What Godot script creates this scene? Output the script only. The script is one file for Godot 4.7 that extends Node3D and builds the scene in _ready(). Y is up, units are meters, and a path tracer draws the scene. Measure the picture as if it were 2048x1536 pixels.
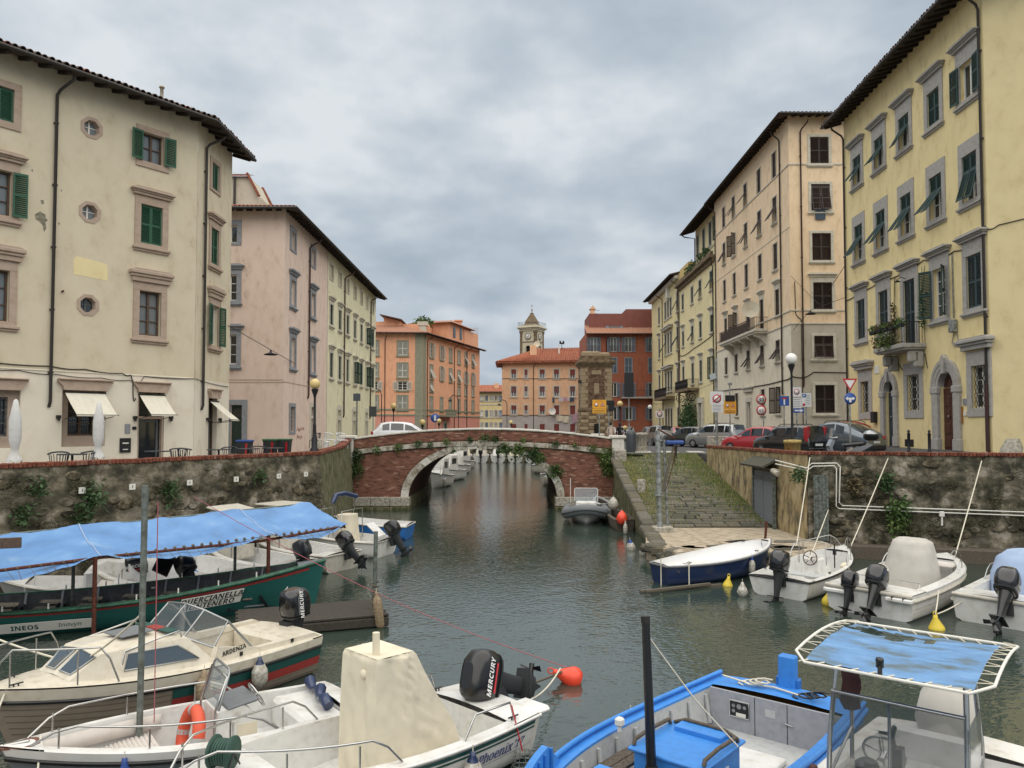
extends Node3D
# A canal between old town houses under an overcast sky, built in metres: water at y = 0, the quay streets near y = 3, the eye at 4.5 m.
# Plan points are written (x, depth); depth runs away from the viewer along -z.

class MB:
	# collects faces for one mesh; smooth faces share a group
	var v := PackedVector3Array()
	var gr := PackedInt32Array()
	var cl := PackedColorArray()
	var col = null
	var next := 1
	func tri(a: Vector3, b: Vector3, c: Vector3, g := -1):
		v.append(a); v.append(c); v.append(b)
		gr.append(g)
		if col != null:
			cl.append(col); cl.append(col); cl.append(col)
	func quad(a, b, c, d, g := -1):
		tri(a, b, c, g); tri(a, c, d, g)
	func box(c: Vector3, s: Vector3, b := Basis()):
		var h = s * 0.5
		var p = []
		for i in 8:
			p.append(c + b * Vector3(h.x if i & 1 else -h.x, h.y if i & 2 else -h.y, h.z if i & 4 else -h.z))
		quad(p[4], p[5], p[7], p[6]); quad(p[1], p[0], p[2], p[3])
		quad(p[5], p[1], p[3], p[7]); quad(p[0], p[4], p[6], p[2])
		quad(p[6], p[7], p[3], p[2]); quad(p[0], p[1], p[5], p[4])
		return self
	func cbox(c: Vector3, s: Vector3, e: float, b := Basis()):
		# a box with chamfered edges
		var h = s * 0.5
		e = min(e, min(h.x, min(h.y, h.z)) * 0.9)
		var f = func(sx, sy, sz, k):
			var q = Vector3(sx * (h.x - (0.0 if k == 0 else e)), sy * (h.y - (0.0 if k == 1 else e)), sz * (h.z - (0.0 if k == 2 else e)))
			return c + b * q
		for k in 3:
			for s1 in [-1, 1]:
				var r = []
				for w in [[-1, -1], [1, -1], [1, 1], [-1, 1]]:
					var a = [0, 0, 0]
					a[k] = s1; a[(k + 1) % 3] = w[0]; a[(k + 2) % 3] = w[1]
					r.append(f.call(a[0], a[1], a[2], k))
				if s1 > 0: quad(r[0], r[1], r[2], r[3])
				else: quad(r[3], r[2], r[1], r[0])
		for k in 3:
			var k1 = (k + 1) % 3
			var k2 = (k + 2) % 3
			for s1 in [-1, 1]:
				for s2 in [-1, 1]:
					var lo = [0, 0, 0]
					lo[k] = -1; lo[k1] = s1; lo[k2] = s2
					var hi = lo.duplicate(); hi[k] = 1
					var A = f.call(lo[0], lo[1], lo[2], k1); var B = f.call(hi[0], hi[1], hi[2], k1)
					var C = f.call(hi[0], hi[1], hi[2], k2); var D = f.call(lo[0], lo[1], lo[2], k2)
					if s1 * s2 > 0: quad(D, C, B, A)
					else: quad(A, B, C, D)
		for i in 8:
			var sg = [1 if i & 1 else -1, 1 if i & 2 else -1, 1 if i & 4 else -1]
			var A = f.call(sg[0], sg[1], sg[2], 0); var B = f.call(sg[0], sg[1], sg[2], 1); var C = f.call(sg[0], sg[1], sg[2], 2)
			if sg[0] * sg[1] * sg[2] > 0: tri(A, B, C)
			else: tri(A, C, B)
		return self
	func tube(pts: Array, r, n := 6, caps := true, closed := false):
		var g = next; next += 1
		var rings = []
		var up = Vector3(0.13, 1, 0.07).normalized()
		var N = pts.size()
		for i in N:
			var t: Vector3
			if closed: t = (pts[(i + 1) % N] - pts[(i + N - 1) % N]).normalized()
			else: t = (pts[min(i + 1, N - 1)] - pts[max(i - 1, 0)]).normalized()
			var u = up - t * up.dot(t)
			if u.length() < 0.1: u = Vector3(1, 0, 0.2) - t * t.dot(Vector3(1, 0, 0.2))
			u = u.normalized(); up = u
			var w = t.cross(u)
			var rr = r[i] if r is Array else r
			var ring = []
			for k in n:
				var a = TAU * k / n
				ring.append(pts[i] + (u * cos(a) + w * sin(a)) * rr)
			rings.append(ring)
		for i in (N if closed else N - 1):
			var a = rings[i]; var b = rings[(i + 1) % N]
			for k in n:
				quad(a[k], b[k], b[(k + 1) % n], a[(k + 1) % n], g)
		if caps and not closed:
			for k in range(1, n - 1):
				tri(rings[0][0], rings[0][k], rings[0][k + 1]); tri(rings[-1][0], rings[-1][k + 1], rings[-1][k])
		return self
	func bar(a: Vector3, b: Vector3, r, n := 6):
		return tube([a, b], r, n)
	func grid(rows: Array, close := false, flat := false):
		var g = -1 if flat else next
		next += 1
		for i in rows.size() - 1:
			var a = rows[i]; var b = rows[i + 1]
			var n = a.size()
			for k in (n if close else n - 1):
				quad(a[k], a[(k + 1) % n], b[(k + 1) % n], b[k], g)
		return self
	func lathe(prof: Array, n := 12, xf := Transform3D(), flat := false):
		# prof: Vector2(radius, y)
		var rows = []
		for p in prof:
			var ring = []
			for k in n:
				var a = TAU * k / n
				ring.append(xf * Vector3(cos(a) * p.x, p.y, -sin(a) * p.x))
			rows.append(ring)
		grid(rows, true, flat)
		return self
	func ball(c: Vector3, r: Vector3, n := 12, m := 8):
		var p = []
		for i in m + 1:
			var a = -PI / 2 + PI * i / m
			p.append(Vector2(max(cos(a), 0.001), sin(a)))
		return lathe(p, n, Transform3D(Basis.from_scale(r), c))
	func prism(poly: Array, z0: float, z1: float, xf := Transform3D()):
		# polygon in x, y, pushed along z
		var pp = PackedVector2Array(poly)
		if not Geometry2D.is_polygon_clockwise(pp): pass
		else: pp.reverse()
		var ix = Geometry2D.triangulate_polygon(pp)
		for i in range(0, ix.size(), 3):
			var a = pp[ix[i]]; var b = pp[ix[i + 1]]; var c = pp[ix[i + 2]]
			if (b - a).cross(c - a) < 0:
				var t = b; b = c; c = t
			tri(xf * Vector3(a.x, a.y, z1), xf * Vector3(b.x, b.y, z1), xf * Vector3(c.x, c.y, z1))
			tri(xf * Vector3(a.x, a.y, z0), xf * Vector3(c.x, c.y, z0), xf * Vector3(b.x, b.y, z0))
		var n = pp.size()
		for i in n:
			var a = pp[i]; var b = pp[(i + 1) % n]
			quad(xf * Vector3(a.x, a.y, z0), xf * Vector3(b.x, b.y, z0), xf * Vector3(b.x, b.y, z1), xf * Vector3(a.x, a.y, z1))
		return self
	func leaf(c: Vector3, s: float, rn: RandomNumberGenerator):
		var d = Vector3(rn.randf_range(-1, 1), rn.randf_range(-0.9, 0.6), rn.randf_range(-1, 1)).normalized()
		var e = d.cross(Vector3(rn.randf_range(-1, 1), 1, rn.randf_range(-1, 1))).normalized()
		tri(c, c + d * s * 0.5 + e * s * 0.3, c + d * s); tri(c, c + d * s, c + d * s * 0.5 - e * s * 0.3)
	func mesh() -> ArrayMesh:
		var st = SurfaceTool.new()
		st.begin(Mesh.PRIMITIVE_TRIANGLES)
		var hc = cl.size() == v.size() and v.size() > 0
		for t in gr.size():
			st.set_smooth_group(gr[t])
			for k in 3:
				if hc: st.set_color(cl[t * 3 + k])
				st.add_vertex(v[t * 3 + k])
		st.generate_normals()
		return st.commit()

const UP := Vector3.UP
const RGT := Vector3.RIGHT
const BCK := Vector3.BACK
const O3 := Vector3.ZERO
func d2r(a: float) -> float:
	return deg_to_rad(a)
func v3(x: float, y: float, z: float) -> Vector3:
	return Vector3(x, y, z)
func v2(x: float, y: float) -> Vector2:
	return Vector2(x, y)
func move(p: Vector3) -> Transform3D:
	return Transform3D(Basis(), p)
func mb() -> MB:
	return MB.new()

var M := {}
var T := {}
var taken := {}
var cache := {}
var rn := RandomNumberGenerator.new()

func numbered(n: String) -> String:
	taken[n] = taken.get(n, -1) + 1
	return n if taken[n] == 0 else "%s_%03d" % [n, taken[n]]
func thing(called, label, category, at := O3, turn := 0.0, group := "") -> Node3D:
	var o := Node3D.new()
	o.name = numbered(called)
	add_child(o)
	o.position = at; o.rotation.y = turn
	tag(o, label, category, group)
	return o
func tag(o, label, category, group := ""):
	o.set_meta("label", label); o.set_meta("category", category)
	if group != "": o.set_meta("group", group)
func part(parent, called: String, mesh, m, xf := Transform3D()) -> MeshInstance3D:
	var o := MeshInstance3D.new()
	o.name = called
	o.mesh = mesh.mesh() if mesh is MB else mesh
	o.material_override = M[m] if m is String else m
	o.transform = xf
	parent.add_child(o, true)
	return o
func solo(called, label, category, mesh, m, at := O3, turn := 0.0, group := "") -> MeshInstance3D:
	var o = part(self, numbered(called), mesh, m, Transform3D(Basis(UP, turn), at))
	tag(o, label, category, group)
	return o
func struct(called, mesh, m, xf := Transform3D()) -> MeshInstance3D:
	var o = part(self, numbered(called), mesh, m, xf)
	o.set_meta("kind", "structure")
	return o
func stuff(o):
	o.set_meta("kind", "stuff")
	return o
func keep(key: String, make: Callable):
	if not cache.has(key): cache[key] = make.call().mesh()
	return cache[key]
func at(p: Vector2, y := 0.0) -> Vector3:
	return v3(p.x, y, -p.y)
func rot(ax: Vector3, deg: float) -> Basis:
	return Basis(ax, d2r(deg))
func bx(cx, cy, cz, sx, sy, sz) -> MB:
	return mb().box(v3(cx, cy, cz), v3(sx, sy, sz))
func text_on(parent, words: String, h: float, m, xf: Transform3D, font := "Droid Sans", slant := 0.0, bold := 400):
	var f := SystemFont.new()
	f.font_names = PackedStringArray([font])
	f.font_weight = bold
	var tm := TextMesh.new()
	tm.font = f; tm.text = words; tm.font_size = 48; tm.pixel_size = h / 36.0; tm.depth = 0.004; tm.curve_step = 4.0
	var b = xf.basis * Basis(v3(1, 0, 0), v3(slant, 1, 0), v3(0, 0, 1))
	return part(parent, "lettering", tm, m, Transform3D(b, xf.origin))

# ------------------------------------------------------------------ textures and materials
func noise_img(seed_: int, freq: float, oct: int, n := 512, gain := 0.5, kind := FastNoiseLite.TYPE_SIMPLEX_SMOOTH) -> Image:
	var f := FastNoiseLite.new()
	f.fractal_gain = gain
	f.seed = seed_; f.frequency = freq; f.fractal_octaves = oct; f.noise_type = kind
	f.fractal_type = FastNoiseLite.FRACTAL_FBM
	return f.get_seamless_image(n, n)
func ramp_tex(img: Image, stops: Array) -> ImageTexture:
	# stops: [value, Color] in rising order
	var n = img.get_width()
	var src = img.get_data()
	var step = src.size() / (n * n)
	var lut = PackedByteArray()
	for i in 256:
		var x = i / 255.0
		var c: Color = stops[-1][1]
		for k in stops.size():
			if x <= stops[k][0]:
				c = stops[k][1] if k == 0 else stops[k - 1][1].lerp(stops[k][1], (x - stops[k - 1][0]) / max(stops[k][0] - stops[k - 1][0], 0.001))
				break
		lut.append_array([int(c.r * 255), int(c.g * 255), int(c.b * 255)])
	var out = PackedByteArray()
	out.resize(n * n * 3)
	for i in n * n:
		var j = src[i * step] * 3
		out[i * 3] = lut[j]; out[i * 3 + 1] = lut[j + 1]; out[i * 3 + 2] = lut[j + 2]
	var im = Image.create_from_data(n, n, false, Image.FORMAT_RGB8, out)
	return ImageTexture.create_from_image(im)
func grey(a: float) -> Color:
	return Color(a, a, a)
func mat(key: String, c, rough := 0.85, o := {}) -> StandardMaterial3D:
	var m := StandardMaterial3D.new()
	m.albedo_color = c if c is Color else Color(c)
	m.roughness = rough
	m.metallic = o.get("metal", 0.0)
	m.metallic_specular = o.get("spec", 0.5)
	if o.has("tex"):
		m.albedo_texture = T[o.tex]
		m.uv1_triplanar = true
		m.uv1_world_triplanar = o.get("world", false)
		var s = o.get("scale", 0.5)
		m.uv1_scale = s if s is Vector3 else v3(s, s, s)
	if o.has("bump"):
		m.heightmap_enabled = true
		m.heightmap_texture = T[o.get("btex", "grain_h")]
		m.heightmap_scale = o.bump
		if not o.has("tex"):
			m.uv1_triplanar = true
			m.uv1_world_triplanar = o.get("world", false)
			var s = o.get("scale", 0.5)
			m.uv1_scale = s if s is Vector3 else v3(s, s, s)
	if o.get("vc", false):
		m.vertex_color_use_as_albedo = true
	if o.get("coat", 0.0) > 0:
		m.clearcoat_enabled = true; m.clearcoat = o.coat; m.clearcoat_roughness = 0.08
	if o.has("alpha"):
		m.transparency = BaseMaterial3D.TRANSPARENCY_ALPHA
		m.albedo_color.a = o.alpha
	if o.has("back"):
		m.backlight_enabled = true; m.backlight = o.back
	M[key] = m
	return m

func make_materials():
	T.grain = ramp_tex(noise_img(3, 0.02, 6), [[0.0, grey(0.9)], [0.35, grey(0.955)], [0.6, grey(0.985)], [1.0, grey(1.0)]])
	T.grain_h = ImageTexture.create_from_image(noise_img(4, 0.06, 5, 256))
	T.stain = ramp_tex(noise_img(11, 0.008, 8, 1024, 0.6), [[0.0, Color(0.8, 0.775, 0.74)], [0.2, Color(0.9, 0.885, 0.86)], [0.4, Color(0.955, 0.95, 0.94)], [0.7, grey(0.985)], [1.0, grey(1.0)]])
	T.grime = ramp_tex(noise_img(15, 0.014, 8, 512, 0.65), [[0.0, Color(0.48, 0.46, 0.42)], [0.3, Color(0.68, 0.66, 0.62)], [0.5, Color(0.84, 0.83, 0.8)], [0.7, grey(0.94)], [1.0, grey(1.0)]])
	T.wood = ramp_tex(noise_img(21, 0.03, 5), [[0.0, grey(0.45)], [0.35, grey(0.7)], [0.6, grey(0.9)], [1.0, grey(1.0)]])
	# weathered quay masonry: pale lime patches, brown stone, black crust and moss
	T.quay = ramp_tex(noise_img(31, 0.007, 10, 1024, 0.68), [[0.0, Color(0.1, 0.1, 0.08)], [0.25, Color(0.17, 0.165, 0.13)], [0.38, Color(0.26, 0.245, 0.195)], [0.47, Color(0.35, 0.33, 0.27)], [0.56, Color(0.42, 0.395, 0.33)], [0.66, Color(0.53, 0.5, 0.44)], [0.78, Color(0.63, 0.6, 0.55)], [1.0, Color(0.7, 0.68, 0.64)]])
	T.ochre = ramp_tex(noise_img(37, 0.012, 8, 512, 0.62), [[0.0, Color(0.26, 0.24, 0.19)], [0.25, Color(0.41, 0.37, 0.29)], [0.42, Color(0.55, 0.49, 0.36)], [0.6, Color(0.64, 0.57, 0.42)], [1.0, Color(0.7, 0.66, 0.55)]])
	T.stone = ramp_tex(noise_img(41, 0.03, 7), [[0.0, Color(0.42, 0.4, 0.36)], [0.35, Color(0.56, 0.54, 0.5)], [0.6, Color(0.66, 0.64, 0.59)], [1.0, Color(0.76, 0.74, 0.69)]])
	T.rust = ramp_tex(noise_img(43, 0.03, 6), [[0.0, Color(0.16, 0.08, 0.06)], [0.5, Color(0.33, 0.16, 0.11)], [1.0, Color(0.48, 0.27, 0.18)]])
	T.cloth = ramp_tex(noise_img(47, 0.01, 5), [[0.0, grey(0.9)], [0.4, grey(0.96)], [1.0, grey(1.0)]])
	T.tarp = ramp_tex(noise_img(48, 0.012, 6), [[0.0, Color(0.3, 0.44, 0.6)], [0.3, Color(0.345, 0.515, 0.715)], [0.6, Color(0.375, 0.55, 0.75)], [0.8, Color(0.43, 0.59, 0.77)], [1.0, Color(0.56, 0.68, 0.8)]])
	T.plaster = ramp_tex(noise_img(12, 0.007, 9, 1024, 0.62), [[0.0, Color(0.78, 0.75, 0.71)], [0.14, Color(0.9, 0.88, 0.855)], [0.3, Color(0.955, 0.95, 0.94)], [0.55, grey(0.985)], [1.0, grey(1.0)]])
	T.tarp_old = ramp_tex(noise_img(50, 0.01, 7, 512, 0.6), [[0.0, Color(0.3, 0.33, 0.33)], [0.27, Color(0.36, 0.45, 0.52)], [0.42, Color(0.36, 0.52, 0.69)], [0.7, Color(0.4, 0.57, 0.75)], [0.88, Color(0.46, 0.61, 0.76)], [1.0, Color(0.6, 0.69, 0.77)]])
	T.moss = ramp_tex(noise_img(49, 0.016, 8, 512, 0.62), [[0.0, Color(0.16, 0.17, 0.1)], [0.4, Color(0.3, 0.31, 0.19)], [0.65, Color(0.42, 0.4, 0.3)], [1.0, Color(0.5, 0.47, 0.4)]])
	T.cobble = ramp_tex(noise_img(53, 0.04, 6), [[0.0, Color(0.27, 0.27, 0.25)], [0.5, Color(0.47, 0.46, 0.43)], [1.0, Color(0.62, 0.6, 0.56)]])
	T.asphalt = ramp_tex(noise_img(57, 0.08, 5), [[0.0, grey(0.24)], [0.5, grey(0.3)], [1.0, grey(0.38)]])
	T.quay_h = ImageTexture.create_from_image(noise_img(31, 0.02, 8, 512, 0.6))
	var W = {"world": true}
	var plaster = func(k, c, s := 0.13, tx := "plaster"): mat(k, c, 0.92, {"tex": tx, "world": true, "scale": v3(s * 1.3, s * 0.7, s * 1.3), "bump": 0.25})
	plaster.call("cream", "#d2c7af"); plaster.call("cream_low", "#e0d8c8"); plaster.call("cream_patch", "#e6d6a6")
	plaster.call("pink", "#dcc6b8"); plaster.call("pale_yellow", "#e0dbbc"); plaster.call("salmon", "#e2a886"); plaster.call("salmon_low", "#d69584")
	plaster.call("peach", "#e4ba96"); plaster.call("grey_render", "#bdbab6"); plaster.call("rust_red", "#985a45"); plaster.call("rust_dark", "#835148")
	plaster.call("apricot", "#e8cfae"); plaster.call("apricot_low", "#e0d6c2"); plaster.call("apricot_grey", "#b8b0a2"); plaster.call("butter", "#e4d6a8"); plaster.call("ochre_yellow", "#e0d2a2"); plaster.call("far_yellow", "#d6c594")
	plaster.call("tower_plaster", "#c6bda6"); plaster.call("attic", "#c9c2b0"); plaster.call("ochre_block", "#cfb478")
	plaster.call("r_yellow", "#e6d4a0"); plaster.call("r_yellow_light", "#e4d3a4")
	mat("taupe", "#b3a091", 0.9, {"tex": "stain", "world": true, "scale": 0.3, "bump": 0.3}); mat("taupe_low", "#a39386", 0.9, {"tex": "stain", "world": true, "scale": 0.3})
	mat("trim_grey", "#a9a6a2", 0.9, {"tex": "stain", "world": true, "scale": 0.4, "bump": 0.2}); mat("trim_blue", "#8e9299", 0.9, {"tex": "stain", "world": true, "scale": 0.4})
	mat("trim_pale", "#c9c4b6", 0.9, {"tex": "stain", "world": true, "scale": 0.3}); mat("trim_olive", "#8f8f7c", 0.9, {"tex": "stain", "world": true, "scale": 0.3})
	mat("bare_render", "#9d9888", 0.95, {"tex": "grime", "world": true, "scale": 0.8, "bump": 0.6})
	mat("shut_green", "#24563f", 0.55, {"tex": "grain", "scale": 2.0}); mat("shut_dark", "#1f3f3b", 0.55, {"tex": "grain", "scale": 2.0}); mat("shut_slate", "#34454a", 0.55, {"tex": "grain", "scale": 2.0})
	mat("shut_brown", "#372925", 0.6, {"tex": "grain", "scale": 2.0}); mat("shut_white", "#cdccc2", 0.6, {"tex": "grain", "scale": 2.0}); mat("shut_blue", "#7d8b9b", 0.6, {"tex": "grain", "scale": 2.0})
	mat("shade_red", "#7c3a33", 0.7); mat("shade_mauve", "#6d4a49", 0.7)
	mat("glass", "#20262a", 0.06, {"spec": 0.7}); mat("glass_pale", "#6d7478", 0.1, {"spec": 0.6}); mat("interior", "#17130f", 0.9); mat("curtain", "#b9bcbc", 0.8, {"tex": "cloth", "scale": v3(6, 0.3, 6)})
	mat("frame_white", "#d8d6ce", 0.6); mat("frame_brown", "#6b5443", 0.7, {"tex": "wood", "scale": v3(3, 0.4, 3)}); mat("frame_grey", "#55585a", 0.6); mat("frame_green", "#2f5244", 0.6)
	mat("door_brown", "#5d3326", 0.55, {"tex": "wood", "scale": v3(4, 0.4, 4)}); mat("door_blue", "#32424e", 0.6, {"tex": "wood", "scale": v3(4, 0.4, 4)}); mat("door_green", "#24382f", 0.6)
	mat("iron", "#2a2827", 0.6, {"metal": 0.3}); mat("pipe_dark", "#3a3634", 0.5, {"metal": 0.3}); mat("pipe_brown", "#3f2825", 0.5, {"metal": 0.2}); mat("rafter", "#40332b", 0.9, {"tex": "wood", "scale": 0.8}); mat("soffit", "#5a4c40", 0.9, {"tex": "wood", "scale": 0.5})
	mat("tile", "#a4654e", 0.9, {"tex": "grime", "world": true, "scale": 0.6}); mat("tile_dark", "#6f5a50", 0.9, {"tex": "grime", "world": true, "scale": 0.6}); mat("tile_far", "#b06a4f", 0.9, {"tex": "grime", "world": true, "scale": 0.2}); mat("tile_pink", "#b9876f", 0.9, {"tex": "grime", "world": true, "scale": 0.6})
	mat("quay", "#ffffff", 0.95, {"tex": "quay", "world": true, "scale": 0.17, "bump": 5.0, "btex": "quay_h"}); mat("ochre_wall", "#ffffff", 0.95, {"tex": "ochre", "world": true, "scale": v3(0.24, 0.14, 0.24), "bump": 2.0, "btex": "quay_h"})
	mat("moss_wall", "#ffffff", 0.95, {"tex": "moss", "world": true, "scale": v3(0.45, 0.14, 0.45), "bump": 4.0, "btex": "quay_h"})
	mat("stone", "#ffffff", 0.9, {"tex": "stone", "world": true, "scale": 0.4, "bump": 1.0}); mat("quay_stone", "#d8d2c6", 0.95, {"tex": "quay", "world": true, "scale": 0.31, "bump": 2.0, "btex": "quay_h"}); mat("marble", "#c6c1b6", 0.75, {"tex": "grime", "world": true, "scale": 0.35, "bump": 0.4}); mat("cap_marble", "#d8d5cd", 0.7, {"tex": "stain", "world": true, "scale": 0.5})
	mat("tower_stone", "#8a7861", 0.95, {"tex": "grime", "world": true, "scale": 0.3, "bump": 0.4}); mat("tower_block", "#a08f76", 0.95, {"tex": "stain", "world": true, "scale": 0.35, "bump": 0.4}); mat("tower_infill", "#7b6353", 0.95, {"tex": "grime", "world": true, "scale": 0.3})
	mat("brick", "#ffffff", 0.95, {"vc": true, "tex": "stain", "world": true, "scale": 0.25, "bump": 0.5}); mat("brick_cap", "#8a4f3c", 0.95, {"tex": "grime", "world": true, "scale": 0.9, "bump": 0.8}); mat("brick_cap2", "#743f30", 0.95, {"tex": "grime", "world": true, "scale": 1.1, "bump": 0.8}); mat("brick_cap3", "#97695a", 0.95, {"tex": "grime", "world": true, "scale": 0.8, "bump": 0.8}); mat("mortar", "#6b5549", 0.98, {"tex": "grime", "world": true, "scale": 0.3}); mat("vault", "#5d3b30", 0.98, {"tex": "grime", "world": true, "scale": 0.4})
	mat("asphalt", "#ffffff", 0.95, {"tex": "asphalt", "world": true, "scale": 0.5}); mat("paving", "#8b8780", 0.95, {"tex": "grime", "world": true, "scale": 0.4}); mat("road_paint", "#d6d6d2", 0.85, {"tex": "grime", "world": true, "scale": 0.8})
	for k in 4: mat("slab%d" % k, [Color("#dcd9d0"), Color("#bfbdb2"), Color("#cdc5b2"), Color("#a6a79c")][k], 0.95, {"tex": "cobble", "world": true, "scale": 0.7 + k * 0.1, "bump": 1.2})
	mat("platform", "#c4b7a4", 0.95, {"tex": "grime", "world": true, "scale": v3(0.25, 0.6, 0.9), "bump": 1.5}); mat("joint_soil", "#4b4a35", 1.0, {"tex": "moss", "world": true, "scale": 0.8})
	for k in 3: mat("leaf%d" % k, [Color("#4a6232"), Color("#5c6f3a"), Color("#3a5230")][k], 0.7, {"back": Color(0.16, 0.24, 0.08)})
	mat("moss_leaf", "#4a4a32", 0.95); mat("grass", "#6b7a40", 0.8, {"back": Color(0.2, 0.24, 0.08)}); mat("grass_dry", "#a3975f", 0.85); mat("ivy_brown", "#5b5138", 0.9)
	# boats
	mat("gel", "#e0e0de", 0.28, {"tex": "stain", "scale": 0.3, "coat": 0.3}); mat("gel_cream", "#d8d1c1", 0.34, {"tex": "stain", "scale": 0.5, "coat": 0.3}); mat("gel_old", "#c6c2b7", 0.45, {"tex": "stain", "scale": 0.5}); mat("gel_in", "#d8d8d5", 0.5, {"tex": "grain", "scale": 0.6})
	mat("hull_clinker", "#8f8375", 0.45, {"tex": "grain", "scale": 0.5}); mat("cushion", "#cfc9c2", 0.8, {"tex": "cloth", "scale": 1.0}); mat("navy", "#1d2f55", 0.35, {"tex": "grain", "scale": 0.6, "coat": 0.3}); mat("black", "#121315", 0.3, {"coat": 0.25}); mat("black_gloss", "#15161a", 0.18, {"coat": 0.5}); mat("rubber", "#1b1b1b", 0.8); mat("grey_motor", "#3c4045", 0.35)
	mat("steel", "#b8b8b6", 0.22, {"metal": 0.95}); mat("alu", "#a3a6a6", 0.4, {"metal": 0.8}); mat("galv", "#a6acae", 0.55, {"metal": 0.4, "tex": "grime", "scale": 0.6}); mat("galv_post", "#79827f", 0.6, {"metal": 0.3, "tex": "grime", "scale": 0.8}); mat("rust", "#ffffff", 0.9, {"tex": "rust", "scale": 0.9})
	mat("canvas", "#dcd3bd", 0.9, {"tex": "cloth", "scale": 0.5, "bump": 0.15}); mat("canvas_grey", "#bcb8b0", 0.9, {"tex": "cloth", "scale": 0.6}); mat("canvas_blue", "#9db1cf", 0.85, {"tex": "cloth", "scale": 0.5}); mat("awning", "#ddd8c8", 0.9, {"tex": "cloth", "scale": 0.7, "back": Color(0.3, 0.3, 0.26)}); mat("parasol", "#d5d5d2", 0.9, {"tex": "cloth", "scale": 0.8})
	mat("tarp", "#ffffff", 0.55, {"tex": "tarp", "scale": 0.16, "back": Color(0.1, 0.16, 0.26)}); mat("tarp_old", "#ffffff", 0.6, {"tex": "tarp_old", "scale": v3(0.8, 0.5, 0.3), "back": Color(0.12, 0.18, 0.28)}); mat("tarp_worn", "#4d585c", 0.7, {"tex": "grime", "scale": 1.2})
	mat("green_hull", "#1d5a55", 0.5, {"tex": "grain", "scale": 0.5}); mat("green_rail", "#3a6b57", 0.6, {"tex": "grime", "scale": 0.7}); mat("red_stripe", "#96322e", 0.5, {"tex": "grain", "scale": 0.8}); mat("green_stripe", "#164a46", 0.4); mat("dark_wood", "#3c4146", 0.7, {"tex": "grime", "scale": 0.7}); mat("grey_paint", "#72777d", 0.6, {"tex": "grain", "scale": 0.7}); mat("seat_wood", "#7e7669", 0.85, {"tex": "wood", "scale": v3(0.6, 3, 3)}); mat("old_plank", "#6f6559", 0.9, {"tex": "wood", "scale": v3(0.7, 4, 4), "bump": 0.5}); mat("dark_plank", "#4a443c", 0.9, {"tex": "wood", "scale": v3(0.7, 4, 4)}); mat("teak", "#7c4c38", 0.6, {"tex": "wood", "scale": v3(0.7, 4, 4)})
	mat("blue_paint", "#3a86d6", 0.45, {"tex": "grain", "scale": 0.6, "coat": 0.15}); mat("blue_shade", "#2c6fb8", 0.5, {"tex": "grain", "scale": 0.6}); mat("pale_grey", "#b4b6b6", 0.55, {"tex": "grain", "scale": 0.8}); mat("bulkhead", "#9a9ca4", 0.5, {"tex": "grain", "scale": 0.7}); mat("varnish", "#b98448", 0.4, {"tex": "wood", "scale": v3(0.5, 3, 3)}); mat("maroon", "#4e2a28", 0.6)
	mat("buoy_red", "#e2482e", 0.4); mat("buoy_yellow", "#dcc341", 0.5, {"tex": "grain", "scale": 3.0}); mat("fender", "#cbc9c2", 0.5, {"tex": "grime", "scale": 1.6}); mat("fender_old", "#a8947a", 0.7, {"tex": "grime", "scale": 2.5}); mat("orange_ring", "#d6573a", 0.6, {"tex": "grain", "scale": 3.0}); mat("tape", "#a9abab", 0.5); mat("rope", "#cdc7b6", 0.95); mat("rope_dark", "#5f584c", 0.95); mat("rope_red", "#9e5a62", 0.9); mat("ink", "#16181c", 0.6); mat("ink_blue", "#2f3f78", 0.6); mat("red_mark", "#c23a44", 0.5); mat("white_mark", "#e4e4e2", 0.5); mat("hose", "#2b4a40", 0.6)
	mat("clear", "#aebcc2", 0.04, {"alpha": 0.22}); mat("smoke_glass", "#4a5256", 0.05, {"alpha": 0.36}); mat("cabin_glass", "#3d4a55", 0.06, {"spec": 0.8}); mat("rib_grey", "#6d7175", 0.6, {"tex": "grain", "scale": 1.0}); mat("rib_dark", "#3b3f43", 0.6)
	# street
	mat("car_white", "#dcdde0", 0.2, {"coat": 1.0}); mat("car_red", "#a3222c", 0.2, {"coat": 1.0}); mat("car_black", "#1f2123", 0.2, {"coat": 1.0}); mat("car_silver", "#9a9c9e", 0.25, {"metal": 0.6, "coat": 1.0}); mat("car_grey", "#5b646d", 0.22, {"metal": 0.6, "coat": 1.0}); mat("car_dark", "#33363a", 0.25, {"metal": 0.4, "coat": 1.0}); mat("car_glass", "#1a2024", 0.05, {"spec": 0.8}); mat("tail_red", "#9c1a1f", 0.25, {"coat": 0.8}); mat("tyre", "#1a1a1a", 0.9); mat("rim", "#9fa1a3", 0.35, {"metal": 0.8}); mat("plastic", "#25272a", 0.7)
	mat("sign_white", "#dedfdf", 0.5); mat("sign_red", "#b52a33", 0.5); mat("sign_blue", "#2a4f98", 0.5); mat("sign_yellow", "#dca22e", 0.5); mat("sign_back", "#50555a", 0.6, {"metal": 0.4}); mat("lamp_white", "#e2e2de", 0.35); mat("lamp_amber", "#d3bb80", 0.4); mat("lamp_iron", "#26262b", 0.5, {"metal": 0.4}); mat("post_yellow", "#cdb676", 0.9, {"tex": "grime", "world": true, "scale": 1.0})
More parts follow.
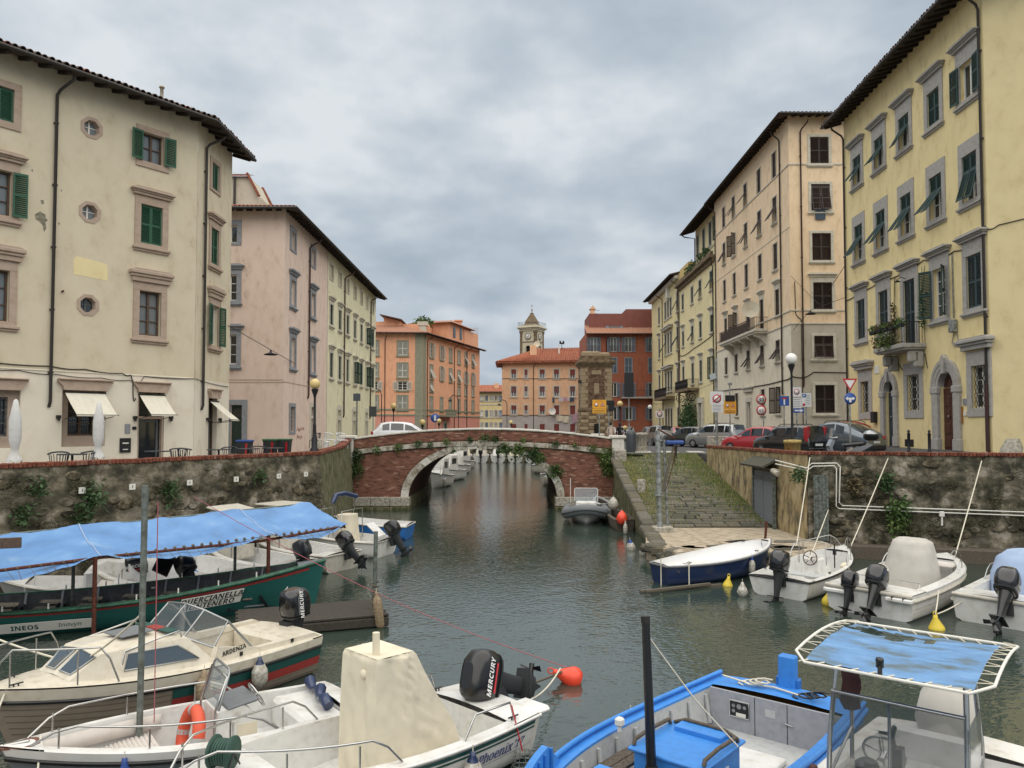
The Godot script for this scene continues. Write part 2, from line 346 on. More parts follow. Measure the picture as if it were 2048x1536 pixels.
	mat("chair_dark", "#33363c", 0.6); mat("chair_white", "#d9d9d9", 0.6); mat("bin_blue", "#2c4a8c", 0.6); mat("bin_green", "#2f5a3c", 0.6); mat("skin", "#c79a7e", 0.7); mat("hair", "#1c1613", 0.8); mat("cloth_dark", "#2a2a30", 0.9); mat("cloth_pale", "#cbb9ad", 0.9); mat("concrete", "#c2beb4", 0.95, {"tex": "grime", "world": true, "scale": 0.8}); mat("plaque", "#d6d4cc", 0.7); mat("laundry_a", "#43505f", 0.9); mat("laundry_b", "#c9c2c4", 0.9); mat("laundry_c", "#c49aa5", 0.9); mat("banner", "#b597a4", 0.9); mat("plinth", "#5c635c", 0.9)

# ------------------------------------------------------------------ building helpers
func wall_frame(A: Vector2, B: Vector2, y: float, t: Node3D) -> Transform3D:
	# x runs along the facade as seen from outside, y up, z out of the wall
	var a = at(A, y)
	var x = (at(B, y) - a).normalized()
	return Transform3D(Basis(x, UP, x.cross(UP)), a - t.position)

func facade(t, F: Transform3D, L: float, H: float, holes: Array, m, deep := 0.25, called := "wall"):
	# a wall with openings (Rect2 in metres along and above the frame's origin) and their reveals
	var xs = [0.0, L]; var ys = [0.0, H]
	for r in holes:
		for q in [r.position.x, r.end.x]: if q > 0 and q < L: xs.append(q)
		for q in [r.position.y, r.end.y]: if q > 0 and q < H: ys.append(q)
	xs.sort(); ys.sort()
	var b := mb()
	for j in ys.size() - 1:
		if ys[j + 1] - ys[j] < 0.001: continue
		var run = -1.0
		for i in xs.size() - 1:
			var c = v2((xs[i] + xs[i + 1]) / 2, (ys[j] + ys[j + 1]) / 2)
			var open = xs[i + 1] - xs[i] < 0.0001
			for r in holes: if r.has_point(c): open = true
			if not open and run < 0: run = xs[i]
			var last = i == xs.size() - 2
			if run >= 0 and (open or last):
				var e = xs[i] if open else xs[i + 1]
				if e > run: b.quad(v3(run, ys[j], 0), v3(e, ys[j], 0), v3(e, ys[j + 1], 0), v3(run, ys[j + 1], 0))
				run = -1.0
	for r in holes:
		var p = r.position; var e = r.end
		var q = [v2(p.x, p.y), v2(e.x, p.y), v2(e.x, e.y), v2(p.x, e.y)]
		for k in 4:
			var u = q[k]; var w = q[(k + 1) % 4]
			b.quad(v3(u.x, u.y, 0), v3(u.x, u.y, -deep), v3(w.x, w.y, -deep), v3(w.x, w.y, 0))
	return part(t, called, b, m, F)

func leaf_mesh(w: float, h: float) -> Mesh:
	# a louvred shutter leaf hung from its top edge: x across, y down to -h
	return keep("leaf %.2f %.2f" % [w, h], func():
		var b := mb()
		var s = 0.055
		b.box(v3(-w / 2 + s / 2, -h / 2, 0), v3(s, h, 0.04)); b.box(v3(w / 2 - s / 2, -h / 2, 0), v3(s, h, 0.04))
		for y in [0.04, h - 0.05] + ([h * 0.5] if h > 1.3 else []):
			b.box(v3(0, -y, 0), v3(w - 2 * s, 0.08, 0.036))
		var n = int(h / 0.075)
		for i in n:
			var y = 0.07 + (h - 0.14) * (i + 0.5) / n
			b.box(v3(0, -y, 0), v3(w - 2 * s, 0.055, 0.012), Basis(RGT, 0.6))
		return b)

func win(t, F: Transform3D, s0: float, s1: float, h0: float, h1: float, o := {}):
	var w = s1 - s0; var h = h1 - h0
	var sur = o.get("sur", 0.0); var top = o.get("top", sur); var bot = o.get("bot", sur * 0.6)
	var sm = o.get("sm", "trim_grey")
	var deep = o.get("deep", 0.25)
	var X = F * move(v3((s0 + s1) / 2, h0, 0))
	var proud = o.get("proud", 0.05)
	var k = "%.2f %.2f %.2f %.2f %.2f" % [w, h, sur, top, bot]
	var n
	var cas = o.get("cas", "frame_white")
	var frame = keep("cas %.2f %.2f %s" % [w, h, o.get("bars", 2)], func():
		var b := mb()
		for s in [-1, 1]:
			b.box(v3(s * (w / 2 - 0.035), h / 2, 0), v3(0.07, h, 0.06))
		b.box(v3(0, h / 2, 0.01), v3(0.09, h - 0.14, 0.05))
		for y in [0.035, h - 0.035]: b.box(v3(0, y, 0), v3(w - 0.14, 0.07, 0.06))
		for i in o.get("bars", 2):
			for s in [-1, 1]:
				b.box(v3(s * (w / 4 - 0.02), h * (i + 1) / (o.get("bars", 2) + 1.0), 0), v3(w / 2 - 0.115, 0.035, 0.04))
		return b)
	if sur > 0:
		n = part(t, "window", keep("sur " + k, func():
			var b := mb()
			var z = proud / 2 - 0.01
			for s in [-1, 1]: b.box(v3(s * (w / 2 + sur / 2), h / 2, z), v3(sur, h, proud + 0.02))
			b.cbox(v3(0, h + top / 2, z), v3(w + 2 * sur, top, proud + 0.024), 0.01)
			b.cbox(v3(0, -bot / 2, z), v3(w + 2 * sur, bot, proud + 0.024), 0.01)
			return b), sm, X)
	else:
		n = part(t, "window", frame, cas, X * move(v3(0, 0, -deep + 0.07)))
	var Z = Transform3D() if sur > 0 else move(v3(0, 0, deep - 0.07))
	var put = func(called, mesh, m, xf := Transform3D()): return part(n, called, mesh, m, Z * xf)
	var sh = o.get("sh", "none")
	if o.get("corn", 0.0) > 0:
		var cw = w + 2 * sur + 2 * o.corn
		put.call("cornice", keep("corn %.2f %.2f %s" % [cw, o.corn, o.get("big", false)], func():
			var b := mb()
			var q = o.corn
			var e = 1.0 if not o.get("big", false) else 1.8
			b.cbox(v3(0, 0.05 * e, q * 0.35), v3(cw - q * 1.1, 0.10 * e, q * 0.7), 0.012)
			b.cbox(v3(0, 0.13 * e, q * 0.5), v3(cw - q * 0.5, 0.06 * e, q), 0.02)
			b.cbox(v3(0, 0.2 * e, q * 0.65), v3(cw, 0.08 * e, q * 1.3), 0.025)
			b.prism([v2(-cw / 2 + 0.02, 0.24 * e), v2(cw / 2 - 0.02, 0.24 * e), v2(cw / 2 - q, 0.24 * e + 0.07), v2(-cw / 2 + q, 0.24 * e + 0.07)], 0, q * 1.1)
			return b), sm, move(v3(0, h + top + o.get("cgap", 0.0), 0)))
	if o.get("sill", true):
		var cw = w + 2 * sur + 0.16
		put.call("sill", keep("sill %.2f" % cw, func():
			var b := mb()
			b.cbox(v3(0, -0.05, 0.07), v3(cw, 0.1, 0.16), 0.015)
			b.box(v3(0, -0.14, 0.04), v3(cw - 0.08, 0.08, 0.08))
			return b), sm, move(v3(0, -bot, 0)))
	var gl = o.get("glass", "glass")
	put.call("pane", keep("pane %.2f %.2f" % [w, h], func(): return bx(0, h / 2, 0, w, h, 0.02)), gl, move(v3(0, 0, -deep + 0.02)))
	if sur > 0 and sh != "closed":
		put.call("casement", frame, cas, move(v3(0, 0, -deep + 0.07)))
	var shm = o.get("shm", "shut_green")
	if sh == "closed":
		for s in [-1, 1]: put.call("shutter", leaf_mesh(w / 2 - 0.01, h), shm, move(v3(s * w / 4, h, -0.06)))
	elif sh == "open":
		for s in [-1, 1]:
			var a = o.get("swing", 8.0) + rn.randf_range(-3, 5)
			put.call("shutter", leaf_mesh(w / 2, h), shm, Transform3D(rot(UP, -s * a), v3(s * (w / 2 + w / 4 * cos(d2r(a)) + 0.01), h, proud + 0.05 + w / 4 * sin(d2r(a)))))
	elif sh == "ajar":
		var f = o.get("fix", 0.36)
		for s in [-1, 1]:
			var lf = put.call("shutter", leaf_mesh(w / 2 - 0.01, h * f), shm, move(v3(s * w / 4, h, -0.04)))
			put.call("shutter_flap", leaf_mesh(w / 2 - 0.05, h * (1 - f)), shm, Transform3D(rot(RGT, -o.get("tilt", 30.0) + rn.randf_range(-5, 5)), v3(s * w / 4, h * (1 - f), -0.01)))
	elif sh == "shade":
		var f = o.get("drop", 0.4)
		put.call("roller_shade", keep("shade %.2f %.2f" % [w, h * f], func(): return bx(0, -h * f / 2, 0, w - 0.02, h * f, 0.03)), shm, move(v3(0, h, -deep + 0.14)))
	elif sh == "grille" or sh == "bars":
		put.call("grille", keep("grille %s %.2f %.2f" % [sh, w, h], func():
			var b := mb()
			if sh == "bars":
				for i in 7: b.bar(v3(-w / 2 + w * (i + 0.5) / 7, 0, 0), v3(-w / 2 + w * (i + 0.5) / 7, h, 0), 0.01, 4)
				for i in 6: b.bar(v3(-w / 2, h * (i + 0.5) / 6, 0.015), v3(w / 2, h * (i + 0.5) / 6, 0.015), 0.01, 4)
			else:
				var n_ = 5
				var d = w / n_
				for s in [-1, 1]:
					for i in range(-12, n_ + 12):
						var pts = []
						for q in 41:
							var y = h * q / 40.0
							var x = -w / 2 + d * (i + 0.5) + s * y * d / 0.34
							if abs(x) <= w / 2: pts.append(v3(x, y, 0.01 * s))
						if pts.size() > 1: b.tube([pts[0], pts[-1]], 0.012, 4)
			return b), "iron", move(v3(0, 0, -0.08)))
	return n

func rects(list: Array) -> Array:
	var out = []
	for r in list: out.append(Rect2(r[0], r[2], r[1] - r[0], r[3] - r[2]))
	return out

func offset_line(pts: Array, d: float) -> Array:
	# plan points left to right as seen from outside, pushed outwards by d
	var out = []
	var nn = []
	for i in pts.size() - 1:
		var e = (pts[i + 1] - pts[i]).normalized()
		nn.append(v2(e.y, -e.x))
	for i in pts.size():
		var a = nn[max(i - 1, 0)]; var b = nn[min(i, nn.size() - 1)]
		var m = (a + b) / (1.0 + a.dot(b))
		out.append(pts[i] + m * d)
	return out

func eaves(t, pts: Array, y: float, over: float, o := {}):
	# soffit boards, rafters, gutter, a tiled slope and (near) single tiles along the edge
	var org = t.position
	var sl = o.get("slope", 0.3)
	var deepr = o.get("deep", 5.0)
	var wl = pts.duplicate()
	wl[0] += (pts[0] - pts[1]).normalized() * o.get("ext0", 0.0)
	wl[-1] += (pts[-1] - pts[-2]).normalized() * o.get("ext1", 0.0)
	var out = offset_line(wl, over)
	var inn = offset_line(wl, -deepr)
	var P = func(p: Vector2, h: float): return at(p, h) - org
	var yi = y + sl * over
	var yr = yi + sl * deepr
	var b := mb()
	for i in wl.size() - 1:
		b.quad(P.call(out[i], y), P.call(wl[i], yi), P.call(wl[i + 1], yi), P.call(out[i + 1], y))
		b.quad(P.call(out[i], y + 0.12), P.call(out[i + 1], y + 0.12), P.call(out[i + 1], y), P.call(out[i], y))
	for e in [0, -1]:
		b.quad(P.call(out[e], y), P.call(out[e], y + 0.12), P.call(wl[e], yi + 0.12), P.call(wl[e], yi))
	part(t, "soffit", b, "soffit")
	# slope of tiles
	var near = o.get("near", false)
	var tm = o.get("tile", "tile")
	var rb := mb()
	for i in wl.size() - 1:
		var L = (out[i + 1] - out[i]).length()
		var n = max(2, int(L / o.get("pitch", 0.21)))
		var rows = []
		var nr = o.get("rows", 6)
		for r in nr + 1:
			var f = float(r) / nr
			for lip in ([0.0, 1.0] if r > 0 and r < nr else [0.0]):
				var row = []
				for k in n * 4 + 1:
					var a = float(k) / (n * 4)
					var p = out[i].lerp(out[i + 1], a).lerp(inn[i].lerp(inn[i + 1], a), f)
					var hh = y + 0.12 + (yr - y) * f + 0.07 * abs(sin(PI * k / 4.0)) - 0.03 * lip + 0.03
					row.append(P.call(p, hh))
				rows.append(row)
		rb.grid(rows, false, true)
	var rf = part(t, "roof", rb, tm)
	var cap := mb()
	var ctr = Vector2.ZERO
	for p in inn: ctr += p / inn.size()
	for i in inn.size() - 1:
		cap.tri(P.call(inn[i], yr + 0.1), P.call(inn[i + 1], yr + 0.1), P.call(ctr, yr + 0.14))
	if inn.size() > 2: cap.tri(P.call(inn[-1], yr + 0.1), P.call(inn[0], yr + 0.1), P.call(ctr, yr + 0.14))
	part(rf, "ridge", cap, tm)
	# gutter
	var gp = []
	for p in offset_line(wl, over + 0.07): gp.append(P.call(p, y + 0.06))
	part(t, "gutter", mb().tube(gp, 0.075, 8), o.get("gutm", "pipe_dark"))
	# rafters
	var rmesh = keep("rafter %.2f" % over, func(): return mb().box(v3(0, 0, 0), v3(0.11, 0.13, over * 1.02)))
	for i in wl.size() - 1:
		var e = (wl[i + 1] - wl[i]); var L = e.length(); e = e / L
		var nrm = v2(e.y, -e.x)
		var n = int(L / o.get("rafter", 0.65))
		for k in n:
			var p = wl[i] + e * (k + 0.5) * L / n + nrm * over * 0.46
			var x3 = v3(e.x, 0, -e.y); var z3 = v3(nrm.x, -sl, -nrm.y).normalized()
			part(t, "rafter", rmesh, "rafter", Transform3D(Basis(x3, z3.cross(x3), z3), P.call(p, y + sl * over * 0.54 - 0.07)))
	if near:
		var tmesh = keep("eave tile", func():
			var c := mb()
			var rows = []
			for z in [0.0, -0.42]:
				for rr in [0.1, 0.082]:
					var row = []
					for k in 7:
						var a = PI * k / 6
						row.append(v3(cos(a) * rr * (1.0 if z == 0.0 else 0.82), sin(a) * rr, z))
					rows.append(row)
			c.grid([rows[0], rows[2]]); c.grid([rows[3], rows[1]]); c.grid([rows[1], rows[0]], false, true)
			return c)
		for i in wl.size() - 1:
			var e = (out[i + 1] - out[i]); var L = e.length(); e = e / L
			var nrm = v2(e.y, -e.x)
			var n = int(L / 0.23)
			for k in n:
				var x3 = v3(e.x, 0, -e.y)
				var z3 = v3(nrm.x, -sl, -nrm.y).normalized()
				var jit = rn.randf_range(-0.02, 0.04)
				part(rf, "roof_tile", tmesh, "tile" if rn.randf() < o.get("fresh", 0.2) else tm, Transform3D(Basis(x3, z3.cross(x3), z3).rotated(UP, rn.randf_range(-0.05, 0.05)), P.call(out[i] + e * (k + 0.5) * L / n + nrm * (0.04 + jit), y + 0.17 + rn.randf_range(-0.012, 0.012))))

func rear(t, pts: Array, y0: float, y1: float, m):
	# plain walls on the sides away from the street, so that the house is a closed block
	var b := mb()
	for i in pts.size() - 1:
		b.quad(at(pts[i], y0) - t.position, at(pts[i + 1], y0) - t.position, at(pts[i + 1], y1) - t.position, at(pts[i], y1) - t.position)
	part(t, "rear_wall", b, m)

func lid(t, pts: Array, y: float, m, called := "flat_roof"):
	var pp = []
	for p in pts: pp.append(v2(p.x, p.y))
	part(t, called, mb().prism(pp, 0, 0.1, Transform3D(Basis(RGT, Vector3.FORWARD, UP), v3(0, y, 0) - t.position)), m)

func pipe_down(t, F: Transform3D, s: float, y0: float, y1: float, over: float, m := "pipe_dark", called := "drainpipe"):
	var b := mb()
	b.tube([v3(s + 0.3, y1 + 0.55, over), v3(s + 0.28, y1 + 0.4, over * 0.93), v3(s + 0.06, y1 + 0.08, 0.2), v3(s, y1 - 0.1, 0.09), v3(s, y0 + 0.1, 0.09), v3(s - 0.02, y0 - 0.1, 0.03)], 0.055, 8)
	for k in 5: b.box(v3(s, y0 + (y1 - y0) * (k + 0.5) / 5, 0.06), v3(0.15, 0.05, 0.12))
	part(t, called, b, m, F)

func belt(t, F, L: float, y: float, h: float, out_: float, m):
	part(t, "string_course", mb().cbox(v3(L / 2, y, out_ / 2 - 0.01), v3(L + 0.001, h, out_ + 0.02), 0.012), m, F)

func cable(t, F, pts: Array, r := 0.012, m := "pipe_dark"):
	var q = []
	for i in pts.size() - 1:
		for k in 6:
			var f = k / 6.0
			var p = pts[i].lerp(pts[i + 1], f)
			q.append(v3(p.x, p.y - 0.05 * sin(PI * f), 0.03))
	q.append(v3(pts[-1].x, pts[-1].y, 0.03))
	return part(t, "wall_cable", mb().tube(q, r, 4), m, F)

func clump(c: Vector3, r: Vector3, n: int, leaf: float, hang := 0.0) -> MB:
	var b := mb()
	for i in n:
		var d = v3(rn.randfn(0, 0.45), rn.randfn(0, 0.45), rn.randfn(0, 0.45)).limit_length(1.0)
		var p = c + d * r
		p.y -= hang * rn.randf() * rn.randf()
		b.leaf(p, leaf * rn.randf_range(0.6, 1.4), rn)
	return b
func plant(called, label, cat, c: Vector3, r: Vector3, n: int, leaf: float, m := "leaf0", hang := 0.0, group := ""):
	var t = thing(called, label, cat, c, 0, group)
	part(t, "foliage", clump(O3, r, n, leaf, hang), m)
	var b := mb()
	for k in 5: b.tube([v3(0, -r.y * 0.2, -r.z * 0.6), v3(rn.randf_range(-.5, .5) * r.x, rn.randf_range(-.2, .6) * r.y, rn.randf_range(0, 0.6) * r.z)], 0.008, 4)
	part(t, "stem", b, "ivy_brown")
	return t

# ------------------------------------------------------------------ houses
func bands(t, F, L: float, list: Array, holes: Array, deep := 0.25):
	# list: [y0, y1, material]
	for b in list:
		var hs = []
		for r in holes:
			if r.end.y > b[0] and r.position.y < b[1]:
				var y0 = max(r.position.y, b[0]); var y1 = min(r.end.y, b[1])
				hs.append(Rect2(r.position.x, y0 - b[0], r.size.x, y1 - y0))
		facade(t, F * move(v3(0, b[0], 0)), L, b[1] - b[0], hs, b[2], deep)

func awning(t, F, s0: float, s1: float, y: float, p := 0.85, d := 0.8):
	var b := mb()
	var n = 6
	var rows = []
	for q in [0.0, 1.0]:
		var row = []
		for i in n + 1:
			var f = float(i) / n
			row.append(v3(s0 if q == 0.0 else s1, y - d * f, 0.06 + p * f - 0.03 * sin(PI * f)))
		rows.append(row)
	b.grid(rows, false, true)
	b.box(v3((s0 + s1) / 2, y - d - 0.02, 0.06 + p), v3(s1 - s0, 0.06, 0.02))
	var a = part(t, "awning", b, "awning", F)
	var c := mb()
	for s in [s0 + 0.02, s1 - 0.02]: c.bar(v3(s, y - d - 0.15, 0.03), v3(s, y - d - 0.02, p + 0.05), 0.014, 5)
	c.bar(v3(s0 - 0.03, y + 0.01, 0.06), v3(s1 + 0.03, y + 0.01, 0.06), 0.035, 6)
	c.bar(v3(s0 - 0.06, y - d, 0.06 + p), v3(s1 + 0.06, y - d, 0.06 + p), 0.016, 5)
	part(a, "awning_arm", c, "iron")

func crown(w: float, e := 0.2) -> MB:
	# the flared stone hood over the cafe openings, centred, growing upwards from 0
	var b := mb()
	b.prism([v2(-w / 2, 0), v2(w / 2, 0), v2(w / 2 + 0.03, 0.12), v2(w / 2 + e, 0.3), v2(w / 2 + e, 0.36), v2(-w / 2 - e, 0.36), v2(-w / 2 - e, 0.3), v2(-w / 2 - 0.03, 0.12)], -0.02, 0.16)
	b.cbox(v3(0, 0.39, 0.12), v3(w + 2 * e - 0.04, 0.06, 0.28), 0.02)
	return b

func wall_lamp(t, F, s, y):
	var b := mb()
	b.box(v3(s, y, 0.06), v3(0.13, 0.12, 0.12)); b.box(v3(s, y - 0.1, 0.09), v3(0.07, 0.08, 0.06))
	part(t, "wall_lamp", b, "iron", F)

func cream_house():
	var A = v2(-20.89, 21.48); var C = v2(-13.24, 32.0); var E = v2(-13.24, 35.95)
	var t = thing("corner_house", "cream plastered corner house with octagonal windows above the cafe terrace", "house", at(A, 2.9))
	var F = wall_frame(A, C, 0, t); var G = wall_frame(C, E, 0, t)
	var cols = [[0.6, 1.5], [5.13, 6.03], [10.6, 11.49]]
	var rows = [[15.03, 16.2], [11.75, 13.3], [8.1, 9.86]]
	var holes = []
	for c in cols:
		for r in rows: holes.append([c[0], c[1], r[0], r[1]])
	for y in [15.71, 12.51, 9.02]: holes.append([8.4, 8.94, y - 0.27, y + 0.27])
	holes.append([7.84, 9.39, 3.76, 5.83]); holes.append([4.9, 6.47, 3.76, 5.75]); holes.append([10.63, 11.71, 2.5, 5.85])
	bands(t, F, 13.0, [[0, 6.5, "cream_low"], [6.5, 17.6, "cream"]], rects(holes), 0.24)
	part(t, "wall_edge", mb().cbox(v3(6.5, 6.5, 0.01), v3(13, 0.05, 0.035), 0.012), "cream_low", F)
	for i in 3:
		for j in 3:
			var o = {"sur": 0.24, "sm": "taupe", "cas": "frame_brown", "glass": "glass_pale", "bars": 2}
			if j > 0: o.corn = 0.2; o.top = 0.34; o.big = j == 2
			if j == 0: o.sill = false; o.bars = 1; o.bot = 0.24
			o.sh = "open" if (j == 0 and i == 2) or (j == 1 and i == 1) else ("closed" if (j == 1 and i != 1) or (j == 0 and i != 2) else "none")
			if i == 0: o.sh = "closed"
			win(t, F, cols[i][0], cols[i][1], rows[j][0], rows[j][1], o)
	for y in [15.71, 12.51, 9.02]:
		var b := mb()
		var ri = []; var ro = []; var rb = []; var rk = []
		for k in 8:
			var a = TAU * (k + 0.5) / 8
			var u = v3(cos(a), sin(a), 0)
			ri.append(u * 0.3 + v3(0, 0, 0.02)); ro.append(u * 0.43 + v3(0, 0, 0.02)); rb.append(u * 0.43 - v3(0, 0, 0.01)); rk.append(u * 0.26 - v3(0, 0, 0.2))
		b.grid([rb, ro, ri, rk], true, true)
		var w = part(t, "octagonal_window", b, "taupe", F * move(v3(8.67, y, 0)))
		part(w, "pane", bx(0, 0, -0.21, 0.58, 0.58, 0.02), "glass_pale" if y > 10 else "glass")
		var c := mb()
		c.box(v3(-0.03, 0, -0.18), v3(0.06, 0.56, 0.03)); c.box(v3(0, 0.03, -0.185), v3(0.54, 0.03, 0.03))
		part(w, "casement", c, "frame_grey" if y < 10 else "frame_white")
	# ground floor
	for g in [[7.84, 9.39, 3.76, 5.83, 8.1, 9.02], [4.9, 6.47, 3.76, 5.75, 5.23, 6.13]]:
		var P = F * move(v3(g[0], g[2], -0.14))
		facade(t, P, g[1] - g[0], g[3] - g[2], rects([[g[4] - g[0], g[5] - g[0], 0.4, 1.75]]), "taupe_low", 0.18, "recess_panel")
		win(t, P, g[4] - g[0], g[5] - g[0], 0.4, 1.75, {"cas": "frame_brown" if g[0] > 7 else "frame_grey", "sh": "bars", "sill": false, "deep": 0.18})
		part(t, "hood", crown(g[1] - g[0]), "taupe", F * move(v3((g[0] + g[1]) / 2, g[3], 0)))
	var dj := mb()
	for s in [10.66, 11.66]: dj.box(v3(s, 4.2, -0.12), v3(0.06, 3.3, 0.2))
	dj.box(v3(11.16, 4.85, -0.12), v3(0.94, 0.1, 0.14))
	var d = part(t, "glass_door", dj, "taupe", F)
	part(d, "pane", bx(11.16, 4.2, -0.2, 0.98, 3.3, 0.02), "glass")
	var df := mb()
	for s in [10.73, 11.5]: df.box(v3(s, 3.9, -0.16), v3(0.07, 1.75, 0.05))
	df.box(v3(11.115, 4.72, -0.16), v3(0.72, 0.09, 0.05))
	part(d, "door_leaf", df, "frame_grey")
	part(t, "hood", crown(1.16, 0.16), "taupe", F * move(v3(11.17, 5.85, 0)))
	awning(t, F, 7.9, 9.33, 5.74, 0.95, 0.82); awning(t, F, 10.66, 11.68, 5.74, 0.9, 0.78)
	for s in [7.7, 10.5, 11.98]: wall_lamp(t, F, s, 4.85)
	part(t, "wall_plate", bx(10.23, 4.42, 0.02, 0.2, 0.36, 0.03), "trim_blue", F); part(t, "wall_plate", bx(10.5, 4.44, 0.02, 0.16, 0.12, 0.03), "ink", F)
	var sg = part(t, "menu_board", bx(10.15, 3.78, 0.03, 0.42, 0.55, 0.04), "ink", F)
	var sc = part(sg, "chalk_line", bx(10.15, 3.86, 0.052, 0.24, 0.05, 0.003), "plaque"); part(sg, "chalk_line", bx(10.15, 3.62, 0.052, 0.2, 0.035, 0.003), "plaque")
	part(t, "plinth", mb().box(v3(4.4, 3.05, 0.02), v3(6.4, 0.34, 0.08)), "plinth", F)
	part(t, "plaster_patch", mb().prism([v2(8.14, 10.1), v2(8.9, 10.06), v2(9.36, 10.03), v2(9.37, 10.5), v2(9.32, 10.66), v2(8.7, 10.74), v2(8.2, 10.78), v2(8.12, 10.6)], -0.01, 0.006), "cream_patch", F)
	for q in [[[6.78, 12.0], [6.95, 12.16], [7.13, 12.08], [7.15, 11.95], [7.22, 11.9], [7.14, 11.8], [7.17, 11.6], [7.1, 11.45], [7.03, 11.7], [6.9, 11.8], [6.82, 11.82]], [[6.62, 13.55], [6.68, 13.6], [6.7, 13.5]], [[6.95, 12.55], [7.05, 12.6], [7.08, 12.46], [7.0, 12.42]], [[7.62, 13.1], [7.67, 13.13], [7.66, 13.02]], [[7.55, 11.86], [7.62, 11.9], [7.6, 11.78]]]:
		var pp = []
		for p in q: pp.append(v2(p[0], p[1]))
		part(t, "bare_patch", mb().prism(pp, -0.01, 0.004), "bare_render", F)
	# the narrow side on the canal
	var rs = [[1.5, 2.3, 15.03, 16.2], [1.5, 2.36, 11.7, 13.28], [1.6, 2.47, 8.1, 9.86], [1.55, 2.5, 2.5, 5.74]]
	bands(t, G, 3.95, [[0, 6.5, "cream_low"], [6.5, 17.6, "cream"]], rects(rs))
	for j in 3: win(t, G, rs[j][0], rs[j][1], rs[j][2], rs[j][3], {"sur": 0.22, "sm": "taupe", "corn": 0.18 if j else 0.0, "top": 0.32 if j else 0.22, "big": j == 2, "sh": ["closed", "closed", "open"][j], "sill": j > 0, "cas": "frame_white"})
	part(t, "hood", crown(1.0, 0.14), "taupe", G * move(v3(2.02, 5.74, 0)))
	var e = part(t, "side_door", bx(2.02, 4.1, -0.2, 0.95, 3.3, 0.02), "glass", G)
	part(e, "door_leaf", mb().box(v3(1.7, 4.1, -0.17), v3(0.07, 3.3, 0.04)).box(v3(2.35, 4.1, -0.17), v3(0.07, 3.3, 0.04)).box(v3(2.02, 4.8, -0.17), v3(0.6, 0.08, 0.04)), "frame_brown")
	awning(t, G, 1.56, 2.5, 5.6, 0.95, 0.8)
	for s in [1.35, 2.75]: wall_lamp(t, G, s, 4.82)
	var roofpts = [A, C, E]
	eaves(t, roofpts, 17.2, 0.85, {"near": true, "tile": "tile_dark", "rows": 12, "fresh": 0.12, "ext1": 0.5})
	pipe_down(t, F, 7.4, 5.3, 16.6, 0.75); pipe_down(t, G, 0.72, 5.3, 16.6, 0.75)
	rear(t, [E, E + v2(-9, 1), A + v2(-8, 4), A], 0, 17.6, "cream")
	cable(t, F, [v2(2, 6.75), v2(5, 6.72), v2(7.4, 6.66), v2(8.6, 6.62), v2(10.0, 6.54), v2(10.32, 6.5), v2(10.4, 6.3), v2(10.42, 5.7), v2(10.46, 5.5), v2(10.52, 5.62)], 0.02)
	cable(t, F, [v2(3, 6.42), v2(6.4, 6.45), v2(7.6, 6.38), v2(9.2, 6.33), v2(10.3, 6.3), v2(10.6, 6.2), v2(10.85, 6.48), v2(13.0, 6.5)], 0.014)
	cable(t, G, [v2(0, 6.5), v2(3.8, 6.35)], 0.014); part(t, "vent_pipe", mb().lathe([v2(0.07, 0), v2(0.07, 0.5), v2(0.11, 0.5), v2(0.11, 0.58), v2(0.01, 0.6)], 8), "attic", F * move(v3(11.6, 17.9, -0.4)))
	part(t, "iron_stub", mb().bar(v3(7.75, 9.4, 0), v3(7.75, 9.4, 0.1), 0.04), "rust", F)

func attic_block():
	var t = thing("roof_attic", "small weathered attic with a tiled gable above the pink house", "attic", v3(-18.4, 16.9, -53))
	var b := mb()
	b.prism([v2(-2.2, 0), v2(1.15, 0), v2(1.15, 3.3), v2(0.55, 4.55), v2(-2.2, 4.55)], -1.5, 1.5)
	part(t, "wall", b, "attic")
	var r := mb()
	r.quad(v3(-2.4, 4.62, 1.75), v3(0.5, 4.62, 1.75), v3(0.5, 5.1, 0), v3(-2.4, 5.1, 0))
	r.quad(v3(-2.4, 4.5, 1.75), v3(-2.4, 4.62, 1.75), v3(0.5, 4.62, 1.75), v3(0.5, 4.5, 1.75))
	for s in [1.6, -1.6]: r.box(v3(0.9, 3.95, s), v3(1.75, 0.14, 0.3), rot(BCK, -62))
	r.box(v3(-1.5, 2.9, 1.6), v3(1.5, 0.14, 0.5), rot(RGT, 20))
	part(t, "roof", r, "tile")
	part(t, "drainpipe", mb().bar(v3(-0.35, 4.5, 1.6), v3(-0.35, 0, 1.6), 0.08), "pipe_dark")
	part(t, "window", bx(-1.4, 1.0, 1.51, 0.9, 1.4, 0.03), "interior")

